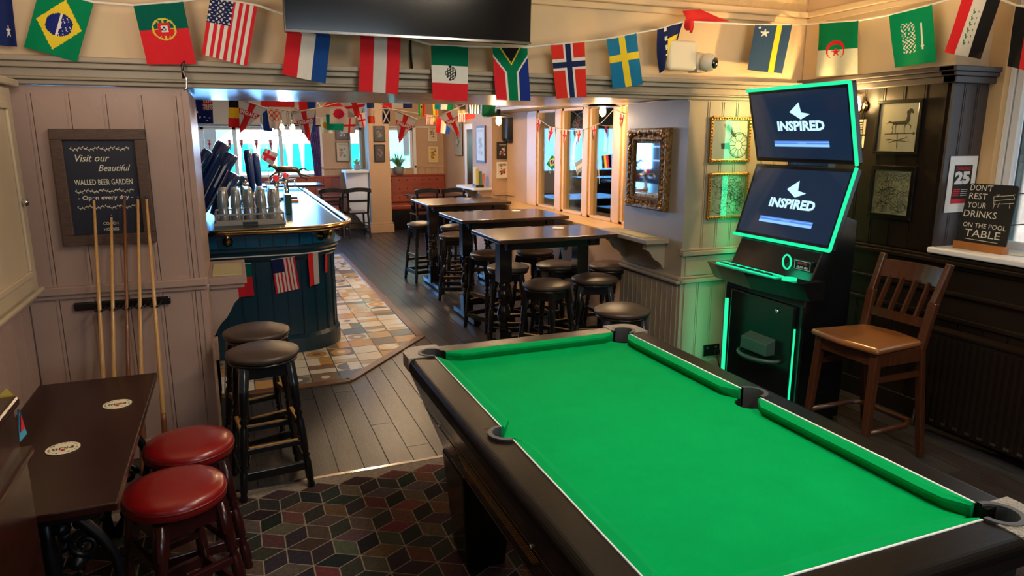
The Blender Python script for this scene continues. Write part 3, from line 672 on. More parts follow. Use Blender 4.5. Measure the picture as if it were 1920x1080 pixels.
# ================================================================ STOOLS
LEGP = [(0, 0.014), (0.03, 0.021), (0.06, 0.016), (0.09, 0.021), (0.22, 0.021), (0.25, 0.014), (0.27, 0.022), (0.29, 0.014), (0.31, 0.020), (0.42, 0.022), (0.55, 0.019), (0.58, 0.013), (0.60, 0.022), (0.63, 0.013), (0.66, 0.021), (0.80, 0.024), (1.0, 0.022)]
def make_stool(name, label, H, R, seatm, woodm, group, cat='bar stool', worn=True, pipe=None, kids=True):
    t = thing(name, label, cat, (0, 0, 0), group)
    th = 0.075 if pipe else 0.064
    b = MB(); b.lathe(([(R*0.90, H-th), (R*0.985, H-th+0.008), (R, H-th*0.6), (R*0.99, H-th*0.35), (R*0.93, H-0.014), (R*0.7, H-0.003), (R*0.35, H), (0, H+0.001)] if pipe else [(R*0.88, H-th), (R*0.975, H-th+0.012), (R, H-th*0.60), (R*0.985, H-th*0.45), (R*0.90, H-0.022), (R*0.7, H-0.009), (R*0.4, H-0.001), (0, H+0.001)]), 36)
    st = b.build('seat', seatm, t)
    b = MB(); b.lathe([(R*0.999, H-th*0.62), (R*1.012, H-th*0.56), (R*0.999, H-th*0.5)], 32) if pipe else b.lathe([(R*0.93, H-th-0.012), (R*0.93, H-th+0.002)], 32)
    b.build('seat_piping' if pipe else 'seat_board', pipe or woodm, st)
    b = MB(); q = R*0.62
    for (x0, y0, x1, y1) in ((-q, -q, q, -q), (q, -q, q, q), (q, q, -q, q), (-q, q, -q, -q)): b.bar((x0, y0, H-th-0.04), (x1, y1, H-th-0.04), 0.022, 0.065)
    b.build('apron', woodm, t)
    zt = H-th-0.01; e = R*0.93
    for sx in (-1, 1):
        for sy in (-1, 1):
            b = MB(); b.turned((sx*e, sy*e, 0), (sx*q*0.98, sy*q*0.98, zt), LEGP, 10); b.bar((sx*(q+0.01), sy*(q+0.01), zt-0.12), (sx*q*0.98, sy*q*0.98, zt), 0.042, 0.042); b.build('leg', woodm, t)
    def at(z): return e+(q*0.98-e)*z/zt
    for (z, ax) in ((0.13, 'x'), (0.13, 'y')):
        a = at(z)
        for s in (-1, 1):
            b = MB()
            if ax == 'x': b.bar((-a, s*a, z), (a, s*a, z), 0.022, 0.045)
            else: b.bar((s*a, -a, z), (s*a, a, z), 0.022, 0.045)
            b.build('stretcher', woodm, t, 0.004)
    for (z, ax) in ((0.26, 'x'), (0.34, 'y')):
        a = at(z)
        for s in (-1, 1):
            b = MB()
            if ax == 'x': b.bar((-a, s*a, z), (a, s*a, z), 0.024, 0.03)
            else: b.bar((s*a, -a, z), (s*a, a, z), 0.024, 0.03)
            r_ = b.build('foot_rail', woodm, t, 0.004)
            if worn:
                b = MB()
                if ax == 'x': b.bar((-a*0.8, s*a, z+0.0165), (a*0.8, s*a, z+0.0165), 0.018, 0.003)
                else: b.bar((s*a, -a*0.8, z+0.0165), (s*a, a*0.8, z+0.0165), 0.018, 0.003)
                w_ = b.build('worn_top', M_worn, r_)
    return t
G1 = 'black bar stools around the high tables'
bs = make_stool('bar_stool', 'black turned bar stool, in front of another against the end of the cue wall', 0.76, 0.182, M_vinyl, M_black, None)
bs.location = (0.075, 3.66, 0); bs.rotation_euler = (0, 0, 0.12)
dup(bs, (0.06, 4.08, 0), 0.3, 'black turned bar stool half hidden behind another by the cue wall')
stl = [(1167, 571, 'black bar stool right beside the far right corner of the pool table'), (1026, 524, 'black bar stool at the near side of the front high table, its seat worn brown'), (1115, 514, 'black bar stool between the front high table and the panelled pier'),
       (1044, 489, 'black bar stool tucked under the middle of the front high table'), (961, 497, 'black bar stool half hidden behind the front leg of the front high table'), (1003, 464, 'black bar stool under the far edge of the front high table'),
       (917, 469, 'black bar stool between the front and the middle high table, aisle side'), (1143, 490, 'black bar stool seen beside the pier panelling behind the front table end'), (853, 435, 'black bar stool at the near side of the farthest high table'),
       (842, 415, 'pale-topped bar stool tucked under the farthest high table'), (968, 418, 'black bar stool under the middle high table, window side'), (802, 421, 'black bar stool on the aisle side of the farthest high table'), (884, 417, 'black bar stool between the farthest and the middle high table'), (1085, 453, 'black bar stool behind the front high table near the window sill')]
for i, (px, py, lb) in enumerate(stl):
    p = PZ(px, py, 0.76); p = Vector({4: (2.12, 5.42, 0), 9: (2.50, 8.20, 0), 11: (2.20, 8.66, 0), 12: (2.76, 8.76 - 0.1, 0)}.get(i, p)); dup(bs, (p.x, p.y, 0), random.uniform(-0.6, 0.6), lb, G1)
rs = make_stool('red_stool', 'low stool with bright red vinyl seat, nearest, beside the left table', 0.58, 0.176, M_red, M_redwood, 'red vinyl stools', 'stool', False, M_redpipe)
p = PZ(326, 903, 0.58); rs.location = (p.x, p.y, 0); rs.rotation_euler = (0, 0, 0.5)
p = PZ(353, 820, 0.58); dup(rs, (p.x, p.y, 0), 0.2, 'low stool with darker red vinyl seat, behind the bright red one', 'red vinyl stools')

# ================================================================ HIGH TABLES
POST = [(0, 0.030), (0.04, 0.038), (0.10, 0.026), (0.13, 0.046), (0.17, 0.026), (0.20, 0.044), (0.35, 0.05), (0.5, 0.036), (0.56, 0.028), (0.60, 0.046), (0.64, 0.028), (0.68, 0.048), (0.80, 0.046), (0.86, 0.028), (0.90, 0.044), (0.95, 0.03), (1.0, 0.034)]
def high_table(x0, x1, y0, y1, lb, H=1.05):
    t = thing('high_table', lb, 'table', ((x0+x1)/2, (y0+y1)/2, 0), 'high poseur tables by the side window')
    b = MB(); b.box(x0, x1, y0, y1, H-0.032, H); b.build('tabletop', M_tabletop, t, 0.006)
    for ya in (y0+0.12, y1-0.145): b = MB(); b.box(x0+0.10, x1-0.10, ya, ya+0.025, H-0.10, H-0.032); b.build('apron', M_blackwood, t)
    ym = (y0+y1)/2
    for x in (x0+0.16, x1-0.16):
        b = MB(); b.box(x-0.052, x+0.052, ym-0.052, ym+0.052, 0.66, H-0.032); b.turned((x, ym, 0.25), (x, ym, 0.66), [(t_, r_*1.12) for t_, r_ in POST], 14); b.box(x-0.05, x+0.05, ym-0.05, ym+0.05, 0.05, 0.25)
        b.box(x-0.035, x+0.035, y0+0.1, y1-0.1, H-0.09, H-0.032)
        l = b.build('leg', M_blackwood, t)
        b = MB(); b.bar((x, y0+0.06, 0.045), (x, y1-0.06, 0.045), 0.075, 0.055)
        for y in (y0+0.10, y1-0.10): b.lathe([(0.03, 0), (0.036, 0.01), (0.03, 0.02)], 10, (x, y, 0.0))
        b.build('foot', M_blackwood, l, 0.01)
    b = MB(); b.bar((x0+0.2, ym, 0.17), (x1-0.2, ym, 0.17), 0.05, 0.05); b.build('stretcher', M_blackwood, t)
    return t
high_table(1.82, 2.83, 4.82, 5.50, 'dark wooden high table nearest, its end touching the pier shelf')
high_table(1.95, 3.05, 6.14, 6.94, 'dark wooden high table in the middle of the row of three')
high_table(2.06, 3.10, 7.80, 8.62, 'dark wooden high table farthest of the three, near the far pier')
for (px, py, lb, s) in ((1047, 428, 'round beer mat on the nearest high table', 0.05), (968, 395, 'round beer mat on the middle high table', 0.05), (877, 373, 'round beer mat on the farthest high table', 0.05)):
    p = PZ(px, py, 1.052); b = MB(); b.lathe([(s, 0), (s, 0.006)], 20, (p.x, p.y, 1.0505)); tag(b.build('beer_mat', M_wpaper), lb, 'beer mat', 'beer mats on the high tables')

# ================================================================ LEFT LOW TABLE, BOOTH END, COASTERS
lt = thing('pub_table', 'dark mahogany table on an ornate black cast iron base against the left wall', 'table', (-0.63, 2.9, 0))
b = MB(); b.box(-0.875, -0.40, 2.23, 3.52, 0.693, 0.72); b.build('tabletop', M_mahog, lt, 0.005)
b = MB(); b.box(-0.82, -0.46, 2.30, 3.44, 0.645, 0.693); b.build('apron', M_blackwood, lt)
for y in (2.42, 3.3):
    b = MB()
    for s in (-1, 1):
        xc = -0.64
        path = []
        for i in range(25):
            a = i/24; path.append((xc+s*(0.05+0.13*math.sin(a*PI*1.2)*(1-0.2*a)+0.04*a), y, 0.64-0.60*a))
        b.tube(path, [0.022-0.006*math.sin(i/24*PI) for i in range(25)], 8)
        for (cz, r0) in ((0.50, 0.055), (0.33, 0.045), (0.14, 0.05)):     # scrolls
            sc = [(xc+s*(0.10)+s*r0*(1-i/26)*math.cos(i*0.5), y, cz+r0*(1-i/26)*math.sin(i*0.5)) for i in range(22)]
            b.tube(sc, 0.012, 6)
        for (cz, cx_) in ((0.44, 0.07), (0.25, 0.12), (0.57, 0.04), (0.08, 0.17)): b.lathe([(0.002, -0.025), (0.022, -0.015), (0.03, 0), (0.022, 0.015), (0.002, 0.025)], 10, (xc+s*cx_, y, cz), 0, (0, 1, 0))
        b.tube([(xc+s*0.15, y, 0.05), (xc+s*0.19, y, 0.02), (xc+s*0.22, y, 0.02)], 0.02, 8)
    b.lathe([(0.03, 0), (0.018, 0.1), (0.03, 0.16), (0.018, 0.3), (0.034, 0.42), (0.02, 0.5), (0.02, 0.6)], 12, (-0.64, y, 0.04)); b.bar((-0.82, y, 0.632), (-0.46, y, 0.632), 0.05, 0.022)
    b.build('cast_iron_leg', M_iron, lt)
b = MB(); b.tube([(-0.64, 2.42, 0.22), (-0.64, 3.3, 0.22)], 0.014, 8)
for i in range(5): b.lathe([(0.014, -0.03), (0.026, 0), (0.014, 0.03)], 8, (-0.64, 2.55+i*0.15, 0.22), 0, (0, 1, 0))
b.build('tie_bar', M_iron, lt)
def coaster(px, py, ang, lb):
    p = PZ(px, py, 0.7235); b = MB(); b.lathe([(0.0535, 0), (0.0535, 0.002)], 36, (p.x, p.y, 0.7212))
    t = b.build('beer_mat', M_paper); tag(t, lb, 'beer mat', 'printed cider beer mats on the left table')
    R = Vector((math.cos(ang), math.sin(ang), 0)); D = Vector((math.sin(ang), -math.cos(ang), 0)); O = Vector((p.x, p.y, 0.7232))
    b = MB(); b.text(O, R, D, 'INCHS', 0, 0.006, 0.020, off=0.0006, bold=0.03, fit=0.066)
    for i in range(22):
        a = i*2*PI/22; 
        if abs(math.cos(a)) > 0.2 or math.sin(a) > 0: b.flat(O, R, D, arc(0.044*math.cos(a), 0.044*math.sin(a), 0.0022+0.002*(i % 3 == 0), 0, 360, 6)[:-1], 0, 0.0006)
    b.build('lettering', M_ink, t)
    b = MB(); b.flat(O, R, D, arc(0.0, -0.022, 0.008, 0, 360, 10)[:-1], 0, 0.0007); b.build('apple_mark', M_redink, t)
coaster(118, 840, PI+0.15, 'cream printed beer mat nearer the camera on the left table')
coaster(220, 757, PI+0.1, 'cream printed beer mat farther back on the left table')
bo = thing('booth_bench', 'dark wooden booth end with a rounded top rail at the left edge', 'bench', (-0.82, 1.4, 0))
b = MB(); b.box(-1.05, -0.60, 0.5, 2.15, 0.95, 1.085); b.build('back_panel', M_mahog, bo)
b = MB(); b.box(-1.05, -0.585, 0.5, 2.165, 1.085, 1.115); b.build('top_rail', M_mahog, bo, 0.012, segs=3)
b = MB(); b.box(-1.05, -0.575, 0.5, 2.18, 0.935, 0.96); b.build('ledge', M_mahog, bo, 0.006)
b = MB(); b.box(-1.05, -0.59, 0.5, 2.16, 0.0, 0.935); b.build('side_panel', M_mahog, bo, 0.004)
t = thing('table_talker', 'small blue folded card leaning on the booth end', 'card', PX(42, 810, -0.57))
A = [PX(32, 768, -0.574), PX(36, 768, -0.568), PX(50, 812, -0.566), PX(36, 829, -0.572)]
b = MB(); b.face(A); b.face([p+Vector((0.002, -0.003, 0)) for p in A][::-1]); b.build('blue_card', mat('sky_blue_card', rgb(60, 150, 180), 0.5), t)
c_ = sum(A, Vector())/4; A2 = [c_+(p-c_)*0.55+Vector((0.004, -0.004, 0.004)) for p in A]
b = MB(); b.face(A2); b.build('printed_picture', M_redink, t)
p = PX(10, 737, -0.62); b = MB(); b.face([p+Vector((-0.022, 0, -0.012)), p+Vector((0.018, 0, -0.012)), p+Vector((0.004, 0, 0.014))]); b.face([p+Vector((-0.022, 0.012, -0.012)), p+Vector((0.018, 0.012, -0.012)), p+Vector((0.004, 0, 0.014))])
tag(b.build('folded_card', mat('yellow_card', rgb(226, 196, 90), 0.6)), 'small yellow folded card standing on the booth top', 'card')

# ================================================================ CUPBOARD ON THE LEFT WALL
cb = thing('wall_cupboard', 'cream painted wall cupboard with a small chrome knob at the top left', 'cupboard', (-1.0, 3.7, 1.05))
M_cup = mat('cream_cupboard_paint', rgb(196, 178, 152), 0.4, noise=0.04, nscale=4)
b = MB(); b.box(-1.048, -0.965, 2.2, 4.13, 1.05, 2.05); b.build('carcass', M_cup, cb, 0.004)
for (y0, y1) in ((2.22, 3.13), (3.15, 4.04)):
    b = MB(); b.box(-0.965, -0.945, y0, y1, 1.07, 2.03); d = b.build('door', M_cup, cb, 0.004)
    b = MB()
    for (a0, a1, z0, z1) in ((y0+0.10, y0+0.13, 1.17, 1.93), (y1-0.13, y1-0.10, 1.17, 1.93), (y0+0.10, y1-0.10, 1.14, 1.17), (y0+0.10, y1-0.10, 1.93, 1.96)): b.box(-0.946, -0.932, a0, a1, z0, z1)
    b.build('panel_moulding', M_cup, d, 0.005)
    b = MB(); p = PX(35, 380, -0.945); b.lathe([(0.006, 0), (0.007, 0.015), (0.018, 0.022), (0.02, 0.032), (0.012, 0.04), (0, 0.042)], 16, (-0.945, p.y if y1 > 4 else y0+0.05, p.z), 0, (1, 0, 0)); b.build('knob', M_chrome, d)
b = MB(); b.box(-1.048, -0.925, 2.2, 4.14, 2.04, 2.075); b.build('cornice', M_cup, cb, 0.008)
b = MB(); b.box(-1.048, -0.94, 2.2, 4.14, 1.03, 1.055); b.build('base_moulding', M_cup, cb, 0.008)

# ================================================================ CUES AND RACK, CHALKBOARD
rk = thing('cue_rack', 'black wall-mounted cue rack bar holding the pool cues', 'cue rack', (-0.6, 4.22, 0.9))
A = PY(138, 576, 4.21); B2 = PY(320, 563, 4.21)
b = MB(); b.bar((A.x, 4.222, 0.915), (B2.x, 4.222, 0.915), 0.02, 0.045); b.build('backboard', M_black, rk, 0.008)
tops = [(-0.675, 1.49), (-0.605, 1.40), (-0.535, 1.49), (-0.472, 1.49), (-0.432, 1.49)]; bots = [-0.745, -0.712, -0.640, -0.580, -0.458]
for i, ((xt, zt), xb) in enumerate(zip(tops, bots)):
    x9 = xb+(xt-xb)*0.915/zt; y9 = 4.00+(4.165-4.00)*0.915/zt
    b = MB(); b.tube([(x9-0.022, 4.215, 0.915), (x9-0.022, y9, 0.915), (x9-0.01, y9-0.02, 0.915)], 0.006, 6); b.tube([(x9+0.022, 4.215, 0.915), (x9+0.022, y9, 0.915), (x9+0.012, y9-0.02, 0.915)], 0.006, 6); b.build('hook', M_black, rk)
    nm = ['leftmost', 'second and shortest', 'third and darker brown', 'fourth', 'rightmost and most tilted'][i]
    cu = thing('pool_cue', 'wooden pool cue leaning in the wall rack, %s from the left' % nm if i < 4 else 'wooden pool cue leaning in the wall rack, rightmost and most tilted', 'pool cue', (xb, 4.0, 0), 'pool cues in the wall rack')
    P0, P1 = Vector((xb, 4.0, 0.0)), Vector((xt, 4.165, zt))
    b = MB(); b.turned(P0, P1, [(0, 0.013), (0.02, 0.0148), (0.3, 0.0125), (1.0, 0.0062)], 12); sh = b.build('shaft', M_cue2 if i == 2 else M_cue, cu)
    b = MB(); b.turned(P0+(P1-P0)*0.0, P0+(P1-P0)*0.22, [(0, 0.0137), (0.1, 0.0153), (0.85, 0.0142), (1, 0.0135)], 12); b.build('butt', M_cue2, cu)
    b = MB(); b.turned(P1-(P1-P0)*0.004, P1+(P1-P0)*0.006, [(0, 0.0066), (0.7, 0.0064), (1, 0.004)], 12); b.build('tip', M_navy, cu)
sg = thing('chalkboard_sign', 'dark wooden framed chalkboard reading Visit our Beautiful Walled Beer Garden on the cue wall', 'sign', (-0.63, 4.2, 1.25))
R, D = Vector((1, 0, 0)), Vector((0, 0, -1))
tl, br = PY(92, 246, 4.20), PY(288, 452, 4.20); tl = Vector((-0.845, 4.2, 1.845)); w, h = 0.435, 0.60
b = MB(); x0, x1, z1, z0 = tl.x, tl.x+w, tl.z, tl.z-h; f = 0.055
for (a0, a1, c0, c1) in ((x0, x1, z1-f, z1), (x0, x1, z0, z0+f), (x0, x0+f, z0+f, z1-f), (x1-f, x1, z0+f, z1-f)): b.box(a0, a1, 4.198, 4.235, c0, c1)
b.build('frame', M_oldwood, sg, 0.004)
b = MB(); b.box(x0+f-0.005, x1-f+0.005, 4.222, 4.234, z0+f-0.005, z1-f+0.005); b.build('board', M_slate, sg)
b = MB(); O = Vector(((x0+x1)/2, 4.2215, z1))
b.text(O, R, D, 'Visit our', -0.048, 0.165, 0.036, shear=0.35, fit=0.155, bold=0.01); b.text(O, R, D, 'Beautiful', 0.050, 0.215, 0.033, shear=0.4, fit=0.15, bold=0.005)
b.text(O, R, D, 'WALLED BEER GARDEN', 0.0, 0.285, 0.028, fit=0.268, bold=0.012); b.text(O, R, D, '- Open every day -', 0.0, 0.362, 0.021, fit=0.255, bold=0.02)
b.text(O, R, D, 'COACH', 0.008, 0.496, 0.014, bold=0.02); b.text(O, R, D, '&', 0.008, 0.511, 0.010); b.text(O, R, D, 'HORSES', 0.008, 0.527, 0.014, bold=0.02)
for yy in (0.10, 0.318, 0.402):
    pts = [(-0.135+0.27*i/60, yy+0.005*math.sin(i*0.4)) for i in range(61)]; b.stroke(O, R, D, pts, 0.003)
    for i in range(0, 60, 2):
        x_, y_ = pts[i]; b.stroke(O, R, D, [(x_, y_), (x_+0.006, y_+(0.008 if i % 4 else -0.008))], 0.003, off=0.0016)
b.build('lettering', M_chalk, sg)
b = MB(); b.tube([(O.x, 4.215, z1-0.012), (O.x, 4.196, z1-0.02)], 0.003, 6); b.build('nail', M_chrome, sg)

# ================================================================ SHELVES ON THE PIERS
def bracket(mb, x, y0, y1, z1, h, d, sgn, thick=0.05):   # scrolled bracket in a plane y const, projecting sgn*d in x
    pts = [(0, 0), (d, 0), (d, -0.05*h/0.2)]+[(d*(1-0.15*i)-0.004, -h*(0.25+0.12*i)+0.01*math.sin(i*1.7)) for i in range(0, 6)]+[(0.012, -h), (0, -h)]
    mb.prism([(x+sgn*px, z1+pz) for px, pz in pts], y0, y1, fn=lambda a, c, e: (a, e, c))
sh = thing('wall_shelf', 'grey painted wall shelf on scrolled brackets under the gilt mirror', 'shelf', (2.95, 4.75, 0.9))
b = MB(); b.box(2.83, XM, 4.40, 5.16, 1.02, 1.055); b.build('shelf_board', M_taupe2, sh, 0.004)
for y in (4.45, 5.02):
    b = MB(); bracket(b, XM, y, y+0.05, 1.02, 0.20, 0.17, -1); b.build('bracket', M_taupe2, sh, 0.006)
sh = thing('wall_shelf', 'small painted shelf on a bracket at the end of the cue wall', 'shelf', (-0.1, 4.9, 0.7))
b = MB(); b.box(-0.19, 0.035, 4.60, 5.27, 0.905, 0.95); b.build('shelf_board', M_taupe, sh, 0.004)
b = MB(); b.box(-0.185, 0.02, 4.62, 5.25, 0.875, 0.905); b.build('shelf_moulding', M_taupe, sh, 0.008)
b = MB(); bracket(b, -0.19, 4.64, 4.70, 0.875, 0.30, 0.17, 1); b.build('bracket', M_taupe, sh, 0.006)
b = MB(); b.box(-0.6, -0.19, 4.60, 5.3, 0, 0.95); b.box(-0.19, -0.165, 4.60, 4.68, 0.42, 0.56); b.box(-0.6, -0.19, 4.6, 5.3, 0.0, 2.06); struct('wall_cue_end', b, M_taupe, 0.004)
sh = thing('wall_shelf', 'small white shelf with leaflets on the far pier', 'shelf', (3.1, 9.1, 1.0))
b = MB(); b.box(2.93, XP, 8.72, 9.48, 1.125, 1.155); b.build('shelf_board', M_white, sh)
for y in (8.76, 9.38):
    b = MB(); bracket(b, XP, y, y+0.06, 1.125, 0.18, 0.17, -1); b.build('bracket', M_tan, sh)
# bar runners / leaflets on shelves
def runner(x0, x1, y0, y1, z, lb):
    t = thing('bar_runner', lb, 'bar runner', ((x0+x1)/2, (y0+y1)/2, z))
    b = MB(); b.box(x0, x1, y0, y1, z, z+0.006); b.build('mat', mat('cream_green_print', rgb(190, 184, 140), 0.7), t)
    b = MB(); O = Vector((x0, y0, z+0.006)); R, D = Vector((0, 1, 0)), Vector((1, 0, 0)); W, H = y1-y0, x1-x0
    for k in (0.06, 0.13): b.stroke(O, R, D, [(W*k, H*k), (W*(1-k), H*k), (W*(1-k), H*(1-k)), (W*k, H*(1-k)), (W*k, H*k)], 0.004, 0, -0.0008)
    for i in range(7): b.flat(O, R, D, [(W*(0.2+0.09*i), H*0.3), (W*(0.26+0.09*i), H*0.3), (W*(0.26+0.09*i), H*(0.45+0.25*(i % 2))), (W*(0.2+0.09*i), H*(0.45+0.25*(i % 2)))], 0, -0.0008)
    b.build('printed_border', mat('dark_green_print', rgb(46, 62, 44), 0.7), t)
runner(2.86, 2.99, 4.52, 4.86, 1.0555, 'cream and green bar runner lying on the shelf under the gilt mirror')
runner(-0.165, 0.01, 4.66, 5.1, 0.951, 'cream and green bar runner on the shelf at the end of the cue wall')
lf = thing('leaflet_holder', 'clear leaflet holder with colourful flyers on the far pier shelf', 'leaflet holder', (3.05, 9.0, 1.157))
b = MB(); b.box(2.99, 3.10, 8.8, 8.95, 1.157, 1.20); b.build('stand', M_black, lf)
for i, c in enumerate((rgb(210, 190, 90), rgb(70, 120, 110), rgb(200, 120, 90))):
    b = MB(); b.box(3.0+0.03*i, 3.004+0.03*i, 8.8, 8.95, 1.2, 1.42-0.05*i); b.box(2.985+0.045*i, 3.025+0.045*i, 8.79, 8.8, 1.19, 1.40-0.03*i); b.build('flyer', mat('flyer_%d' % i, c, 0.6), lf)
# ================================================================ GAMING MACHINE
gm_ = thing('gaming_machine', 'tall black gaming machine with two lit screens and green LED edging', 'gaming machine', (3.6, 3.57, 0))
my0, my1 = 3.13, 4.00; XF = 3.30
b = MB(); b.prism([(3.19, 0.02), (3.56, 0.02), (3.56, 1.30), (3.44, 1.34), (3.37, 1.13), (3.30, 1.12), (3.22, 0.94), (3.19, 0.78)], my0+0.05, my1-0.08, fn=lambda x, z, y: (x, y, z)); b.build('cabinet', M_plast, gm_, 0.01)
b = MB(); b.box(3.50, 3.56, 3.40, 3.75, 1.30, 2.0); b.build('screen_column', M_plast, gm_)
# two screens, each a tilted slab: lower leans back, upper leans forward
def slab(p0, p1, name, y0, y1, lift=0.03):     # p0 lower (x,z), p1 upper (x,z): builds bezel, glass, led edging, picture
    p0, p1 = Vector((p0[0], 0, p0[1])), Vector((p1[0], 0, p1[1])); U = (p1-p0).normalized(); H = (p1-p0).length; N = Vector((-U.z, 0, U.x))    # outward (towards -x)
    if N.x > 0: N = -N
    Y = Vector((0, 1, 0)); base = Vector((p0.x, y0, p0.z)); W = y1-y0
    def P(a, c, n): return base+Y*a+U*c+N*n
    b = MB(); b.hexa([P(0, 0, -0.05), P(W, 0, -0.05), P(W, 0, 0), P(0, 0, 0), P(0, H, -0.05), P(W, H, -0.05), P(W, H, 0), P(0, H, 0)]); s = b.build('screen_housing', M_plast, gm_, 0.008)
    b = MB(); m = 0.03; b.hexa([P(m, m, 0), P(W-m, m, 0), P(W-m, m, 0.004), P(m, m, 0.004), P(m, H-m, 0), P(W-m, H-m, 0), P(W-m, H-m, 0.004), P(m, H-m, 0.004)]); b.build('display', M_lcd, s)
    return s, P, W, H, U, N
def edge_led(P, W, H, sides, par):
    b = MB(); r = 0.011; n = 0.004
    pts = {'b': (P(0.0, 0, n), P(W, 0, n)), 't': (P(0.0, H, n), P(W, H, n)), 'near': (P(0, 0, n), P(0, H, n)), 'far': (P(W, 0, n), P(W, H, n))}
    for k in sides: b.tube(pts[k], r if k != 'far' else 0.006, 8)
    b.build('green_led_strip', M_green, par)
s1, P1_, W1, H1, U1, N1 = slab((3.30, 1.135), (3.45, 1.625), 'lower', my0, my1)
s2, P2_, W2, H2, U2, N2 = slab((3.45, 1.64), (3.33, 2.115), 'upper', my0, my1)
edge_led(P1_, W1, H1, ('b', 'near'), s1); edge_led(P2_, W2, H2, ('t', 'near'), s2)
def screen_art(P, W, H, U, N, par):
    O = P(W, H, 0.0045); R = Vector((0, -1, 0)); D = -U
    k = W
    b = MB(); b.text(O, R, D, 'INSPIRED', k*0.52, H*0.56, 0.058, off=0.0012, bold=0.045, fit=W*0.46)
    b.flat(O, R, D, [(k*0.43, H*0.32), (k*0.53, H*0.20), (k*0.535, H*0.42)], 0, 0.0012); b.flat(O, R, D, [(k*0.535, H*0.42), (k*0.545, H*0.33), (k*0.63, H*0.355)], 0, 0.0012); b.flat(O, R, D, [(k*0.53, H*0.2), (k*0.545, H*0.33), (k*0.535, H*0.42)], 0, 0.0013)
    b.build('screen_logo', M_scrw, par)
    b = MB(); b.flat(O, R, D, [(k*0.24, H*0.70), (k*0.78, H*0.70), (k*0.78, H*0.78), (k*0.24, H*0.78)], 0, 0.0012); b.build('progress_panel', M_scrb, par)
    b = MB()
    b.flat(O, R, D, [(k*0.24, H*0.745), (k*0.78, H*0.745), (k*0.78, H*0.778), (k*0.24, H*0.778)], 0, 0.002); b.stroke(O, R, D, [(k*0.26, H*0.718), (k*0.78, H*0.718)], 0.003, 0, 0.002)
    b.text(O, R, D, 'LOADING', k*0.52, H*0.742, 0.012, off=0.002)
    b.build('progress_bar', M_scrl, par)
screen_art(P1_, W1, H1, U1, N1, s1); screen_art(P2_, W2, H2, U2, N2, s2)
# button console
cpts = [(3.30, my0+0.01), (3.12, my0+0.01), (3.08, my0+0.12), (3.04, (my0+my1)/2), (3.06, my1-0.12), (3.08, my1-0.0), (3.30, my1-0.0)]
b = MB(); z0, z1 = 0.86, 0.945
n = len(cpts); bb = [(x+0.07, y) if x < 3.25 else (x, y) for x, y in cpts]
for i in range(n):
    j = (i+1) % n; b.face([(*cpts[i], z1), (*cpts[j], z1), (*bb[j], z0-0.03), (*bb[i], z0-0.03)])
b.face([(x, y, z1) for x, y in cpts]); b.face([(x, y, z0-0.03) for x, y in bb]); co = b.build('button_console', M_plast, gm_, 0.012)
b = MB(); path = [(3.10, my0+0.22, z1+0.004), (3.17, my0+0.22, z1+0.004), (3.17, my1-0.08, z1+0.004), (3.10, my1-0.08, z1+0.004)]
b.tube(path, 0.005, 6, closed=True); b.lathe([(0.045, 0), (0.045, 0.012), (0.02, 0.016)], 20, (3.14, my0+0.14, z1)); b.build('lit_button_surround', M_green, co)
for i in range(6):
    b = MB(); y = my0+0.30+i*0.085; b.box(3.115, 3.155, y, y+0.055, z1, z1+0.008); b.build('button', M_teal, co, 0.003)
b = MB(); Pn = Vector((3.245, my0+0.27, 1.03)); nrm = Vector((-1, 0, 0.25)).normalized()
ring = [Pn+Vector((-0.012, 0.035*math.cos(a), 0.045*math.sin(a))) for a in [2*PI*i/20 for i in range(20)]]; b.tube(ring, 0.006, 6, closed=True); b.build('coin_slot_ring', M_green, gm_)
b = MB(); O = Vector((3.285, my0+0.17, 1.035)); R, D = Vector((0, -1, 0)), Vector((0, 0, -1)); b.box(3.234, 3.26, my0+0.07, my0+0.21, 0.995, 1.06); nt_ = b.build('note_reader', M_plast, gm_, 0.004)
b = MB(); O = Vector((3.2335, my0+0.21, 1.06)); b.text(O, R, D, 'NOTES', 0.07, 0.028, 0.014, off=0.001, bold=0.03, fit=0.075); b.build('red_lettering', M_redink, nt_)
b = MB(); b.text(O, R, D, '\u00a35 \u00a310 \u00a320', 0.07, 0.05, 0.012, off=0.001, bold=0.03, fit=0.09); b.stroke(O, R, D, [(0.006, 0.006), (0.134, 0.006), (0.134, 0.058), (0.006, 0.058), (0.006, 0.006)], 0.0025, 0, 0.001); b.build('white_lettering', M_white, nt_)
# lower door with LED strips and payout tray
b = MB(); b.box(3.165, 3.20, my0+0.10, my1-0.17, 0.06, 0.78); dr = b.build('lower_door', M_plast, gm_, 0.01)
b = MB(); b.tube([(3.165, 3.86, 0.05), (3.16, 3.86, 0.70)], 0.013, 8); b.build('green_led_strip', M_green, gm_)
b = MB(); b.tube([(3.165, 3.215, 0.05), (3.165, 3.215, 0.64)], 0.006, 8); b.build('green_led_strip', M_green, gm_)
tc = PX(1418, 645, 3.12); b = MB(); ty = tc.y
b.hexa([(3.09, ty-0.12, tc.z-0.05), (3.09, ty+0.12, tc.z-0.05), (3.17, ty+0.12, tc.z-0.05), (3.17, ty-0.12, tc.z-0.05), (3.09, ty-0.12, tc.z+0.03), (3.09, ty+0.12, tc.z+0.03), (3.17, ty+0.12, tc.z+0.06), (3.17, ty-0.12, tc.z+0.06)]); b.build('tray_cover', mat('grey_green_plastic', rgb(60, 80, 76), 0.35), gm_, 0.005)
b = MB(); rim = [(3.17-0.13*math.sin(a), ty-0.17*math.cos(a), tc.z-0.075) for a in [PI*i/16 for i in range(17)]]; b.tube(rim, 0.012, 8)
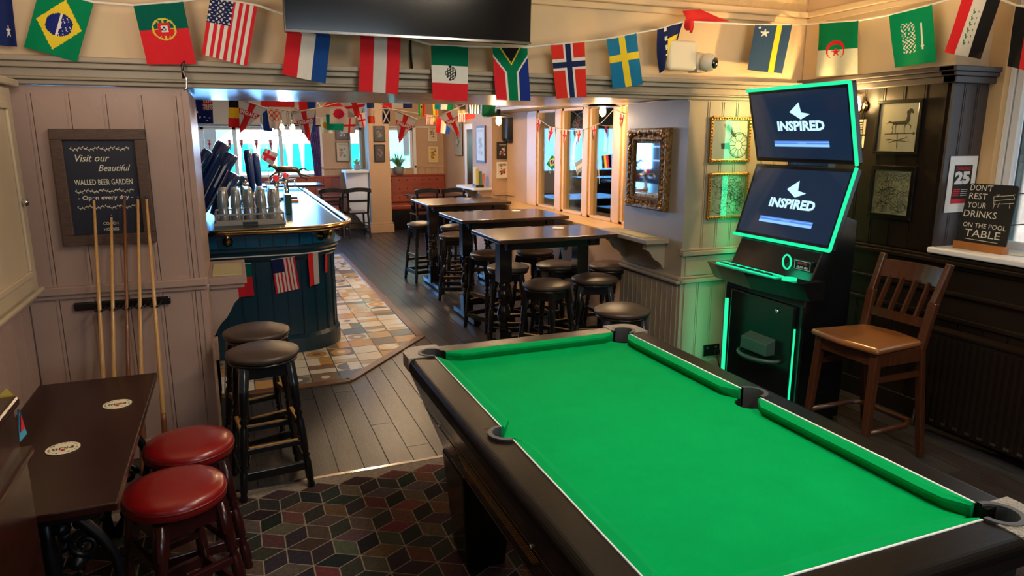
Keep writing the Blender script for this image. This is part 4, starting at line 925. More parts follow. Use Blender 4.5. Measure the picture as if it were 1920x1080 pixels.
b.face([(x+0.0, y, z-0.02) for x, y, z in rim]); b.build('payout_tray', mat('grey_green_plastic', rgb(60, 80, 76), 0.35), gm_)
b = MB(); b.lathe([(0.014, 0), (0.014, 0.01), (0.005, 0.014)], 14, (3.164, my0+0.24, 0.72), 0, (-1, 0, 0)); b.build('lock', M_chrome, gm_)
b = MB(); b.box(3.45, 3.54, my0+0.08, my1-0.1, 0, 0.02); b.box(3.22, 3.26, my0+0.05, my1-0.05, 0, 0.02); b.build('foot', M_black, gm_)
light('machine_glow', 'AREA', (3.44, 4.13, 1.45), 0.75, (0.0, 1.0, 0.42), 0.05, (PI/2, 0, 0), size_y=1.2)
light('machine_lower_glow', 'AREA', (3.22, 4.08, 0.45), 0.4, (0.0, 1.0, 0.42), 0.05, (PI/2, 0, 0), size_y=0.7)
light('machine_base_glow', 'AREA', (3.02, 3.55, 0.55), 0.15, (0.0, 1.0, 0.42), 0.5, (0, -PI/2, 0), size_y=0.6)
light('machine_console_glow', 'POINT', (3.02, 3.5, 1.08), 0.5, (0.0, 1.0, 0.45), 0.06)
# ---- sconce and labels behind the machine
sc_ = thing('wall_light', 'brass wall light glowing behind the gaming machine', 'wall light', PX(1610, 210, XD-0.02))
p = PX(1608, 205, XD-0.07)
b = MB(); b.lathe([(0.04, 0), (0.04, 0.012), (0.015, 0.02)], 16, (XD-0.016, p.y, p.z+0.02), 0, (-1, 0, 0)); b.tube([(XD-0.02, p.y, p.z+0.02), (XD-0.07, p.y, p.z-0.03), (XD-0.08, p.y, p.z-0.02)], 0.006, 8); b.build('backplate', M_gold, sc_)
b = MB(); b.lathe([(0.012, 0), (0.024, 0.02), (0.026, 0.05), (0.014, 0.09), (0.002, 0.105)], 14, (XD-0.08, p.y, p.z-0.02)); b.build('bulb', M_bulb, sc_)
b = MB(); b.lathe([(0.03, 0), (0.05, 0.13), (0.052, 0.13), (0.032, 0)], 16, (XD-0.08, p.y, p.z-0.03)); b.build('glass_shade', M_glass, sc_)
light('wall_light_lamp', 'POINT', (XD-0.13, p.y+0.02, p.z+0.05), 30, (1, 0.62, 0.22), 0.03)
p = PX(1609, 238, XD-0.02); p2 = PX(1609, 270, XD-0.02)
nz_ = thing('notice_label', 'small printed notice stuck on the dark wall right of the machine', 'notice', (XD-0.02, p.y, p.z))
b = MB(); b.box(XD-0.018, XD-0.016, p.y-0.06, p.y+0.07, p.z-0.05, p.z+0.05); b.box(XD-0.018, XD-0.016, p.y-0.06, p.y+0.07, p.z-0.14, p.z-0.06); b.build('paper', M_paper, nz_)
b = MB(); O = Vector((XD-0.0185, p.y+0.07, p.z+0.05)); R, D = Vector((0, -1, 0)), Vector((0, 0, -1))
for i in range(4): b.stroke(O, R, D, [(0.015, 0.02+i*0.016), (0.11, 0.02+i*0.016)], 0.006, 0, 0.0008)
for i in range(3): b.stroke(O, R, D, [(0.01, 0.13+i*0.016), (0.07, 0.13+i*0.016)], 0.005, 0, 0.0008)
b.build('small_print', M_ink, nz_)

# ================================================================ PICTURES
def frame_on(name, label, cat, O, R, D, W, H, fw_, fd, fmat, paper, art=None, mount=None, group=None, beads=False):
    N = D.cross(R).normalized(); t = thing(name, label, cat, O+R*W/2+D*H, group)
    b = MB()
    def bx(x0, x1, y0, y1, n0, n1, m=0):
        b.hexa([O+R*x0+D*y1+N*n0, O+R*x1+D*y1+N*n0, O+R*x1+D*y1+N*n1, O+R*x0+D*y1+N*n1, O+R*x0+D*y0+N*n0, O+R*x1+D*y0+N*n0, O+R*x1+D*y0+N*n1, O+R*x0+D*y0+N*n1], m)
    for (a, c, e, g_) in ((0, W, 0, fw_), (0, W, H-fw_, H), (0, fw_, fw_, H-fw_), (W-fw_, W, fw_, H-fw_)): bx(a, c, e, g_, 0, fd)
    f = b.build('frame', fmat, t, 0.003)
    if beads:
        b = MB(); n1 = int(W/0.022); n2 = int(H/0.022)
        for i in range(n1+1):
            for y in (fw_*0.5, H-fw_*0.5): b.lathe([(0.007, 0), (0.005, 0.006), (0, 0.008)], 6, O+R*(W*i/n1)+D*y+N*fd, 0, N)
        for i in range(n2+1):
            for x in (fw_*0.5, W-fw_*0.5): b.lathe([(0.007, 0), (0.005, 0.006), (0, 0.008)], 6, O+R*x+D*(H*i/n2)+N*fd, 0, N)
        b.build('beading', M_gilt, f)
    b = MB(); bx(fw_*0.9, W-fw_*0.9, fw_*0.9, H-fw_*0.9, 0.001, fd*0.35); pp = b.build('print', paper, t)
    if art:
        b = MB(); am = art(b, O+N*(fd*0.35), R, D, W, H, fw_); b.build('drawing', am, pp)
    if W*H > 0.08: b = MB(); bx(fw_, W-fw_, fw_, H-fw_, fd*0.5, fd*0.55); b.build('glazing', M_glass, t)
    return t
def art_map(seed, ink):
    def f(b, O, R, D, W, H, fw_):
        rn = random.Random(seed); iw, ih = W-2*fw_, H-2*fw_
        for i in range(190):
            x, y = rn.uniform(0.02, 0.98), rn.uniform(0.02, 0.98); a = rn.uniform(0, 2*PI); pts = [(fw_+x*iw, fw_+y*ih)]
            for k in range(rn.randint(5, 14)):
                a += rn.uniform(-0.8, 0.8); x += 0.035*math.cos(a); y += 0.028*math.sin(a)
                if not (0.02 < x < 0.98 and 0.02 < y < 0.98): break
                pts.append((fw_+x*iw, fw_+y*ih))
            b.stroke(O, R, D, pts, 0.0018 if i % 5 else 0.0035, 0, 0.0008)
        return ink
    return f
def art_horse(b, O, R, D, W, H, fw_):
    def q(pts): return [(W*x, H*y) for x, y in pts]
    b.flat(O, R, D, q([(0.36, 0.40), (0.66, 0.38), (0.68, 0.30), (0.66, 0.22), (0.73, 0.165), (0.78, 0.175), (0.82, 0.24), (0.80, 0.26), (0.755, 0.24), (0.74, 0.28), (0.75, 0.36), (0.73, 0.42), (0.66, 0.445), (0.38, 0.445)]), 0, 0.001)
    b.flat(O, R, D, q([(0.36, 0.40), (0.38, 0.43), (0.28, 0.42), (0.22, 0.44), (0.30, 0.38)]), 0, 0.0011)
    for pts in ([(0.40, 0.445), (0.37, 0.50), (0.40, 0.56), (0.36, 0.62)], [(0.46, 0.445), (0.44, 0.52), (0.46, 0.62)], [(0.66, 0.445), (0.64, 0.52), (0.66, 0.62)], [(0.72, 0.44), (0.78, 0.47), (0.77, 0.53)], [(0.38, 0.445), (0.70, 0.445)], [(0.5, 0.60), (0.52, 0.88)], [(0.22, 0.62), (0.84, 0.61)], [(0.32, 0.72), (0.72, 0.76)], [(0.34, 0.78), (0.70, 0.69)]): b.stroke(O, R, D, q(pts), 0.0045, 0, 0.001)
    b.flat(O, R, D, q([(0.84, 0.58), (0.90, 0.61), (0.84, 0.64)]), 0, 0.001)
    b.text(O, R, D, 'S', W*0.76, H*0.77, 0.016, off=0.001); b.text(O, R, D, 'W', W*0.3, H*0.75, 0.014, off=0.001); b.text(O, R, D, 'E', W*0.72, H*0.70, 0.012, off=0.001)
    return M_brown
def art_wheel(b, O, R, D, W, H, fw_):
    cx, cy, r = W*0.72, H*0.62, W*0.25
    for rr in (1.0, 0.9, 0.35): b.stroke(O, R, D, arc(cx, cy, r*rr, 0, 360, 28), 0.006 if rr == 1 else 0.003, 0, 0.001)
    for k in range(12):
        a = k*PI/6; b.stroke(O, R, D, [(cx+r*0.35*math.cos(a), cy+r*0.35*math.sin(a)), (cx+r*0.9*math.cos(a), cy+r*0.9*math.sin(a))], 0.004, 0, 0.001)
    b.flat(O, R, D, [(W*0.28, H*0.58), (W*0.5, H*0.56), (W*0.52, H*0.70), (W*0.30, H*0.70)], 0, 0.001); b.flat(O, R, D, [(W*0.44, H*0.16), (W*0.60, H*0.36), (W*0.66, H*0.44), (W*0.58, H*0.44), (W*0.40, H*0.22)], 0, 0.001)
    for k in range(6): b.stroke(O, R, D, [(W*0.33+k*0.01, H*0.16), (W*0.5+k*0.012, H*0.42)], 0.003, 0, 0.0012)
    return M_brown
RX, DZ = Vector((0, -1, 0)), Vector((0, 0, -1))     # on the dark wall (facing -x): right is -y
def on_dark(tl, bl, tr, X): A, B2, C2 = PX(*tl, X), PX(*bl, X), PX(*tr, X); return A, (A.y-C2.y), (A.z-B2.z)
A, W_, H_ = on_dark((1650, 189), (1641, 289), (1735, 188), XD-0.02)
frame_on('framed_print', 'black framed print of a horse weathervane on the dark wall', 'picture', Vector((XD-0.02, A.y, A.z)), RX, DZ, W_, H_, 0.022, 0.022, M_blackfr, M_paper, art_horse)
A, W_, H_ = on_dark((1638, 309), (1632, 405), (1722, 312), XD-0.02)
frame_on('framed_map', 'black framed old map hanging below the horse weathervane print', 'picture', Vector((XD-0.02, A.y, A.z)), RX, DZ, W_, H_, 0.030, 0.022, M_blackfr, M_mapp, art_map(3, mat('olive_ink', rgb(118, 118, 82), 0.8)))
RY = Vector((1, 0, 0))
A = PY(1332, 219, YW-0.02); B2 = PY(1332, 305, YW-0.02)
frame_on('framed_print', 'gilt framed print of a wheeled machine, partly behind the gaming machine', 'picture', Vector((A.x, YW-0.018, A.z)), RY, DZ, 0.36, A.z-B2.z, 0.022, 0.02, M_gilt, M_paper, art_wheel, beads=True)
A = PY(1328, 325, YW-0.02); B2 = PY(1328, 411, YW-0.02)
frame_on('framed_map', 'gilt framed map below the wheel print, left of the gaming machine', 'picture', Vector((A.x, YW-0.018, A.z)), RY, DZ, 0.36, A.z-B2.z, 0.022, 0.02, M_gilt, M_mapp, art_map(8, M_brown), beads=True)
# gilt mirror on the pier
mr = thing('gilt_mirror', 'rectangular mirror in a carved gilt frame on the grey pier', 'mirror', (XM-0.03, 4.78, 1.2))
A, B2, C2 = PX(1182, 241, XM-0.02), PX(1179, 386, XM-0.02), PX(1258, 240, XM-0.02); W_, H_ = A.y-C2.y, A.z-B2.z; O = Vector((XM-0.004, A.y, A.z)); N = Vector((-1, 0, 0))
b = MB(); fr = 0.115
def ring(i0, n0, i1, n1, m=0):
    P = lambda x, y, n: O+RX*x+DZ*y+N*n
    a = [(i0, i0), (W_-i0, i0), (W_-i0, H_-i0), (i0, H_-i0)]; c = [(i1, i1), (W_-i1, i1), (W_-i1, H_-i1), (i1, H_-i1)]
    for k in range(4): l = (k+1) % 4; b.face([P(*a[k], n0), P(*a[l], n0), P(*c[l], n1), P(*c[k], n1)], m)
for (i0, n0, i1, n1) in ((0, 0, 0, 0.03), (0, 0.03, 0.012, 0.045), (0.012, 0.045, 0.03, 0.045), (0.03, 0.045, 0.05, 0.032), (0.05, 0.032, 0.085, 0.045), (0.085, 0.045, 0.095, 0.03), (0.095, 0.03, fr, 0.022)): ring(i0, n0, i1, n1)
rn = random.Random(4)
for (u, v) in [(i/7, 0) for i in range(8)]+[(i/7, 1) for i in range(8)]+[(0, i/12) for i in range(1, 12)]+[(1, i/12) for i in range(1, 12)]:
    x_ = 0.045+(W_-0.09)*u; y_ = 0.045+(H_-0.09)*v; rr = 0.022 if (u in (0, 1) and v in (0, 1)) else rn.uniform(0.010, 0.016)
    for k in range(3): 
        a = rn.uniform(0, 2*PI); b.lathe([(rr, -0.004), (rr*0.8, rr*0.45), (rr*0.3, rr*0.8), (0, rr*0.85)], 8, O+RX*(x_+rr*0.9*math.cos(a))+DZ*(y_+rr*0.9*math.sin(a))+N*0.04, 1, N)
b.build('carved_frame', [M_giltm, M_gilt], mr)
b = MB(); b.face([O+RX*fr+DZ*fr+N*0.022, O+RX*(W_-fr)+DZ*fr+N*0.022, O+RX*(W_-fr)+DZ*(H_-fr)+N*0.022, O+RX*fr+DZ*(H_-fr)+N*0.022]); b.build('mirror_glass', M_mirror, mr)
# far pictures
def poster(label, O, R, D, W, H, fmat, cols, seed, name='framed_poster', fw_=0.015, text=None):
    t = thing(name, label, 'picture', O+R*W/2+D*H); N = D.cross(R).normalized(); rn = random.Random(seed)
    b = MB()
    def bx(x0, x1, y0, y1, n0, n1): b.hexa([O+R*x0+D*y1+N*n0, O+R*x1+D*y1+N*n0, O+R*x1+D*y1+N*n1, O+R*x0+D*y1+N*n1, O+R*x0+D*y0+N*n0, O+R*x1+D*y0+N*n0, O+R*x1+D*y0+N*n1, O+R*x0+D*y0+N*n1])
    bx(0, W, 0, H, 0, 0.015); b.build('frame', fmat, t)
    b = MB(); i = fw_; b.flat(O, R, D, [(i, i), (W-i, i), (W-i, H-i), (i, H-i)], 0, 0.017, cols[0])
    for k in range(16):
        x, y = rn.uniform(0.2, 0.65)*W, rn.uniform(0.2, 0.7)*H; w2, h2 = rn.uniform(0.05, 0.2)*W, rn.uniform(0.04, 0.14)*H
        b.flat(O, R, D, arc(x+w2/2, y+h2/2, min(w2, h2)*0.7, 0, 360, 7)[:-1] if k % 2 else [(x, y), (x+w2, y), (x+w2, y+h2), (x, y+h2)], 0, 0.0175+0.0002*k, rn.choice(cols[1:]))
    for k in range(3): b.stroke(O, R, D, [(W*0.2, H*(0.1+0.03*k)), (W*0.8, H*(0.1+0.03*k))], H*0.012, 0, 0.018, cols[-1])
    if text: b.text(O, R, D, text, W/2, H*0.22, H*0.10, 0, 0.022, c=cols[-1], fit=W*0.8)
    b.build('print', M_print, t)
K = (0.02, 0.02, 0.025)
def yrect(x0, y0, x1, y1, Y): a, c = PY(x0, y0, Y), PY(x1, y1, Y); return Vector((a.x, Y, a.z)), c.x-a.x, a.z-c.z
O, W_, H_ = yrect(931, 267, 952, 298, 8.69); poster('small black poster with a white figure on the far pier, below the speaker', O, RY, DZ, W_, H_, M_blackfr, [K, (0.5, 0.5, 0.5), (0.3, 0.05, 0.05), (0.6, 0.6, 0.6)], 1, 'metal_sign')
O, W_, H_ = yrect(931, 304, 952, 334, 8.69); poster('small cream sign with palm trees reading Malibu on the far pier', O, RY, DZ, W_, H_, M_wpaper, [(0.75, 0.7, 0.6), (0.03, 0.03, 0.03), (0.6, 0.06, 0.05), (0.05, 0.05, 0.05)], 2, 'metal_sign', 0.006, 'MALIBU')
O, W_, H_ = yrect(628, 232, 656, 262, YF-0.02); poster('small framed picture above another on the far wall, left of the pillar', O, RY, DZ, W_, H_, M_oldwood, [(0.12, 0.12, 0.14), (0.3, 0.3, 0.35), (0.2, 0.2, 0.2), (0.5, 0.5, 0.5)], 3)
O, W_, H_ = yrect(629, 266, 656, 303, YF-0.02); poster('framed seaside picture in orange and teal on the far wall, left of the pillar', O, RY, DZ, W_, H_, M_oldwood, [(0.5, 0.45, 0.35), (0.75, 0.35, 0.1), (0.7, 0.15, 0.08), (0.05, 0.25, 0.28), (0.05, 0.2, 0.22)], 4)
O, W_, H_ = yrect(700, 236, 722, 266, 13.38); poster('dark framed photograph, upper one on the pillar', O, RY, DZ, W_, H_, M_blackfr, [(0.05, 0.05, 0.06), (0.2, 0.18, 0.16), (0.12, 0.12, 0.12), (0.2, 0.2, 0.2)], 5)
O, W_, H_ = yrect(701, 271, 722, 303, 13.38); poster('dark framed photograph, lower one on the pillar', O, RY, DZ, W_, H_, M_blackfr, [(0.04, 0.04, 0.05), (0.25, 0.12, 0.08), (0.12, 0.12, 0.12), (0.08, 0.08, 0.1)], 6)
O, W_, H_ = yrect(802, 237, 819, 265, YF-0.02); poster('cream poster, upper one on the far wall right of the window', O, RY, DZ, W_, H_, M_paper, [(0.65, 0.55, 0.4), (0.2, 0.12, 0.08), (0.4, 0.2, 0.1), (0.2, 0.15, 0.1)], 7, 'poster')
O, W_, H_ = yrect(803, 275, 821, 304, YF-0.02); poster('yellow poster, lower one on the far wall right of the window', O, RY, DZ, W_, H_, M_paper, [(0.75, 0.55, 0.15), (0.1, 0.08, 0.05), (0.5, 0.1, 0.05), (0.15, 0.12, 0.08)], 8, 'poster')
A, B2, C2 = PX(851, 228, 4.13), PX(851, 291, 4.13), PX(866, 230, 4.13); poster('tall narrow framed poster on the alcove side wall', Vector((4.148, A.y, A.z)), RX, DZ, A.y-C2.y, A.z-B2.z, M_blackfr, [(0.35, 0.33, 0.32), (0.1, 0.1, 0.1), (0.5, 0.5, 0.5), (0.08, 0.08, 0.08)], 9)
A, B2, C2 = PX(893, 236, XP-0.01), PX(893, 304, XP-0.01), PX(910, 232, XP-0.01); poster('framed notice on the side of the far pier, bluish daylight put into its print', Vector((XP-0.002, A.y, A.z)), RX, DZ, A.y-C2.y, A.z-B2.z, M_oldwood, [(0.6, 0.68, 0.75), (0.35, 0.5, 0.6), (0.5, 0.6, 0.68), (0.3, 0.4, 0.5)], 10, fw_=0.03)  # pale blue print colours carry the bluish window light falling on it

# ================================================================ POSTER AND CHALK SIGN AT THE WINDOW
RYp = Vector((1, 0, 0)); O = Vector((4.085, Y1-0.019, 1.69)); W_, H_ = 0.245, 0.345
ch = thing('challenge_poster', 'white Challenge 25 poster on the dark window reveal', 'poster', O+RYp*W_/2+DZ*H_)
b = MB(); b.flat(O, RYp, DZ, [(0, 0), (W_, 0), (W_, H_), (0, H_)], 0, 0.0); b.build('paper', M_wpaper, ch)
b = MB(); b.flat(O, RYp, DZ, [(0.045, 0.055), (0.205, 0.055), (0.205, 0.28), (0.045, 0.28)], 0, 0.001); b.build('black_panel', M_ink, ch)
b = MB(); b.flat(O, RYp, DZ, [(0.045, 0.262), (0.205, 0.262), (0.205, 0.29), (0.045, 0.29)], 0, 0.0015); b.text(O, RYp, DZ, 'CHALLENGE', 0.125, 0.083, 0.018, off=0.0018, bold=0.02, fit=0.13)
for k in range(4): b.stroke(O, RYp, DZ, [(0.055, 0.205+0.012*k), (0.115, 0.205+0.012*k)], 0.005, 0, 0.0018)
b.build('red_print', M_redink, ch)
b = MB(); b.text(O, RYp, DZ, '25', 0.125, 0.165, 0.068, off=0.002, bold=0.06, fit=0.135)
for k in range(4): b.stroke(O, RYp, DZ, [(0.125, 0.205+0.012*k), (0.19, 0.205+0.012*k)], 0.004, 0, 0.0018)
b.build('white_print', M_white, ch)
cs = thing('chalk_sign', 'small chalkboard on the right window sill reading Don\'t rest your drinks on the pool table', 'sign', (4.14, 2.80, 1.135))
A = PX(1806, 349, 4.14); Xc = 4.14; ya, yb, zt_, zb_ = 2.955, 2.655, 1.53, 1.175
b = MB()
def roundrect(x0, x1, z0, z1, r): return [(x0, z0), (x1, z0)]+[(x1-r+r*math.cos(math.radians(a)), z1-r+r*math.sin(math.radians(a))) for a in (0, 30, 60, 90)]+[(x0+r+r*math.cos(math.radians(a)), z1-r+r*math.sin(math.radians(a))) for a in (90, 120, 150, 180)]
b.prism(roundrect(yb, ya, zb_-0.02, zt_, 0.02), Xc, Xc+0.008, fn=lambda y, z, x: (x+(z-1.17)*0.12, y, z)); b.build('board', M_ink, cs)
b = MB(); b.box(Xc-0.022, Xc+0.03, yb-0.005, ya+0.005, 1.135, 1.18); b.build('wooden_foot', M_pine, cs, 0.004)
U_ = Vector((-0.12, 0, -1)).normalized(); O = Vector((Xc+(zt_-1.17)*0.12, ya, zt_)); b = MB()
rows = [("DON'T", 0.085, 0.042, 0.036, 0.135), ('REST', 0.075, 0.092, 0.036, 0.11), ('YOUR', 0.08, 0.145, 0.034, 0.115), ('DRINKS', 0.11, 0.20, 0.040, 0.20), ('ON THE POOL', 0.15, 0.262, 0.028, 0.26), ('TABLE', 0.15, 0.318, 0.044, 0.215)]
for (s_, x_, y_, h_, f_) in rows: b.text(O, RX, U_, s_, x_, y_, h_, off=0.002, fit=f_)
b.build('chalk_lettering', M_chalk, cs)
b = MB()
for pts in ([(0.17, 0.07), (0.28, 0.055), (0.29, 0.075), (0.175, 0.095), (0.17, 0.07)], [(0.175, 0.095), (0.178, 0.115), (0.29, 0.10)], [(0.185, 0.10), (0.18, 0.14)], [(0.21, 0.105), (0.205, 0.13)], [(0.27, 0.10), (0.272, 0.13)], [(0.185, 0.055), (0.19, 0.07), (0.2, 0.055)], [(0.22, 0.065), (0.29, 0.05)]): b.stroke(O, RX, U_, pts, 0.003, 0, 0.002)
b.stroke(O, RX, U_, [(0.05, 0.333), (0.25, 0.338)], 0.003, 0, 0.002)
b.build('chalk_drawing', M_chalk, cs)
p = Vector((4.2, 2.62, 1.1365)); b = MB(); b.lathe([(0.05, 0), (0.05, 0.002)], 24, p); tag(b.build('beer_mat', M_paper), 'cream beer mat on the window sill beside the chalk sign', 'beer mat')

# ================================================================ COUNTER-HEIGHT CHAIR
cc = thing('tall_chair', 'tall brown wooden chair with a worn tan leather seat by the dark wall', 'chair', (3.29, 2.77, 0))
SH = 0.72; xa, xb_, ya_, yb2 = 3.08, 3.50, 3.01, 2.54
b = MB(); b.prism([(xa+0.0, ya_+0.0), (xa-0.03, (ya_+yb2)/2), (xa, yb2), (xb_-0.03, yb2+0.04), (xb_, (ya_+yb2)/2), (xb_-0.03, ya_-0.04)], SH-0.045, SH-0.008); b.build('seat', M_seatlea, cc, 0.018, segs=3)
b = MB(); b.box(xa+0.03, xb_-0.06, ya_-0.05, ya_-0.025, SH-0.12, SH-0.045); b.box(xa+0.03, xb_-0.06, yb2+0.025, yb2+0.05, SH-0.12, SH-0.045); b.box(xa+0.03, xa+0.055, yb2+0.05, ya_-0.05, SH-0.12, SH-0.045); b.box(xb_-0.08, xb_-0.055, yb2+0.06, ya_-0.06, SH-0.12, SH-0.045); b.build('seat_rail', M_chair, cc)
for (y, s) in ((ya_-0.045, 1), (yb2+0.045, -1)):
    b = MB(); b.bar((xa+0.0, y+s*0.02, 0), (xa+0.045, y, SH-0.045), 0.034, 0.034, w2=0.045, h2=0.045); b.build('front_leg', M_chair, cc, 0.005)
    b = MB(); b.bar((xb_+0.06, y+s*0.0, 0), (xb_-0.05, y, SH-0.05), 0.034, 0.036, w2=0.036, h2=0.048); b.bar((xb_-0.05, y, SH-0.06), (xb_+0.0, y+s*0.01, 0.92), 0.036, 0.05); b.bar((xb_, y+s*0.01, 0.91), (xb_+0.075, y+s*0.02, 1.13), 0.036, 0.045, h2=0.032); b.build('rear_post', M_chair, cc, 0.006)
b = MB()
for i in range(8):
    t0, t1 = i/8, (i+1)/8; yy0, yy1 = yb2+0.04+(ya_-yb2-0.08)*t0, yb2+0.04+(ya_-yb2-0.08)*t1; c0, c1 = 0.03*math.sin(PI*t0), 0.03*math.sin(PI*t1)
    b.hexa([(xb_+0.035+c0, yy0, 1.00), (xb_+0.055+c0, yy0, 1.00), (xb_+0.055+c1, yy1, 1.00), (xb_+0.035+c1, yy1, 1.00), (xb_+0.06+c0, yy0, 1.10), (xb_+0.08+c0, yy0, 1.10), (xb_+0.08+c1, yy1, 1.10), (xb_+0.06+c1, yy1, 1.10)])
b.build('top_rail', M_chair, cc)
b = MB(); b.bar((xb_-0.02, yb2+0.05, 0.80), (xb_-0.02, ya_-0.05, 0.80), 0.02, 0.05); b.build('lower_rail', M_chair, cc)
for i in range(4):
    y = yb2+0.12+i*0.083; b = MB(); b.bar((xb_-0.02, y, 0.82), (xb_+0.06, y, 1.01), 0.012, 0.032, up=(1, 0, 0)); b.build('back_slat', M_chair, cc)
b = MB(); z = 0.22; b.tube([(xa+0.02, ya_-0.04, z), (xb_-0.1, ya_-0.04, z), (xb_-0.02, ya_-0.08, z), (xb_-0.02, yb2+0.08, z), (xb_-0.1, yb2+0.04, z), (xa+0.02, yb2+0.04, z)], 0.016, 8); b.bar((xa+0.015, yb2+0.03, 0.18), (xa+0.015, ya_-0.03, 0.18), 0.03, 0.04); b.build('footrest', M_chair, cc)
for s_, y in ((1, ya_-0.045), (-1, yb2+0.045)): b = MB(); b.bar((xa+0.03, y, 0.52), (xb_-0.0, y, 0.52), 0.018, 0.03); b.build('stretcher', M_chair, cc)
# ================================================================ RADIATOR
rd = thing('radiator', 'long dark painted radiator under the window behind the tall chair', 'radiator', (3.94, 2.0, 0.04))
b = MB(); b.box(3.88, 3.96, 0.9, 2.88, 0.08, 0.66)
y = 0.92
while y < 2.86: b.box(3.872, 3.88, y, y+0.022, 0.10, 0.63); y += 0.04
b.build('panel', M_steel, rd, 0.002)
b = MB(); b.box(3.87, 3.97, 0.89, 2.89, 0.655, 0.67)
b.build('top_grille', M_steel, rd)
b = MB(); y = 0.95
while y < 2.8: b.box(3.868, 3.874, y, y+0.03, 0.10, 0.118); y += 0.075
b.build('lower_vents', M_chrome, rd)
b = MB(); b.box(3.9, 4.04, 2.6, 2.63, 0.3, 0.5); b.box(3.9, 4.04, 1.2, 1.23, 0.3, 0.5); b.build('wall_bracket', M_steel, rd)
b = MB(); b.tube([(3.92, 2.92, 0.0), (3.92, 2.92, 0.12), (3.92, 2.86, 0.12)], 0.01, 8); b.build('pipe', M_chrome, rd)

# ================================================================ SOCKET WITH CABLE, CEILING-LINE ITEMS
p = PY(1333, 656, YW-0.03); so = thing('wall_socket', 'black double socket on the pier panelling left of the gaming machine', 'socket', (p.x, YW-0.02, p.z))
b = MB(); b.box(p.x-0.075, p.x+0.075, YW-0.036, YW-0.026, p.z-0.045, p.z+0.045); b.build('faceplate', M_black, so, 0.004)
b = MB(); b.box(p.x-0.05, p.x-0.03, YW-0.040, YW-0.036, p.z+0.015, p.z+0.03); b.box(p.x+0.03, p.x+0.05, YW-0.040, YW-0.036, p.z+0.015, p.z+0.03); b.build('switch', M_rubber, so)
b = MB(); q = Vector((p.x+0.04, YW-0.055, p.z-0.005)); b.box(q.x-0.022, q.x+0.022, YW-0.062, YW-0.041, q.z-0.028, q.z+0.01)
pg = tag(b.build('plug', M_black, None, 0.004), 'black plug with trailing cable in the double socket', 'plug')
b = MB(); b.tube([(q.x, YW-0.052, q.z-0.02), (q.x+0.01, YW-0.07, q.z-0.1), (q.x+0.05, YW-0.08, q.z-0.22), (q.x+0.15, YW-0.07, 0.02), (q.x+0.25, YW-0.07, 0.012)], 0.005, 6)
c2 = b.build('cable', M_blkcord, pg)
tv = thing('television', 'large black wall-mounted television above the opening', 'television', (0.99, 3.98, 2.33))
tvz = 2.335
def tilt(mb):
    for i, v in enumerate(mb.v): mb.v[i] = Vector((v.x, v.y-(v.z-tvz)*0.055, v.z))
    return mb
b = MB(); b.box(0.31, 1.685, 3.94, 3.99, tvz, tvz+0.80); tilt(b).build('casing', M_plast, tv, 0.006)
b = MB(); b.box(0.32, 1.675, 3.936, 3.941, tvz+0.018, tvz+0.79); tilt(b).build('screen', M_screen, tv)
b = MB(); b.box(0.31, 1.685, 3.932, 3.941, tvz, tvz+0.012); b.build('lower_trim', M_chrome, tv)
b = MB(); b.box(0.8, 1.2, 3.96, 4.27, tvz+0.25, tvz+0.45); b.build('wall_mount', M_black, tv)
b = MB(); b.tube([(1.045, 4.255, 2.42), (1.043, 4.25, 2.30), (1.047, 4.245, 2.20)], 0.007, 8); tag(b.build('television_cable', M_blkcord), 'short black cable hanging below the television', 'cable')
hk = thing('hook', 'black and silver hook hanging on the ledge at the corner of the opening', 'hook', (-0.19, 4.14, 2.07))
b = MB(); b.tube([(-0.170, 4.17, 2.185), (-0.175, 4.13, 2.195), (-0.195, 4.125, 2.17), (-0.195, 4.125, 2.10)], 0.007, 8); b.build('black_part', M_black, hk)
b = MB(); b.tube([(-0.195, 4.118, 2.14), (-0.180, 4.118, 2.10), (-0.185, 4.118, 2.05), (-0.20, 4.118, 2.045)], 0.006, 8); b.build('silver_part', M_chrome, hk)
# alarm box and dome camera standing on the ledge
wb = thing('wall_speaker', 'white plastic wall box standing on the ledge beside the dome camera', 'speaker', (2.8, 4.18, 2.2))
A = PY(1256, 73, 4.12); B2 = PY(1307, 133, 4.12)
b = MB(); b.box(A.x, B2.x, 4.12, 4.20, B2.z, A.z); b.build('front_cover', M_wplast, wb, 0.025, segs=4)
b = MB(); b.box(A.x+0.05, B2.x-0.05, 4.19, 4.27, B2.z+0.05, A.z-0.05); b.build('bracket', M_wplast, wb)
dc = thing('security_camera', 'white dome security camera on the ledge right of the white box', 'security camera', (3.0, 4.15, 2.2))
c_ = PY(1326, 117, 4.13); ax = Vector((0.35, -0.9, -0.15)).normalized()
b = MB(); b.lathe([(0.055, -0.09), (0.06, -0.085), (0.06, -0.05), (0.05, -0.03)], 20, c_, 0, ax); b.lathe([(0.03, 0.0), (0.062, -0.02+0.02)], 4, c_, 0, ax); b.build('base', M_wplast, dc)
b = MB(); b.lathe([(0.045, -0.035), (0.058, -0.02), (0.062, 0.005), (0.056, 0.035), (0.04, 0.055), (0.038, 0.06)], 24, c_, 0, ax); b.build('housing', M_wplast, dc)
b = MB(); b.lathe([(0.038, 0.055), (0.036, 0.066), (0.02, 0.075), (0, 0.078)], 20, c_, 0, ax); b.build('lens', M_screen, dc)
b = MB(); b.box(c_.x-0.05, c_.x+0.03, 4.17, 4.27, c_.z-0.06, c_.z+0.02); b.build('mount', M_wplast, dc)
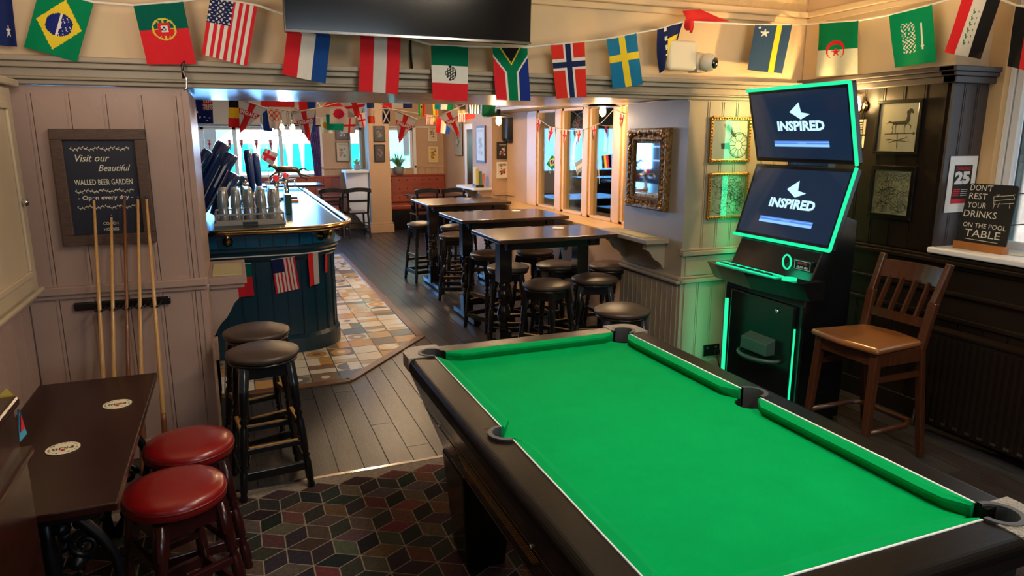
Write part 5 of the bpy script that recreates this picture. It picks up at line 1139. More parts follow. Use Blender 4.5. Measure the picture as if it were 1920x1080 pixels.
# speaker on the far pier
sp = thing('wall_loudspeaker', 'black loudspeaker mounted high on the far pier', 'speaker', (3.55, 8.6, 1.75))
A = PY(946, 219, 8.55); B2 = PY(980, 265, 8.55)
b = MB(); b.prism([(A.x, 8.67), (A.x+0.02, 8.52), (A.x+0.10, 8.46), (B2.x-0.08, 8.46), (B2.x-0.02, 8.52), (B2.x, 8.67)], B2.z+0.02, A.z); b.build('cabinet', M_plast, sp, 0.015)
b = MB(); b.hexa([(A.x+0.03, 8.48, B2.z-0.02), (B2.x-0.05, 8.48, B2.z-0.02), (B2.x-0.02, 8.66, B2.z-0.0), (A.x+0.02, 8.66, B2.z-0.0), (A.x+0.02, 8.47, B2.z+0.03), (B2.x-0.02, 8.47, B2.z+0.03), (B2.x, 8.66, B2.z+0.03), (A.x, 8.66, B2.z+0.03)]); b.build('lower_moulding', M_plast, sp)
b = MB(); b.box((A.x+B2.x)/2-0.05, (A.x+B2.x)/2+0.05, 8.66, 8.70, A.z-0.2, A.z-0.1); b.build('bracket', M_black, sp)
# pendants
def pendant(px, py, Y, lb, strength):
    p = PY(px, py, Y); t = thing('pendant_lamp', lb, 'lamp', (p.x, p.y, p.z))
    b = MB(); b.lathe([(0.155, 0.035), (0.15, 0.038), (0.06, 0.065), (0.022, 0.075), (0.02, 0.11), (0.018, 0.11), (0.02, 0.072), (0.06, 0.060), (0.148, 0.033)], 28, p); b.build('lamp_shade', M_black, t)
    b = MB(); b.lathe([(0.002, -0.05), (0.022, -0.035), (0.030, -0.005), (0.022, 0.03), (0.013, 0.055), (0.013, 0.07)], 16, p); b.build('bulb', M_bulb, t)
    b = MB(); top = 2.09 if Y < 5.7 else 2.62; b.tube([p+Vector((0, 0, 0.1)), (p.x, p.y, top-0.0)], 0.004, 6); b.lathe([(0.05, 0), (0.045, 0.012)], 16, (p.x, p.y, top-0.013)); b.build('flex', M_gold, t)
    light('pendant_light', 'POINT', (p.x, p.y, p.z-0.07), strength, (1, 0.66, 0.33), 0.04)
pendant(1130, 208, 5.45, 'black disc pendant lamp with bare glowing bulb in front of the side window', 20)
pendant(935, 226, 6.7, 'black disc pendant lamp with bare glowing bulb left of the loudspeaker', 24)
# ================================================================ BAR
BT = 1.07
def outline(d, x_left=-1.2, y_far=11.2, n=12):       # outer edge offset inwards by d (front -> corner -> long side)
    r = 0.50-d; pts = [(x_left, 5.87+d-0.0)]
    for i in range(4): pts.append((x_left+(0.42-x_left)*(i+1)/5, 5.87+d))
    pts += arc(0.42, 6.37, r, -90, 0, n); pts.append((0.92-d, y_far)); return pts
def band(mb, d0, z0, d1, z1, m=0, xl=-1.2):
    A, B2 = outline(d0, xl), outline(d1, xl)
    for i in range(len(A)-1): mb.face([(*A[i], z0), (*A[i+1], z0), (*B2[i+1], z1), (*B2[i], z1)], m, sm=4 < i < 17)
bar = thing('bar_counter', 'deep teal panelled bar with rounded corner, glossy top and brass rail', 'bar', (0.3, 8.0, 0))
b = MB(); top = outline(0.03)+[(-0.35, 11.2), (-0.35, 7.1), (-1.2, 7.1)]; b.prism(top, BT-0.035, BT); ct = b.build('countertop', M_counter, bar, 0.006)
b = MB(); band(b, 0.13, 0, 0.13, BT-0.03); b.prism(outline(0.14)+[(-0.3, 11.15), (-0.3, 7.0), (-1.2, 7.0)], 0.0, 0.96); body = b.build('body_panels', M_teal, bar)
b = MB()
O_ = outline(0.128, -1.2); acc = 0
def walk(pts, step):
    out = []; need = 0.0
    for (a, c) in zip(pts, pts[1:]):
        L = math.hypot(c[0]-a[0], c[1]-a[1]); t = need
        while t < L: f_ = t/L; out.append((a[0]+(c[0]-a[0])*f_, a[1]+(c[1]-a[1])*f_, (c[0]-a[0])/L, (c[1]-a[1])/L)); t += step
        need = t-L
    return out
for (x, y, dx, dy) in walk(O_, 0.12): b.bar((x+dy*0.003, y-dx*0.003, 0.14), (x+dy*0.003, y-dx*0.003, 0.80), 0.008, 0.008)
b.build('panel_beading', mat('dark_teal_bead', rgb(8, 38, 54), 0.3, coat=0.3), bar)
b = MB()
for (d0, z0, d1, z1) in ((0.10, 0.0, 0.10, 0.13), (0.10, 0.13, 0.125, 0.16)): band(b, d0, z0, d1, z1)
b.build('plinth', M_teal, bar)
b = MB()
for (d0, z0, d1, z1) in ((0.13, 0.80, 0.10, 0.83), (0.10, 0.83, 0.09, 0.88), (0.09, 0.88, 0.055, 0.905), (0.055, 0.905, 0.055, 0.92), (0.055, 0.92, 0.13, 0.925)): band(b, d0, z0, d1, z1)
b.build('ledge_moulding', M_teal, bar)
b = MB()
for (x, y, dx, dy) in walk(outline(0.125), 0.105):
    nx, ny = dy, -dx; a, c = Vector((x+dx*0.004, y+dy*0.004, 0)), Vector((x+dx*0.10, y+dy*0.10, 0)); o_ = Vector((nx, ny, 0))*0.006
    b.face([a+o_+Vector((0, 0, 0.93)), c+o_+Vector((0, 0, 0.93)), c+o_+Vector((0, 0, BT-0.04)), a+o_+Vector((0, 0, BT-0.04))])
b.build('glazed_tiles', M_tealtile, bar)
rail_path = [(x, y, BT+0.005) for x, y in outline(-0.025, -0.20)]
b = MB(); b.tube(rail_path, 0.024, 12); b.build('brass_rail', M_gold, bar)
b = MB(); b.tube([(x, y, BT-0.012) for x, y in outline(0.028, -0.25)], 0.016, 8); b.build('counter_edge', M_blackwood, bar)
for (px, py) in ((427, 452), (600, 438)):
    p = PY(px, py, 5.93) if px < 500 else PX(px, py, 0.70)
    if px > 500: p = Vector((0.66, 6.02, 0.985))
    b = MB(); n_ = Vector((0, -1, 0)) if px < 500 else Vector((0.55, -0.83, 0)); b.lathe([(0.04, 0), (0.04, 0.01), (0.018, 0.02), (0.016, 0.05)], 14, (p.x, p.y+0.05, 0.985), 0, n_); q = Vector((p.x, p.y+0.05, 0.985))+n_*0.05
    b.tube([q, q+n_*0.05+Vector((0, 0, 0.005)), q+n_*0.075+Vector((0, 0, 0.035)), q+n_*0.075+Vector((0, 0, 0.08))], [0.022, 0.024, 0.02, 0.014], 10); b.build('rail_bracket', M_gold, bar)
# far raised flap at the end of the bar
b = MB(); b.box(0.3, 1.25, 10.6, 11.15, BT+0.03, BT+0.06); b.build('far_flap', M_blackwood, bar, 0.004)
# glass rack + 20 pints
gx0, gy0 = -0.165, 6.33
rkk = thing('glass_rack', 'pale grey plastic crate of upturned pint glasses on the bar', 'crate', (gx0+0.28, gy0+0.24, BT))
M_rack = mat('pale_grey_plastic', rgb(196, 190, 180), 0.5)
b = MB(); z = BT+0.001; b.box(gx0, gx0+0.56, gy0, gy0+0.48, z, z+0.02)
for (x0, x1, y0, y1) in ((0, 0.56, 0, 0.014), (0, 0.56, 0.466, 0.48), (0, 0.014, 0, 0.48), (0.546, 0.56, 0, 0.48)):
    b.box(gx0+x0, gx0+x1, gy0+y0, gy0+y1, z, z+0.045); b.box(gx0+x0, gx0+x1, gy0+y0, gy0+y1, z+0.085, z+0.10)
for (x, y) in ((0, 0), (0.546, 0), (0, 0.466), (0.546, 0.466)): b.box(gx0+x, gx0+x+0.014, gy0+y, gy0+y+0.014, z, z+0.10)
b.box(gx0-0.01, gx0+0.57, gy0-0.01, gy0+0.49, z, z+0.025)
b.build('crate_body', M_rack, rkk, 0.003)
b = MB(); b.box(gx0+0.22, gx0+0.34, gy0-0.012, gy0-0.009, z+0.004, z+0.03); b.build('handle_slot', M_rubber, rkk)
def pint(): 
    t = thing('pint_glass', 'upturned clear pint glass standing in the crate on the bar', 'glass', (0, 0, 0), 'pint glasses in the crate')
    b = MB(); b.lathe([(0.043, 0), (0.0435, 0.004), (0.041, 0.06), (0.036, 0.11), (0.031, 0.15), (0.0305, 0.152), (0.0, 0.152)], 16); b.lathe([(0.040, 0.001), (0.037, 0.06), (0.032, 0.11), (0.028, 0.14), (0.0, 0.141)], 16); b.build('glass_body', M_pint, t)
    b = MB(); b.lathe([(0.0435, 0.0), (0.0445, 0.002), (0.0435, 0.004)], 16); b.lathe([(0.031, 0.150), (0.030, 0.155), (0.0, 0.155)], 16); b.build('thick_rim', mat('thick_glass', rgb(205, 215, 220), 0.12, spec=0.8), t)
    return t
pg0 = None
for i in range(5):
    for j in range(8):
        loc = (gx0+0.075+i*0.1025+random.uniform(-.004, .004), gy0+0.07+(j % 4)*0.112, BT+0.022+(0.125 if j > 3 else 0))
        if pg0 is None: pg0 = pint(); pg0.location = loc
        else: dup(pg0, loc)
# tall glossy dark covers leaning at the left end of the bar
for i, (b0, t0, r) in enumerate((((318, 470), (420, 268), 0.062), ((310, 430), (392, 282), 0.05), ((335, 480), (434, 288), 0.062), ((360, 480), (440, 325), 0.055))):
    Yp = 7.35-0.10*i; A, B2 = PY(*b0, Yp), PY(*t0, Yp)
    if A.z < BT+0.02: A = B2+(A-B2)*((B2.z-BT-0.03)/(B2.z-A.z))
    t = thing('folded_parasol', 'shiny dark blue covered parasol leaning by the bar, %s of four' % ['second from left', 'leftmost', 'third from left', 'rightmost'][i], 'parasol', (A.x, A.y, BT), 'covered parasols at the end of the bar')
    b = MB(); b.turned(A, B2, [(0, r*0.6), (0.12, r*0.85), (0.4, r), (0.75, r*1.05), (0.97, r*1.1), (1.0, r*0.9)], 7); cv = b.build('cover', M_navy, t)
    d = (B2-A).normalized(); s_ = d.cross(Vector((0, 1, 0))).normalized(); b = MB()
    for k in (-1, 0, 1): b.tube([A+(B2-A)*f_+s_*(k*r*0.62)*g_-Vector((0, 1, 0))*r*0.74*g_ for f_, g_ in ((0.1, 0.75), (0.4, 1.0), (0.75, 0.95), (0.93, 0.7))], 0.006, 6)
    b.build('fold_piping', M_white if i == 2 else M_teal, cv)
    if i in (1, 2, 3):
        b = MB(); b.bar(A+(B2-A)*0.45-Vector((0, 1, 0))*(r+0.002), A+(B2-A)*0.8-Vector((0, 1, 0))*(r+0.002), 0.004, 0.018); b.build('white_trim', M_white, cv)
# beer fonts and hand pulls
def pump(px, py, Y, h, lb, m):
    p = PY(px, py, Y); t = thing('beer_pump', lb, 'beer pump', (p.x, p.y, BT), 'beer pumps on the bar'); q = Vector((p.x, p.y, BT))
    b = MB(); b.lathe([(0.06, 0), (0.06, 0.01), (0.035, 0.03), (0.03, 0.12), (0.04, 0.14), (0.025, 0.16)], 16, q); b.tube([q+Vector((0, 0, 0.12)), q+Vector((0, -0.09, 0.13)), q+Vector((0, -0.10, 0.07))], 0.011, 8); b.build('pump_body', M_chrome, t)
    b = MB(); b.turned(q+Vector((0, 0, 0.15)), q+Vector((-0.03, 0, 0.15+h)), [(0, 0.012), (0.12, 0.03), (0.5, 0.042), (0.8, 0.046), (0.96, 0.04), (1, 0.02)], 12); b.build('pump_handle', m, t)
    return t
pump(474, 350, 8.0, 0.46, 'chrome beer pump with tall dark blue handle, left of the pair', M_navy); pump(487, 350, 8.15, 0.42, 'chrome beer pump with dark blue handle, right of the pair', M_navy)
for i, (px, Y, lb) in enumerate(((454, 8.6, 'short chrome beer font left of the tall blue pump handles'), (517, 8.7, 'short chrome beer font right of the tall blue pump handles'), (536, 9.3, 'short chrome beer font farthest along the bar'))):
    p = PY(px, 340, Y); q = Vector((p.x, p.y, BT)); t = thing('beer_font', lb, 'beer pump', q, 'chrome beer fonts on the bar')
    b = MB(); b.lathe([(0.05, 0), (0.045, 0.02), (0.03, 0.04), (0.028, 0.20), (0.05, 0.23), (0.03, 0.27), (0.0, 0.29)], 14, q); b.build('column', M_chrome, t)
    b = MB(); b.tube([q+Vector((-0.12, 0, 0.21)), q+Vector((0.12, 0, 0.21))], 0.02, 10)
    for s in (-0.10, 0, 0.10): b.tube([q+Vector((s, 0, 0.21)), q+Vector((s, -0.07, 0.20)), q+Vector((s, -0.08, 0.13))], 0.01, 8)
    b.build('taps', M_chrome, t)
    b = MB(); b.lathe([(0.035, -0.006), (0.035, 0.006)], 16, q+Vector((0, -0.05, 0.27)), 0, (0, 1, 0)); b.build('badge', M_redink if i else M_teal, t)
# horse figurine
p = PY(538, 322, 8.9); hf = thing('horse_figurine', 'small bronze galloping horse figurine on the bar by the beer pumps', 'figurine', (p.x, p.y, BT)); k = 1.0
b = MB(); b.box(p.x-0.10, p.x+0.10, p.y-0.04, p.y+0.04, BT, BT+0.03); b.tube([(p.x, p.y, BT+0.02), (p.x, p.y, p.z-0.02)], 0.008, 6); b.build('plinth', M_blackwood, hf)
b = MB(); b.tube([(p.x-0.13, p.y, p.z+0.0), (p.x-0.09, p.y, p.z+0.035), (p.x-0.02, p.y, p.z+0.03), (p.x+0.05, p.y, p.z+0.03), (p.x+0.11, p.y, p.z+0.02), (p.x+0.15, p.y, p.z-0.01)], [0.012, 0.034, 0.040, 0.036, 0.036, 0.012], 10)
b.tube([(p.x-0.10, p.y, p.z+0.03), (p.x-0.16, p.y, p.z+0.075), (p.x-0.18, p.y, p.z+0.08), (p.x-0.22, p.y, p.z+0.055)], [0.028, 0.02, 0.022, 0.010], 8)
for (x0, dx1, dz1, dx2, dz2) in ((-0.09, -0.07, -0.03, -0.13, -0.08), (-0.08, -0.03, -0.06, -0.09, -0.10), (0.11, 0.06, -0.04, 0.15, -0.06), (0.12, 0.04, -0.06, 0.12, -0.10)): b.tube([(p.x+x0, p.y, p.z+0.01), (p.x+x0+dx1, p.y, p.z+dz1), (p.x+x0+dx2, p.y, p.z+dz2)], [0.018, 0.010, 0.007], 7)
b.tube([(p.x+0.14, p.y, p.z+0.02), (p.x+0.2, p.y, p.z+0.04), (p.x+0.26, p.y, p.z-0.0)], [0.01, 0.012, 0.003], 6); b.build('horse', M_fig, hf)
# drip tray / green till box and wooden block
p = PZ(541, 400, BT); t = tag((lambda b: (b.box(p.x-0.03, p.x+0.03, p.y-0.1, p.y+0.1, BT+0.001, BT+0.19), b.build('menu_stand', mat('dark_green_card', rgb(14, 66, 56), 0.4), bevel=0.004))[1])(MB()), 'dark green menu block standing right of the glass crate', 'menu')
p = PZ(548, 378, BT); b = MB(); b.box(p.x-0.07, p.x+0.07, p.y-0.05, p.y+0.05, BT+0.001, BT+0.025); tag(b.build('wooden_board', M_pine, bevel=0.004), 'small pale wooden board on the bar behind the glass crate', 'board')
# back bar (seen in the mirror)
bb = thing('back_bar', 'back bar shelving with bottles behind the counter', 'shelves', (-2.6, 9.5, 0))
b = MB(); b.box(-2.9, -2.35, 7.0, 13.4, 0, 0.95); b.box(-2.92, -2.88, 7.0, 13.4, 0.95, 2.3); b.build('cabinet', M_blackwood, bb)
for z in (1.3, 1.6, 1.9): b = MB(); b.box(-2.88, -2.6, 7.0, 13.4, z, z+0.03); b.build('shelf', M_pine, bb)
b = MB(); b.box(-2.9, -2.87, 9.3, 12.6, 1.35, 2.1); b.build('mirror_back', M_mirror, bb)
light('back_bar_light', 'AREA', (-2.3, 10.8, 2.3), 14, (1, 0.8, 0.55), 0.3, size_y=3)
b0 = None
for i in range(33):
    y = 9.4+(i % 11)*0.3; z = (0.953, 1.333, 1.633)[i//11]
    if b0 is None or i in (11, 22):
        t = thing('bottle', 'spirit bottle on the back bar', 'bottle', (-2.7, y, z), 'bottles on the back bar')
        b = MB(); b.lathe([(0.036, 0), (0.038, 0.01), (0.038, 0.16), (0.014, 0.20), (0.013, 0.25)], 10, (-2.7, y, z)); b.build('glass_body', [mat('amber_glass', rgb(170, 96, 30), 0.15, coat=0.5), mat('green_glass', rgb(50, 110, 60), 0.15, coat=0.5), M_wplast][i//11], t)
        b = MB(); b.lathe([(0.015, 0.25), (0.015, 0.275)], 8, (-2.7, y, z)); b.build('cap', M_black, t); b0 = t
    else: dup(b0, (-2.7, y, z))
# ================================================================ FAR FURNITURE
def bench(x0, x1, yb, lb, tuft=True):
    t = thing('bench_seat', lb, 'bench', ((x0+x1)/2, yb, 0))
    b = MB(); b.box(x0, x1, yb-0.55, yb-0.02, 0, 0.40); b.build('base', M_blackwood, t)
    b = MB(); b.box(x0, x1, yb-0.58, yb-0.08, 0.40, 0.50); b.build('seat_cushion', M_leather, t, 0.03)
    b = MB(); n = max(1, int((x1-x0)/0.16)); w = (x1-x0)/n
    if tuft:
        for i in range(n):
            for j in range(3):
                z0 = 0.52+j*0.18; xx = x0+i*w; b.hexa([(xx, yb-0.10, z0), (xx+w, yb-0.10, z0), (xx+w, yb, z0), (xx, yb, z0), (xx, yb-0.08, z0+0.18), (xx+w, yb-0.08, z0+0.18), (xx+w, yb, z0+0.18), (xx, yb, z0+0.18)])
    else:
        for i in range(n): b.box(x0+i*w+0.003, x0+(i+1)*w-0.003, yb-0.10, yb, 0.52, 1.05)
    if tuft:
        for i in range(1, n):
            for j in range(3): b.lathe([(0.016, 0), (0.012, 0.006), (0, 0.008)], 6, (x0+i*w, yb-0.105, 0.60+j*0.18), 1, (0, -1, 0))
    b.build('backrest', [M_leather, M_redwood], t)
    b = MB(); b.box(x0-0.0, x1, yb-0.11, yb+0.0, 1.03, 1.07); b.build('top_roll', M_leather, t, 0.012)
bench(-3.0, 1.98, YF-0.04, 'long tan leather wall bench under the wide far window', False)
bench(2.84, 4.12, YF-0.04, 'buttoned tan leather wall bench right of the pillar', True)
def pub_table(x0, x1, y0, y1, lb, group='pub tables by the far benches'):
    t = thing('pub_table', lb, 'table', ((x0+x1)/2, (y0+y1)/2, 0), group)
    b = MB(); b.box(x0, x1, y0, y1, 0.72, 0.75); b.build('tabletop', M_tabletop, t, 0.005)
    for x in (x0+0.1, x1-0.1):
        b = MB(); b.turned((x, (y0+y1)/2, 0.05), (x, (y0+y1)/2, 0.72), POST, 12); b.bar((x, y0+0.06, 0.04), (x, y1-0.06, 0.04), 0.06, 0.05); b.build('leg', M_blackwood, t)
pub_table(0.9, 1.96, 13.1, 13.62, 'dark pub table behind the two chairs left of the pillar'); pub_table(3.02, 4.05, 12.5, 13.25, 'dark pub table in front of the buttoned bench right of the pillar')
def make_chair(lb, g):
    t = thing('pub_chair', lb, 'chair', (0, 0, 0), g)   # facing +y
    b = MB(); b.prism([(-0.20, 0.20), (-0.17, -0.19), (0.17, -0.19), (0.20, 0.20)], 0.44, 0.47); b.build('seat', M_blackwood, t, 0.008)
    for s in (-1, 1):
        b = MB(); b.bar((s*0.18, 0.19, 0), (s*0.17, 0.17, 0.44), 0.03, 0.03); b.build('front_leg', M_blackwood, t)
        b = MB(); b.bar((s*0.19, -0.25, 0), (s*0.175, -0.19, 0.45), 0.032, 0.032); b.bar((s*0.175, -0.19, 0.44), (s*0.19, -0.26, 0.90), 0.034, 0.03); b.build('rear_post', M_blackwood, t)
    b = MB()
    for i in range(8):
        a, c = -1+i/4, -1+(i+1)/4; z = lambda u: 0.90+0.03*(1-u*u); yy = lambda u: -0.27-0.03*(1-u*u)
        b.hexa([(a*0.23, yy(a)-0.012, z(a)-0.075), (c*0.23, yy(c)-0.012, z(c)-0.075), (c*0.23, yy(c)+0.012, z(c)-0.075), (a*0.23, yy(a)+0.012, z(a)-0.075), (a*0.23, yy(a)-0.012, z(a)), (c*0.23, yy(c)-0.012, z(c)), (c*0.23, yy(c)+0.012, z(c)), (a*0.23, yy(a)+0.012, z(a))])
    b.build('top_rail', M_blackwood, t)
    b = MB(); b.bar((-0.18, -0.23, 0.68), (0.18, -0.23, 0.68), 0.02, 0.04); b.build('back_slat', M_blackwood, t)
    for z in (0.18, 0.28):
        b = MB(); b.bar((-0.18, -0.225, z), (0.18, -0.225, z), 0.018, 0.022); b.build('stretcher', M_blackwood, t)
    for s in (-1, 1): b = MB(); b.bar((s*0.18, -0.22, 0.2), (s*0.175, 0.18, 0.2), 0.018, 0.022); b.build('stretcher', M_blackwood, t)
    return t
ch1 = make_chair('black wooden pub chair, left of the pair by the bar end', 'black pub chairs at the far tables'); ch1.location = (1.63, 13.05, 0)
dup(ch1, (2.08, 13.02, 0), 0.05, 'black wooden pub chair, right of the pair beside the pillar'); dup(ch1, (3.18, 12.35, 0), 0.05, 'black wooden pub chair with its back to us right of the pillar'); dup(ch1, (3.68, 12.3, 0), -0.05, 'black wooden pub chair farthest right, beside another at the right far table')
# panelled partition by the pillar; its white colour stands for light falling on it
pa = thing('panelled_partition', 'panelled half-height partition left of the pillar, whitened by light put into its colour', 'partition', (2.2, 13.9, 0))
b = MB(); b.hexa([(2.02, 13.64, 0.55), (2.42, 13.50, 0.0), (2.42, 13.72, 0.0), (2.12, 14.1, 0.55), (2.02, 13.64, 1.15), (2.42, 13.50, 1.15), (2.42, 13.72, 1.15), (2.02, 13.9, 1.15)]); b.build('panel', M_white, pa)
b = MB(); b.box(1.98, 2.44, 13.46, 13.95, 1.15, 1.20); b.build('cap_rail', M_white, pa, 0.006)
def leafy(name, lb, o, n, L, spread, wd, m, seed, potr, poth):
    rn = random.Random(seed); t = thing(name, lb, 'plant', o); o = Vector(o)
    b = MB(); b.lathe([(potr*0.75, 0), (potr, poth*0.8), (potr, poth), (potr*0.9, poth), (potr*0.85, poth*0.8), (0, poth*0.8)], 16, o); b.build('pot', M_pot, t)
    b = MB(); g_ = MB()
    for i in range(n):
        a = rn.uniform(0, 2*PI); l = L*rn.uniform(0.6, 1.1); s = spread*rn.uniform(0.3, 1.1); pts = []
        for k in range(6):
            f_ = k/5; rr = s*f_; z = poth*0.8+l*(f_-0.45*f_*f_*(s/spread)); pts.append(o+Vector((rr*math.cos(a), rr*math.sin(a), z)))
        q = Vector((-math.sin(a), math.cos(a), 0))
        for k in range(5):
            w0, w1 = wd*(1-k/5)**0.6, wd*max(0.0, 1-(k+1)/5)**0.6; (b if i % 4 else g_).face([pts[k]-q*w0, pts[k]+q*w0, pts[k+1]+q*(w1+0.0005), pts[k+1]-q*(w1+0.0005)])
    b.build('leaves', m, t); g_.build('pale_leaves', M_leafw, t)
leafy('potted_plant', 'spiky green spider plant in a grey pot on the far window sill', (3.16, YF-0.14, 1.0705), 60, 0.42, 0.32, 0.012, M_leaf, 3, 0.10, 0.16)
leafy('potted_plant', 'small white flowering plant on the panelled partition', (2.24, 13.68, 1.2005), 50, 0.18, 0.14, 0.014, M_leafw, 5, 0.07, 0.10)
# curtain at the far window
cu_ = thing('curtain', 'purple patterned curtain gathered at the right of the far window', 'curtain', (1.55, YF-0.05, 1.05))
b = MB(); N_ = 40
for i in range(N_):
    u0, u1 = i/N_, (i+1)/N_
    def cp_(u, z): wv = 0.02*math.sin(u*34); sh_ = 0.12*(1-math.exp(-(2.02-z)*2.2)); return (1.40+0.24*u+sh_*(1-u)*0.9, YF-0.10+wv, z)
    for k in range(8):
        za, zb = 1.06+k*0.12, 1.06+(k+1)*0.12; b.face([cp_(u0, za), cp_(u1, za), cp_(u1, zb), cp_(u0, zb)], 0, sm=True)
b.build('cloth', M_curtain, cu_)
b = MB(); b.tube([(-3.2, YF-0.10, 2.03), (1.68, YF-0.10, 2.03)], 0.012, 8); b.build('curtain_pole', M_blackwood, cu_)
# ================================================================ STREET
va = thing('minibus', 'white minibus with turquoise windows parked outside the far window', 'bus', (1.0, 19.0, -0.2))
def vx(px, Y=18.0): return PY(px, 300, Y).x
b = MB(); Yv = 18.0; x0, x1 = vx(385), vx(700)
prof = [(-0.0, 0.15), (0.0, 1.0), (0.08, 1.75), (0.30, 2.12), (0.6, 2.2), (1.7, 2.2), (1.95, 2.0), (2.0, 1.0), (2.0, 0.15)]
xs = [x0, x0+0.25, x0+0.9, x1-0.2, x1]; sc2 = [0.55, 0.78, 1.0, 1.0, 0.95]
for (xa_, s_a), (xb2, s_b) in zip(zip(xs, sc2), list(zip(xs, sc2))[1:]):
    for k in range(len(prof)-1):
        (ya, za), (yb_, zb) = prof[k], prof[k+1]; b.face([(xa_, Yv+ya, za*s_a if za > 1 else za*max(s_a, .8)), (xb2, Yv+ya, za*s_b if za > 1 else za*max(s_b, .8)), (xb2, Yv+yb_, zb*s_b if zb > 1 else zb*max(s_b, .8)), (xa_, Yv+yb_, zb*s_a if zb > 1 else zb*max(s_a, .8))], 0, sm=True)
b.face([(x0, Yv+y, z*0.55) for y, z in prof]); b.face([(x1, Yv+y, z*0.95) for y, z in prof]); b.build('body', M_vanw, va)
for (a, c) in ((424, 447), (452, 480), (486, 513), (518, 541), (547, 566), (569, 600), (604, 640), (645, 690)):
    p0, p1 = vx(a), vx(c); b = MB(); ins = 0.05
    b.hexa([(p0, Yv-0.03, 1.02), (p1, Yv-0.03, 1.02), (p1, Yv+0.02, 1.02), (p0, Yv+0.02, 1.02), (p0+ins, Yv+0.03, 1.68), (p1-ins, Yv+0.03, 1.68), (p1-ins, Yv+0.08, 1.68), (p0+ins, Yv+0.08, 1.68)]); b.build('side_window', M_vant, va, 0.02)
for px in (420, 600): b = MB(); b.lathe([(0.34, 0), (0.36, 0.04), (0.36, 0.2), (0.1, 0.22)], 20, (vx(px), Yv-0.06, 0.15), 0, (0, 1, 0)); b.build('wheel', M_rubber, va)
b = MB(); b.box(vx(430), vx(690), Yv-0.02, Yv+0.0, 0.55, 0.66); b.build('side_stripe', M_vant, va)
# porch furniture behind the side window
for i, (px, Y, lb) in enumerate(((1035, 7.6, 'dark stool seen through the left pane of the side window'), (1140, 6.4, 'dark stool seen through the right pane of the side window'))):
    p = PX(px, 360, 4.3); dup(bs, (4.3+0.1*i, min(p.y, 8.8), 0), 0.4, lb, 'stools in the dim porch')
p = PX(1090, 270, 3.85); sa = thing('reflection_figure', 'silvery grey shape standing in for a reflection behind the middle side window pane', 'reflection stand-in', (p.x, p.y, 0))  # solid shape added to imitate a reflection in the pane
b = MB(); M_reflection = mat('reflection_silver', rgb(170, 184, 196), 0.25, metal=0.7, bump=1.0, bscale=18, noise=0.3, nscale=12); b.lathe([(0.05, 0), (0.12, 0.02), (0.10, 0.5), (0.13, 0.9), (0.17, 1.3), (0.14, 1.7), (0.10, 1.8), (0.12, 1.95), (0.05, 2.08), (0, 2.1)], 16, (p.x, p.y, 0)); b.build('reflection_shape', M_reflection, sa)
sa.location = sa.location
light('porch_light', 'AREA', (4.35, 7.6, 2.45), 8, (0.8, 0.88, 1.0), 0.6)

# ---- wire cage lamp over the bar
p = PY(528, 232, 9.4); cl = thing('cage_lamp', 'wire cage ceiling lamp with glowing warm bulbs over the bar', 'lamp', (p.x, p.y, p.z))
b = MB(); hw, hd, hh = 0.24, 0.14, 0.15
for z in (-hh, 0.0, hh): b.tube([(p.x-hw, p.y-hd, p.z+z), (p.x+hw, p.y-hd, p.z+z), (p.x+hw, p.y+hd, p.z+z), (p.x-hw, p.y+hd, p.z+z)], 0.004, 5, closed=True)
for x in (-hw, -hw/3, hw/3, hw):
    for y in (-hd, hd): b.tube([(p.x+x, p.y+y, p.z-hh), (p.x+x, p.y+y, p.z+hh)], 0.004, 5)
for x in (-hw, hw): b.tube([(p.x+x, p.y, p.z+hh), (p.x, p.y, p.z+hh+0.12)], 0.003, 5)
b.tube([(p.x-hw, p.y, p.z+hh), (p.x+hw, p.y, p.z+hh)], 0.004, 5); b.tube([(p.x, p.y, p.z+hh+0.12), (p.x, p.y, 2.62)], 0.004, 5)
b.build('wire_cage', M_black, cl)
for x in (-0.13, 0, 0.13): b = MB(); b.lathe([(0.0, -0.09), (0.024, -0.07), (0.03, -0.04), (0.018, -0.01), (0.0, 0.0)], 12, (p.x+x, p.y, p.z)); b.build('bulb', M_bulb, cl); b = MB(); b.tube([(p.x+x, p.y, p.z-0.01), (p.x+x, p.y, p.z+0.15)], 0.01, 6); b.build('lamp_holder', M_black, cl)
light('cage_lamp_light', 'POINT', (p.x, p.y-0.2, p.z-0.1), 14, (1, 0.66, 0.32), 0.08)
# ================================================================ FLAGS (u left->right, v top->bottom of the hanging cloth)
RED, BLU, WHT, GRN, YEL, BLK, NAV, ORG = (0.62, 0.02, 0.03), (0.01, 0.05, 0.28), (0.68, 0.66, 0.62), (0.0, 0.16, 0.07), (0.72, 0.55, 0.03), (0.012, 0.012, 0.015), (0.012, 0.02, 0.09), (0.75, 0.25, 0.03)
LBL = (0.02, 0.16, 0.36)
def bands_h(*c): return lambda u, v: c[min(int(v*len(c)), len(c)-1)]
def bands_v(*c): return lambda u, v: c[min(int(u*len(c)), len(c)-1)]
def star(u, v, cu, cv, r, asp=1.4):
    x, y = u-cu, (v-cv)*asp; d = math.hypot(x, y)
    if d > r: return False
    a = (math.atan2(x, -y)) % (2*PI/5); a = abs(a-PI/5); k = r*0.38/math.cos(0) ; t = 1-a/(PI/5)
    return d < r*(0.38+0.62*(1-t)**1.6) if False else d < r*(1.0-0.62*(1-abs((math.atan2(x, -y) % (2*PI/5))-PI/5)/(PI/5))**0.7)
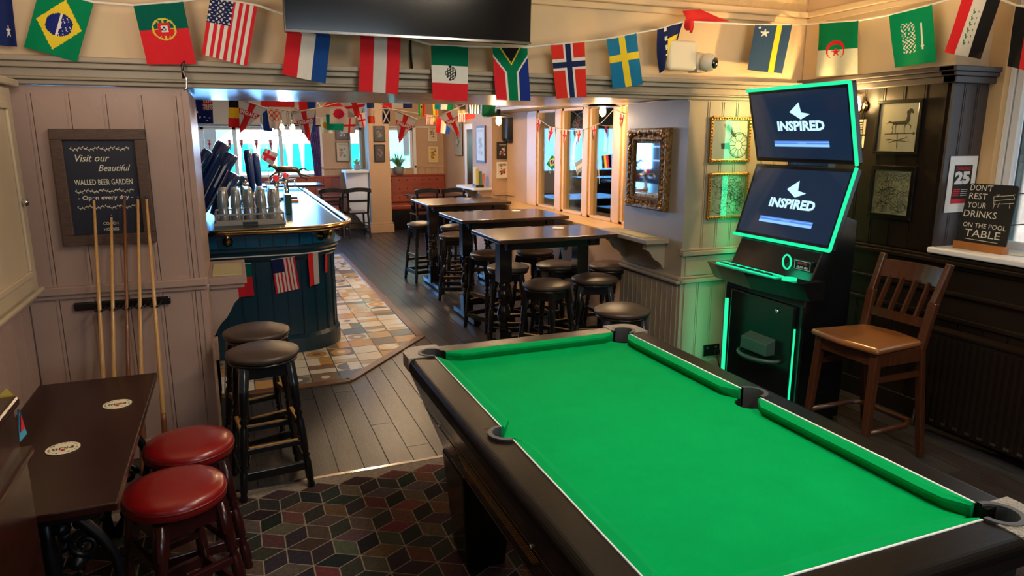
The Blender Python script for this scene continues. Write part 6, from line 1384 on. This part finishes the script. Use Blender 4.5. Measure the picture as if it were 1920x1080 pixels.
def f_brazil(u, v):
    x, y = u-0.5, (v-0.5)*1.35; d = math.hypot(x, y)
    if d < 0.25:
        if abs(x+0.03-0.25*(0.16-y*y)) < 0.022: return WHT
        if x > 0.03 and (int(u*61)*7+int(v*83)*13) % 11 == 0: return WHT
        return (0.01, 0.02, 0.16)
    return YEL if abs(x)/0.42+abs(y)/0.56 < 1 else (0.0, 0.20, 0.08)
def f_portugal(u, v):
    x, y = u-0.5, (v-0.42)*1.35; d = math.hypot(x, y)
    if abs(x) < 0.07 and abs(y) < 0.07: return WHT if not (abs(abs(x)-0.0) < 0.02 and abs(abs(y)-0.035) < 0.015 or abs(abs(x)-0.035) < 0.015 and abs(y) < 0.02) else NAV
    if abs(x) < 0.13 and abs(y) < 0.14: return RED
    if 0.21 < d < 0.245 or (d < 0.245 and (abs(x) < 0.012 or abs(y) < 0.012 or abs(abs(x)-abs(y)*0.6) < 0.012)): return (0.6, 0.5, 0.06)
    return (0.0, 0.10, 0.07) if v < 0.42 else RED
def f_usa(u, v):
    if u < 0.5 and v < 0.42:
        a, c = u*18 % 1, v*22 % 1; return WHT if (int(u*18)+int(v*22)) % 2 == 0 and abs(a-0.5)+abs(c-0.5) < 0.42 else NAV
    return RED if int(u*13) % 2 == 0 or u >= 0.999 else WHT
f_neth = bands_v(RED, WHT, (0.01, 0.06, 0.26)); f_austria = bands_v(RED, (0.56, 0.54, 0.52), RED)
def f_mexico(u, v):
    if v < 0.36: return (0.0, 0.12, 0.06)
    if v > 0.68: return RED
    x, y = u-0.5, (v-0.5)*1.4; d = math.hypot(x, y)
    if 0.15 < d < 0.185 and x > -0.04: return BLK
    if d < 0.14 and (math.sin(u*90)+math.sin(v*120+u*50)) > -0.5: return (0.03, 0.035, 0.03)
    return WHT
def f_safrica(u, v):
    x = abs(u-0.5); arm = 0.5*(v/0.46)     # distance of the Y edge
    e = v/0.46
    if v < 0.46:
        inner = 0.5*(1-v/0.34)*0.62 if v < 0.34 else -1
        if x < inner-0.04: return BLK
        if x < inner: return YEL
        o_ = 0.5*(1-v/0.46)+0.145
        if x < o_: return (0.0, 0.16, 0.07)
        if x < o_+0.055: return WHT
    else:
        if x < 0.145: return (0.0, 0.16, 0.07)
        if x < 0.20: return WHT
    return RED if u < 0.5 else (0.01, 0.03, 0.22)
def cross(bg_, c1, c2, cv, w1, w2): 
    def f(u, v):
        a, c = abs(u-0.5), abs(v-cv)*1.4
        if c2 and (a < w2 or c < w2): return c2
        if a < w1 or c < w1: return c1
        return bg_
    return f
f_norway = cross((0.62, 0.03, 0.02), WHT, NAV, 0.38, 0.15, 0.075); f_sweden = cross((0.01, 0.16, 0.34), YEL, None, 0.42, 0.10, 0)
def f_bosnia(u, v):
    if u > v*0.9+0.1 and u > 0.3: pass
    s_ = u*0.9+v
    if abs(u-0.28-v*0.2) < 0.05 and int(v*9) % 2 == 0 and v < 0.7: return WHT
    return YEL if 0.34+v*0.2 < u+0.0 < 0.95-v*0.0 and v > 0.3 else NAV
def f_curacao(u, v):
    if 0.60 < u < 0.74: return YEL
    if star(u, v, 0.30, 0.18, 0.13) or star(u, v, 0.14, 0.07, 0.05): return WHT
    return (0.025, 0.06, 0.14)
def f_algeria(u, v):
    x, y = u-0.45, (v-0.52)*1.35; d = math.hypot(x, y)
    if (d < 0.24 and math.hypot(x, y-0.05) > 0.19): return RED
    if star(u, v, 0.45, 0.56, 0.11): return RED
    return (0.0, 0.22, 0.08) if v < 0.52 else (0.70, 0.72, 0.55)
def f_saudi(u, v):
    if 0.24 < u < 0.56 and 0.22 < v < 0.78 and (math.sin(u*70+3*math.sin(v*40))+math.sin(v*95+2*math.sin(u*60))) > 0.35: return WHT
    if abs(u-0.72) < 0.014 and 0.28 < v < 0.74 or (abs(v-0.68) < 0.012 and 0.67 < u < 0.77): return WHT
    return (0.0, 0.24, 0.09)
def f_iraq(u, v):
    if u < 0.33: return RED
    if u > 0.66: return BLK
    if 0.42 < u < 0.58 and 0.2 < v < 0.82 and (math.sin(v*60+2*math.sin(u*50))+math.sin(u*45)) > 0.75: return (0.0, 0.2, 0.1)
    return WHT
def f_aus(u, v):      # hoist at the top, union canton top right
    if u > 0.5 and v < 0.45:
        x, y = (u-0.75)/0.25, (v-0.225)/0.225
        if abs(x) < 0.14 or abs(y) < 0.14: return RED
        if abs(x) < 0.28 or abs(y) < 0.28: return WHT
        if abs(abs(x)-abs(y)) < 0.12: return RED
        if abs(abs(x)-abs(y)) < 0.3: return WHT
        return NAV
    for (a, c) in ((0.3, 0.75), (0.55, 0.72), (0.82, 0.76), (0.68, 0.86), (0.2, 0.55)):
        if star(u, v, a, c, 0.07): return WHT
    return (0.01, 0.02, 0.14)
def f_aus2(u, v): return WHT if star(u, v, 0.68, 0.80, 0.13) else (0.01, 0.02, 0.10)
f_belg = bands_h(BLK, YEL, RED); f_redblue = bands_v(RED, (0.01, 0.06, 0.3)); f_red = lambda u, v: (0.6, 0.03, 0.03)
def f_croatia(u, v): return ((0.65, 0.1, 0.03) if (int(u*5)+int(v*7)) % 2 else WHT) if 0.1 < u < 0.9 and v < 0.6 else WHT
def f_japan(u, v): return (0.6, 0.02, 0.06) if math.hypot(u-0.5, (v-0.4)*1.0) < 0.3 else WHT
def f_cyprus(u, v): return ORG if math.hypot((u-0.5)*0.8, (v-0.5)) < 0.22 else (0.8, 0.78, 0.7)
f_england = cross((0.66, 0.66, 0.66), RED, None, 0.5, 0.11, 0)
f_frenchh = bands_h((0.02, 0.06, 0.22), (0.72, 0.6, 0.5), (0.7, 0.08, 0.03)); f_tri = bands_v(RED, (0.55, 0.55, 0.55), NAV); f_ghana = lambda u, v: BLK if star(u, v, 0.5, 0.5, 0.16) else (((0.0, 0.2, 0.08), YEL, RED)[min(int(u*3), 2)])
f_sierra = bands_v((0.01, 0.25, 0.45), WHT, GRN); f_uru = lambda u, v: (0.015, 0.03, 0.10) if int(u*9) % 2 == 0 else WHT
f_usa2 = lambda u, v: RED if int(u*9) % 2 == 0 else WHT
f_scot = lambda u, v: WHT if abs(abs(u-0.5)-abs(v-0.5)) < 0.09 else NAV
f_green = lambda u, v: (0.02, 0.26, 0.12); f_greenw = lambda u, v: (0.0, 0.3, 0.17) if v > 0.55 or u < 0.3 else WHT
f_grey = lambda u, v: (0.16, 0.14, 0.13) if 0.2 < v < 0.75 else ((0.5, 0.2, 0.15) if u < 0.1 else (0.5, 0.35, 0.15))
f_yr = bands_v(YEL, (0.75, 0.2, 0.03)); f_argent = bands_h((0.25, 0.33, 0.42), (0.70, 0.62, 0.5), (0.25, 0.33, 0.42)); f_germv = bands_v(BLK, YEL, (0.6, 0.03, 0.08)); f_red_w_b = bands_v(RED, WHT, (0.01, 0.05, 0.3))
f_palest = bands_v(BLK, RED, WHT); f_iran = bands_h(GRN, WHT, RED)
def unionj(u, v):
    x, y = (u-0.5)*2, (v-0.5)*2
    if abs(x) < 0.14 or abs(y) < 0.12: return RED
    if abs(x) < 0.28 or abs(y) < 0.22: return WHT
    if abs(abs(x)-abs(y)) < 0.08: return RED
    if abs(abs(x)-abs(y)) < 0.24: return WHT
    return NAV
def f_ukaus(u, v): return unionj(u, v/0.5) if v < 0.5 else (WHT if any(star(u, v, a, c, 0.10) for a, c in ((0.3, 0.68), (0.6, 0.72), (0.75, 0.88))) else (0.02, 0.02, 0.06))
def flag(fn, pts, label, group, nx=36, ny=48, wave=0.006, name='flag', cat='flag', seed=None, hem=True):
    TL, TR, BR, BL = [Vector(p) for p in pts]; N = (TR-TL).cross(BL-TL).normalized(); rn = random.Random(seed if seed is not None else label); ph = rn.uniform(0, 6); fr_ = rn.uniform(5, 9); b = MB()
    t = thing(name, label, cat, (TL+TR)/2, group) 
    vid = {}
    def P(i, j):
        u, v = i/nx, j/ny; k = wave*math.sin(u*fr_+ph+v*1.5)*(0.25+v)+wave*0.5*math.sin(v*6+ph)*(u-0.5)
        return TL*(1-u)*(1-v)+TR*u*(1-v)+BR*u*v+BL*(1-u)*v+N*k
    base = 0
    for j in range(ny+1):
        for i in range(nx+1): b.v.append(P(i, j))
    for j in range(ny):
        for i in range(nx):
            q = j*(nx+1)+i; b.f.append([q, q+nx+1, q+nx+2, q+1]); b.m.append(0); b.c.append(fn((i+0.5)/nx, (j+0.5)/ny)); b.s.append(True)
    b.build('cloth', M_cloth, t)
    if hem: b = MB(); b.tube([P(i, 0) for i in range(0, nx+1, 6)], max(0.003, (TR-TL).length*0.015), 5); b.build('header_tape', M_cord, t)
    return t
def fy(fn, px, Y, label, group, **k): return flag(fn, [PY(x, y, Y) for x, y in px], label, group, **k)
def fx(fn, px, X, label, group, **k): return flag(fn, [PX(x, y, X) for x, y in px], label, group, **k)
YB = 4.125; G = 'large national flags on the bunting over the opening'
def q4(*a): return [(a[0], a[1]), (a[2], a[3]), (a[4], a[5]), (a[6], a[7])]
H = dict(nx=50, ny=66)
fy(f_aus2, q4(-26, -60, 16, -62, 33, 88, -12, 84), YB, 'navy flag with one white star at the top left edge', G, **H)
fy(f_brazil, q4(75, -24, 176, 4, 145, 116, 44, 88), YB, 'large Brazilian flag hanging tilted at the top left', G, **H)
fy(f_portugal, q4(250, 10, 343, 2, 368, 120, 276, 121), YB, 'large Portuguese flag, green over red, on the left bunting', G, **H)
fy(f_usa, q4(394, -5, 483, 10, 463, 124, 378, 102), YB, 'large United States flag left of the television', G, **H)
fy(f_neth, q4(540, 46, 622, 48, 610, 157, 529, 139), YB, 'large red white and blue striped flag under the left end of the television', G, **H)
fy(f_austria, q4(676, 64, 752, 68, 747, 177, 673, 171), YB, 'large red white red striped flag under the television', G, **H)
fy(f_mexico, q4(808, 84, 878, 87, 877, 190, 811, 187), YB, 'large Mexican flag hanging below the television', G, **H)
fy(f_safrica, q4(923, 88, 989, 89, 995, 189, 931, 188), YB, 'large South African flag below the right end of the television', G, **H)
fy(f_norway, q4(1032, 84, 1096, 78, 1101, 181, 1044, 185), YB, 'large Norwegian flag right of the television', G, **H)
fy(f_sweden, q4(1137, 73, 1193, 62, 1206, 158, 1150, 167), YB, 'large Swedish flag between the Norwegian flag and the white wall box', G, **H)
fy(f_bosnia, q4(1232, 55, 1283, 40, 1258, 112, 1236, 138), YB, 'twisted blue and yellow flag with white stars behind the white wall box', G, wave=0.02, **H)
fy(f_red, q4(1280, 20, 1312, 17, 1364, 41, 1282, 40), YB, 'crumpled red flag flipped up over the string above the white wall box', G, wave=0.02, hem=False)
fy(f_red, q4(1284, 38, 1304, 38, 1300, 61, 1287, 57), YB-0.01, 'small drooping end of red cloth hanging from the bunting', G, wave=0.02, hem=False)
fy(f_curacao, q4(1416, 46, 1485, 46, 1466, 138, 1400, 131), YB, 'large dark blue flag with a yellow stripe and white star near the corner', G, **H)
XB = XD-0.125
fx(f_algeria, q4(1536, 43, 1610, 38, 1607, 139, 1532, 144), XB, 'large Algerian flag, green and white with red crescent, above the dark wall', G, **H)
fx(f_saudi, q4(1667, 28, 1748, 8, 1757, 116, 1677, 127), XB, 'large green Saudi flag above the dark wall', G, **H)
fx(f_iraq, q4(1806, -10, 1876, -2, 1838, 111, 1770, 98), XB, 'large Iraqi flag, red white and black, at the top right', G, **H)
fx(f_palest, q4(1905, 10, 1975, 20, 1957, 140, 1887, 124), XB, 'black edged flag cut by the right edge of the picture', G, **H)
def string(ptsl, label, r=0.004, group='bunting strings'):
    b = MB(); pts = []
    for a, c in zip(ptsl, ptsl[1:]):
        for k in range(4): pts.append(a+(c-a)*(k/4))
    pts.append(ptsl[-1]); b.tube(pts, r, 6); return tag(b.build('bunting_string', M_cord), label, 'bunting', group)
S = lambda px, Y: [PY(x, y, Y) for x, y in px]
string(S([(-26, -60), (16, -62), (75, -24), (176, 4), (250, 10), (343, 2), (394, -5), (483, 10), (540, 30), (622, 48), (676, 64), (752, 68), (808, 84), (878, 87), (923, 88), (989, 89), (1032, 84), (1096, 78), (1137, 73), (1193, 62), (1232, 55), (1283, 40), (1416, 46), (1485, 46)], YB+0.005)+[PX(1500, 47, XB)]+[PX(x, y, XB+0.004) for x, y in ((1536, 43), (1610, 38), (1667, 28), (1748, 8), (1806, -10), (1876, -2), (1905, 10), (1975, 20))], 'white bunting tape running across the whole upper wall', 0.0065)
# ---- smaller flags across the bar room
G2 = 'small national flags over the bar'; k2 = dict(nx=22, ny=28, wave=0.006)
L2 = [(f_aus, (360, 185, 398, 184, 400, 232, 365, 232), 7.0, 'small blue flag with a union canton and white stars, leftmost over the bar'),
 (f_belg, (429, 184, 464, 184, 461, 241, 428, 238), 7.0, 'small black yellow and red banded flag over the bar'),
 (f_red, (489, 181, 552, 180, 552, 201, 489, 200), 7.3, 'wide plain red flag over the middle of the bar'),
 (f_redblue, (559, 186, 592, 188, 592, 247, 566, 250), 7.0, 'small flag half red half blue over the bar'),
 (lambda u, v: (0.01, 0.05, 0.25), (491, 204, 508, 206, 511, 246, 494, 245), 7.2, 'narrow dark blue flag left of the checked flag'),
 (f_croatia, (500, 202, 527, 205, 524, 242, 506, 240), 7.1, 'small red and white checked flag over the bar'),
 (f_japan, (618, 201, 652, 201, 652, 232, 618, 232), 6.9, 'small white flag with a red disc over the bar'),
 (f_greenw, (611, 214, 645, 214, 645, 244, 613, 244), 7.1, 'small green and white flag behind the red disc flag'),
 (f_cyprus, (600, 221, 613, 221, 625, 250, 602, 249), 7.2, 'small white flag with an orange shape'),
 (f_england, (645, 222, 667, 220, 666, 250, 643, 249), 7.0, 'small white flag with a red cross right of the red disc flag'),
 (f_red, (602, 201, 625, 180, 642, 180, 660, 201), 7.3, 'red folded flag hanging above the red disc flag'),
 (f_england, (668, 214, 684, 212, 687, 236, 676, 240), 7.1, 'narrow red and white striped flag left of the far pillar'),
 (f_frenchh, (687, 189, 701, 188, 703, 232, 690, 231), 7.0, 'small flag banded navy cream and red'),
 (f_scot, (717, 204, 731, 204, 731, 232, 717, 232), 7.0, 'small navy flag with a white diagonal cross'),
 (f_tri, (717, 182, 773, 182, 773, 203, 717, 203), 7.2, 'wide red white and navy flag over the aisle'),
 (f_ghana, (784, 182, 797, 182, 797, 219, 784, 218), 7.0, 'small green yellow and red flag with a black star'),
 (f_yr, (811, 188, 821, 188, 822, 230, 813, 228), 7.2, 'narrow yellow and orange flag over the aisle'),
 (f_sierra, (816, 187, 851, 189, 849, 206, 815, 205), 7.0, 'small blue white and green flag over the aisle'),
 (f_usa2, (798, 215, 815, 217, 814, 234, 798, 233), 7.3, 'small red and white striped flag over the aisle'),
 (f_red_w_b, (820, 218, 846, 224, 843, 252, 817, 248), 7.0, 'small red white and blue flag beside the large pennant'),
 (f_grey, (853, 191, 873, 190, 873, 213, 856, 213), 7.1, 'small grey and orange patterned flag'),
 (f_usa2, (857, 213, 873, 213, 872, 229, 858, 229), 7.1, 'small striped flag tip hanging below the grey patterned flag'),
 (f_uru, (877, 184, 901, 184, 900, 214, 878, 213), 7.0, 'small navy and white striped flag near the right of the opening'),
 (f_red, (873, 212, 892, 212, 890, 222, 873, 224), 7.1, 'small red flag tip below the navy striped flag'),
 (f_green, (904, 193, 930, 188, 927, 218, 903, 220), 6.8, 'small green flag nearest the right pendant lamp')]
for fn, a, Y, lb in L2: fy(fn, q4(*a), Y, lb, G2, **k2)
def row(sel, lb):
    pts = []
    for fn, a, Y, l_ in sorted([f for f in L2 if sel(f)], key=lambda f: f[1][0]): pts += [PY(a[0], a[1], Y), PY(a[2], a[3], Y)]
    string(pts, lb, 0.004)
row(lambda f: min(f[1][1], f[1][3]) < 194, 'thin bunting string across the bar room, upper row'); row(lambda f: min(f[1][1], f[1][3]) >= 194, 'thin bunting string across the bar room, lower row')
# ---- england pennants
def pennant(a, c, tip, Y, label, group, text=True, up=None, w=None):
    A, B2, T_ = PY(*a, Y), PY(*c, Y), PY(*tip, Y); t = thing('pennant', label, 'pennant', (A+B2)/2, group); n = 26; b = MB()
    M_ = (A+B2)/2
    for j in range(n):
        for i in range(n):
            u0, u1, v0, v1 = i/n, (i+1)/n, j/n, (j+1)/n
            def P(u, v):
                L = A+(T_-A)*v; R_ = B2+(T_-B2)*v; p = L+(R_-L)*u; return p+Vector((0, 0.008*math.sin(v*5+u*3), 0))
            uc, vc = (i+.5)/n, (j+.5)/n; half = abs(uc-0.5)*(1-vc)
            col = RED if half < 0.10 or 0.28 < vc < 0.42 else (0.62, 0.6, 0.62)
            b.face([P(u0, v0), P(u0, v1), P(u1, v1), P(u1, v0)], 0, col, True)
    b.build('cloth', M_cloth, t); b = MB(); b.tube([A, B2], 0.006, 5); b.build('header_tape', M_cord, t)
    if text:
        R_ = (B2-A).normalized(); D_ = Vector((0, -1, 0)).cross(R_)*-1; D_ = R_.cross(Vector((0, -1, 0))); D_ = D_ if D_.z < 0 else -D_; Lc = (T_-M_).length; Wd = (B2-A).length
        ctr = M_+(T_-M_)*0.35-Vector((0, 0.012, 0)); b = MB(); b.text(ctr, R_, D_, 'ENGLAND', 0, Lc*0.05, Lc*0.11, off=0.001, fit=Wd*0.58, bold=0.02); b.build('lettering', M_white, t)
    return t
G3 = 'pennants with a red cross over the bar'
pennant((447, 184), (502, 204), (450, 250), 6.6, 'white pennant with a red cross and lettering, leftmost over the bar', G3)
pennant((546, 212), (592, 203), (580, 267), 6.6, 'white pennant with a red cross hanging in front of the far window', G3)
pennant((635, 192), (690, 184), (672, 222), 6.8, 'crumpled white pennant with a red cross left of the far pillar', G3, False)
pennant((740, 207), (783, 224), (748, 270), 6.6, 'white pennant with a red cross in front of the far plant window', G3)
pennant((822, 218), (858, 202), (862, 258), 6.4, 'large tilted white pennant with a red cross left of the far pier', G3)
string([Vector((-0.15, 5.752, 2.10))]+[PY(x, y, Y) for x, y, Y in ((440, 180, 6.6), (447, 184, 6.6), (502, 204, 6.6), (546, 212, 6.6), (592, 203, 6.6), (635, 192, 6.8), (690, 184, 6.8), (740, 207, 6.6), (783, 224, 6.6), (822, 218, 6.4), (858, 202, 6.4), (900, 184, 6.4))]+[Vector((2.999, 6.3, 2.16))], 'thin bunting string holding the red cross pennants over the bar', 0.0035)
for i, px in enumerate((350, 360, 392, 430, 452, 480, 507)):
    pennant((px-4, 262), (px+4, 262), (px+2, 285), YF-0.02, 'tiny red and white pennant hanging in the far window, number %d from the left' % (i+1) if False else 'tiny red and white pennant hanging in the far window', 'tiny pennants in the far window', False)
string([PY(345, 262, YF-0.02), PY(430, 262, YF-0.02), PY(515, 262, YF-0.02)], 'fine string with tiny pennants across the far window', 0.003)
# ---- side window pennants and little hand flags on the glass
def penx(a, c, tip, X, label):
    A, B2, T_ = PX(*a, X), PX(*c, X), PX(*tip, X); t = thing('pennant', label, 'pennant', (A+B2)/2, 'red cross pennants on the side window'); n = 14; b = MB()
    for j in range(n):
        for i in range(n):
            def P(u, v): L = A+(T_-A)*v; R_ = B2+(T_-B2)*v; return L+(R_-L)*u+Vector((0.004*math.sin(v*7), 0, 0))
            uc, vc = (i+.5)/n, (j+.5)/n; col = RED if abs(uc-0.5)*(1-vc) < 0.12 or 0.25 < vc < 0.42 else (0.62, 0.5, 0.4)
            b.face([P(i/n, j/n), P(i/n, (j+1)/n), P((i+1)/n, (j+1)/n), P((i+1)/n, j/n)], 0, col, True)
    b.build('cloth', M_cloth, t)
XW = XS-0.06
for i, (a, c, tp) in enumerate((((1005, 222), (1014, 226), (1009, 250)), ((1029, 236), (1040, 240), (1029, 268)), ((1053, 243), (1063, 244), (1058, 274)), ((1081, 243), (1091, 242), (1085, 271)), ((1109, 236), (1118, 234), (1115, 262)), ((1160, 211), (1168, 214), (1163, 240)))): penx(a, c, tp, XW, 'small red cross pennant on the side window, %s' % ['by the left jamb', 'over the left pane', 'on the left mullion', 'over the middle pane', 'on the right mullion', 'by the right jamb'][i])
string([PX(x, y, XW) for x, y in ((1003, 218), (1014, 226), (1030, 237), (1053, 243), (1075, 245), (1091, 243), (1109, 237), (1128, 230), (1150, 206), (1172, 215))], 'thin white string of pennants draped across the side window', 0.003)
XI = XS-0.01
fx(f_brazil, q4(1035, 290, 1045, 298, 1036, 320, 1025, 308), XI, 'small Brazilian hand flag on the left pane of the side window', 'hand flags on the side window', nx=20, ny=26, wave=0.003)
fx(f_argent, q4(1078, 306, 1095, 295, 1100, 312, 1083, 326), XI, 'small pale blue and white hand flag on the middle pane', 'hand flags on the side window', nx=20, ny=26, wave=0.003)
fx(f_germv, q4(1128, 292, 1140, 290, 1142, 315, 1130, 315), XI, 'small black yellow and red hand flag on the right pane', 'hand flags on the side window', nx=20, ny=26, wave=0.003)
for a, c, lb in (((1022, 305), (1032, 325), 'Brazilian'), ((1076, 304), (1083, 328), 'pale blue and white'), ((1121, 290), (1124, 345), 'black yellow and red')):
    b = MB(); b.tube([PX(*a, XI-0.004), PX(*c, XI-0.004)], 0.004, 6); tag(b.build('flag_stick', M_white), 'white stick of the small %s hand flag on the side window' % lb, 'stick')
fx(unionj, q4(1081, 214, 1090, 222, 1086, 244, 1077, 238), XS+0.3, 'union flag hanging behind the middle pane of the side window', 'flags behind the side window', nx=20, ny=26, wave=0.003)
fx(f_red, q4(1134, 236, 1139, 236, 1137, 285, 1132, 285), XS+0.3, 'long narrow red streamer behind the right pane', 'flags behind the side window', nx=8, ny=20, wave=0.003)
fx(lambda u, v: (0.5, 0.33, 0.03), q4(1142, 236, 1150, 236, 1148, 288, 1140, 288), XS+0.32, 'long yellow streamer behind the right pane', 'flags behind the side window', nx=8, ny=20, wave=0.003)
fx(f_ukaus, q4(1903, 160, 1935, 162, 1932, 232, 1899, 230), 4.9, 'dark flag with a union canton hanging outside the right window', 'flags outside the right window', nx=30, ny=40)
# ---- flag on a stick at the bar
p = PY(500, 300, 8.0); es = thing('table_flag', 'small white flag with a red cross on a stick by the beer pumps', 'flag', PY(509, 312, 8.05))
A_ = [PY(x, y, 8.05) for x, y in ((497, 278), (522, 288), (511, 312), (488, 296))]; b = MB(); n = 14
for i in range(n):
    for j in range(n):
        def P(u, v): return A_[0]*(1-u)*(1-v)+A_[1]*u*(1-v)+A_[2]*u*v+A_[3]*(1-u)*v+Vector((0, 0.01*math.sin(5*u+3*v), 0))
        u, v = (i+.5)/n, (j+.5)/n; b.face([P(i/n, j/n), P(i/n, (j+1)/n), P((i+1)/n, (j+1)/n), P((i+1)/n, j/n)], 0, (0.7, 0.02, 0.08) if abs(u-0.35) < 0.1 or abs(v-0.5) < 0.11 else (0.65, 0.68, 0.75), True)
b.build('cloth', M_cloth, es); b = MB(); q = PY(488, 278, 8.06); b.tube([(A_[3].x+0.07, 8.06, BT+0.01), tuple(PY(500, 275, 8.06))], 0.004, 6); b.build('stick', M_white, es)
# ---- bunting around the bar front
G4 = 'flags strung round the bar front'
def fb(fn, px, Ys, lb): flag(fn, [PY(x, y, Yk) for (x, y), Yk in zip(px, Ys)], lb, G4, nx=36, ny=44, wave=0.003)
fb(f_portugal if False else (lambda u, v: (0.0, 0.12, 0.08) if v < 0.4 else RED), [(425, 496), (470, 494), (477, 554), (430, 560)], (5.96,)*4, 'green and red flag on the bar front, half hidden by the cue wall shelf')
fb(f_usa, [(508, 487), (552, 481), (562, 541), (518, 551)], (5.97, 5.965, 5.965, 5.97), 'small United States flag in the middle of the bar front')
fb(bands_v(RED, (0.5, 0.48, 0.46)), [(577, 475), (596, 471), (599, 531), (581, 537)], (5.965, 6.0, 6.0, 5.965), 'red and white striped flag at the curved corner of the bar')
fb(f_red, [(609, 463), (613, 461), (614, 508), (610, 512)], (6.08, 6.14, 6.14, 6.08), 'sliver of a red flag edge-on at the rounded end of the bar')
string([Vector((x, y, 0.86)) for x, y in outline(0.075, -0.3)[0:14]], 'white bunting string round the bar front', 0.006)

string([PX(x, y, XS+0.3) for x, y in ((1070, 205), (1081, 214), (1090, 222), (1105, 230), (1134, 236), (1139, 236), (1142, 236), (1150, 236))]+[Vector((4.2, 5.3, 2.2))], 'second white string of flags behind the side window', 0.003)
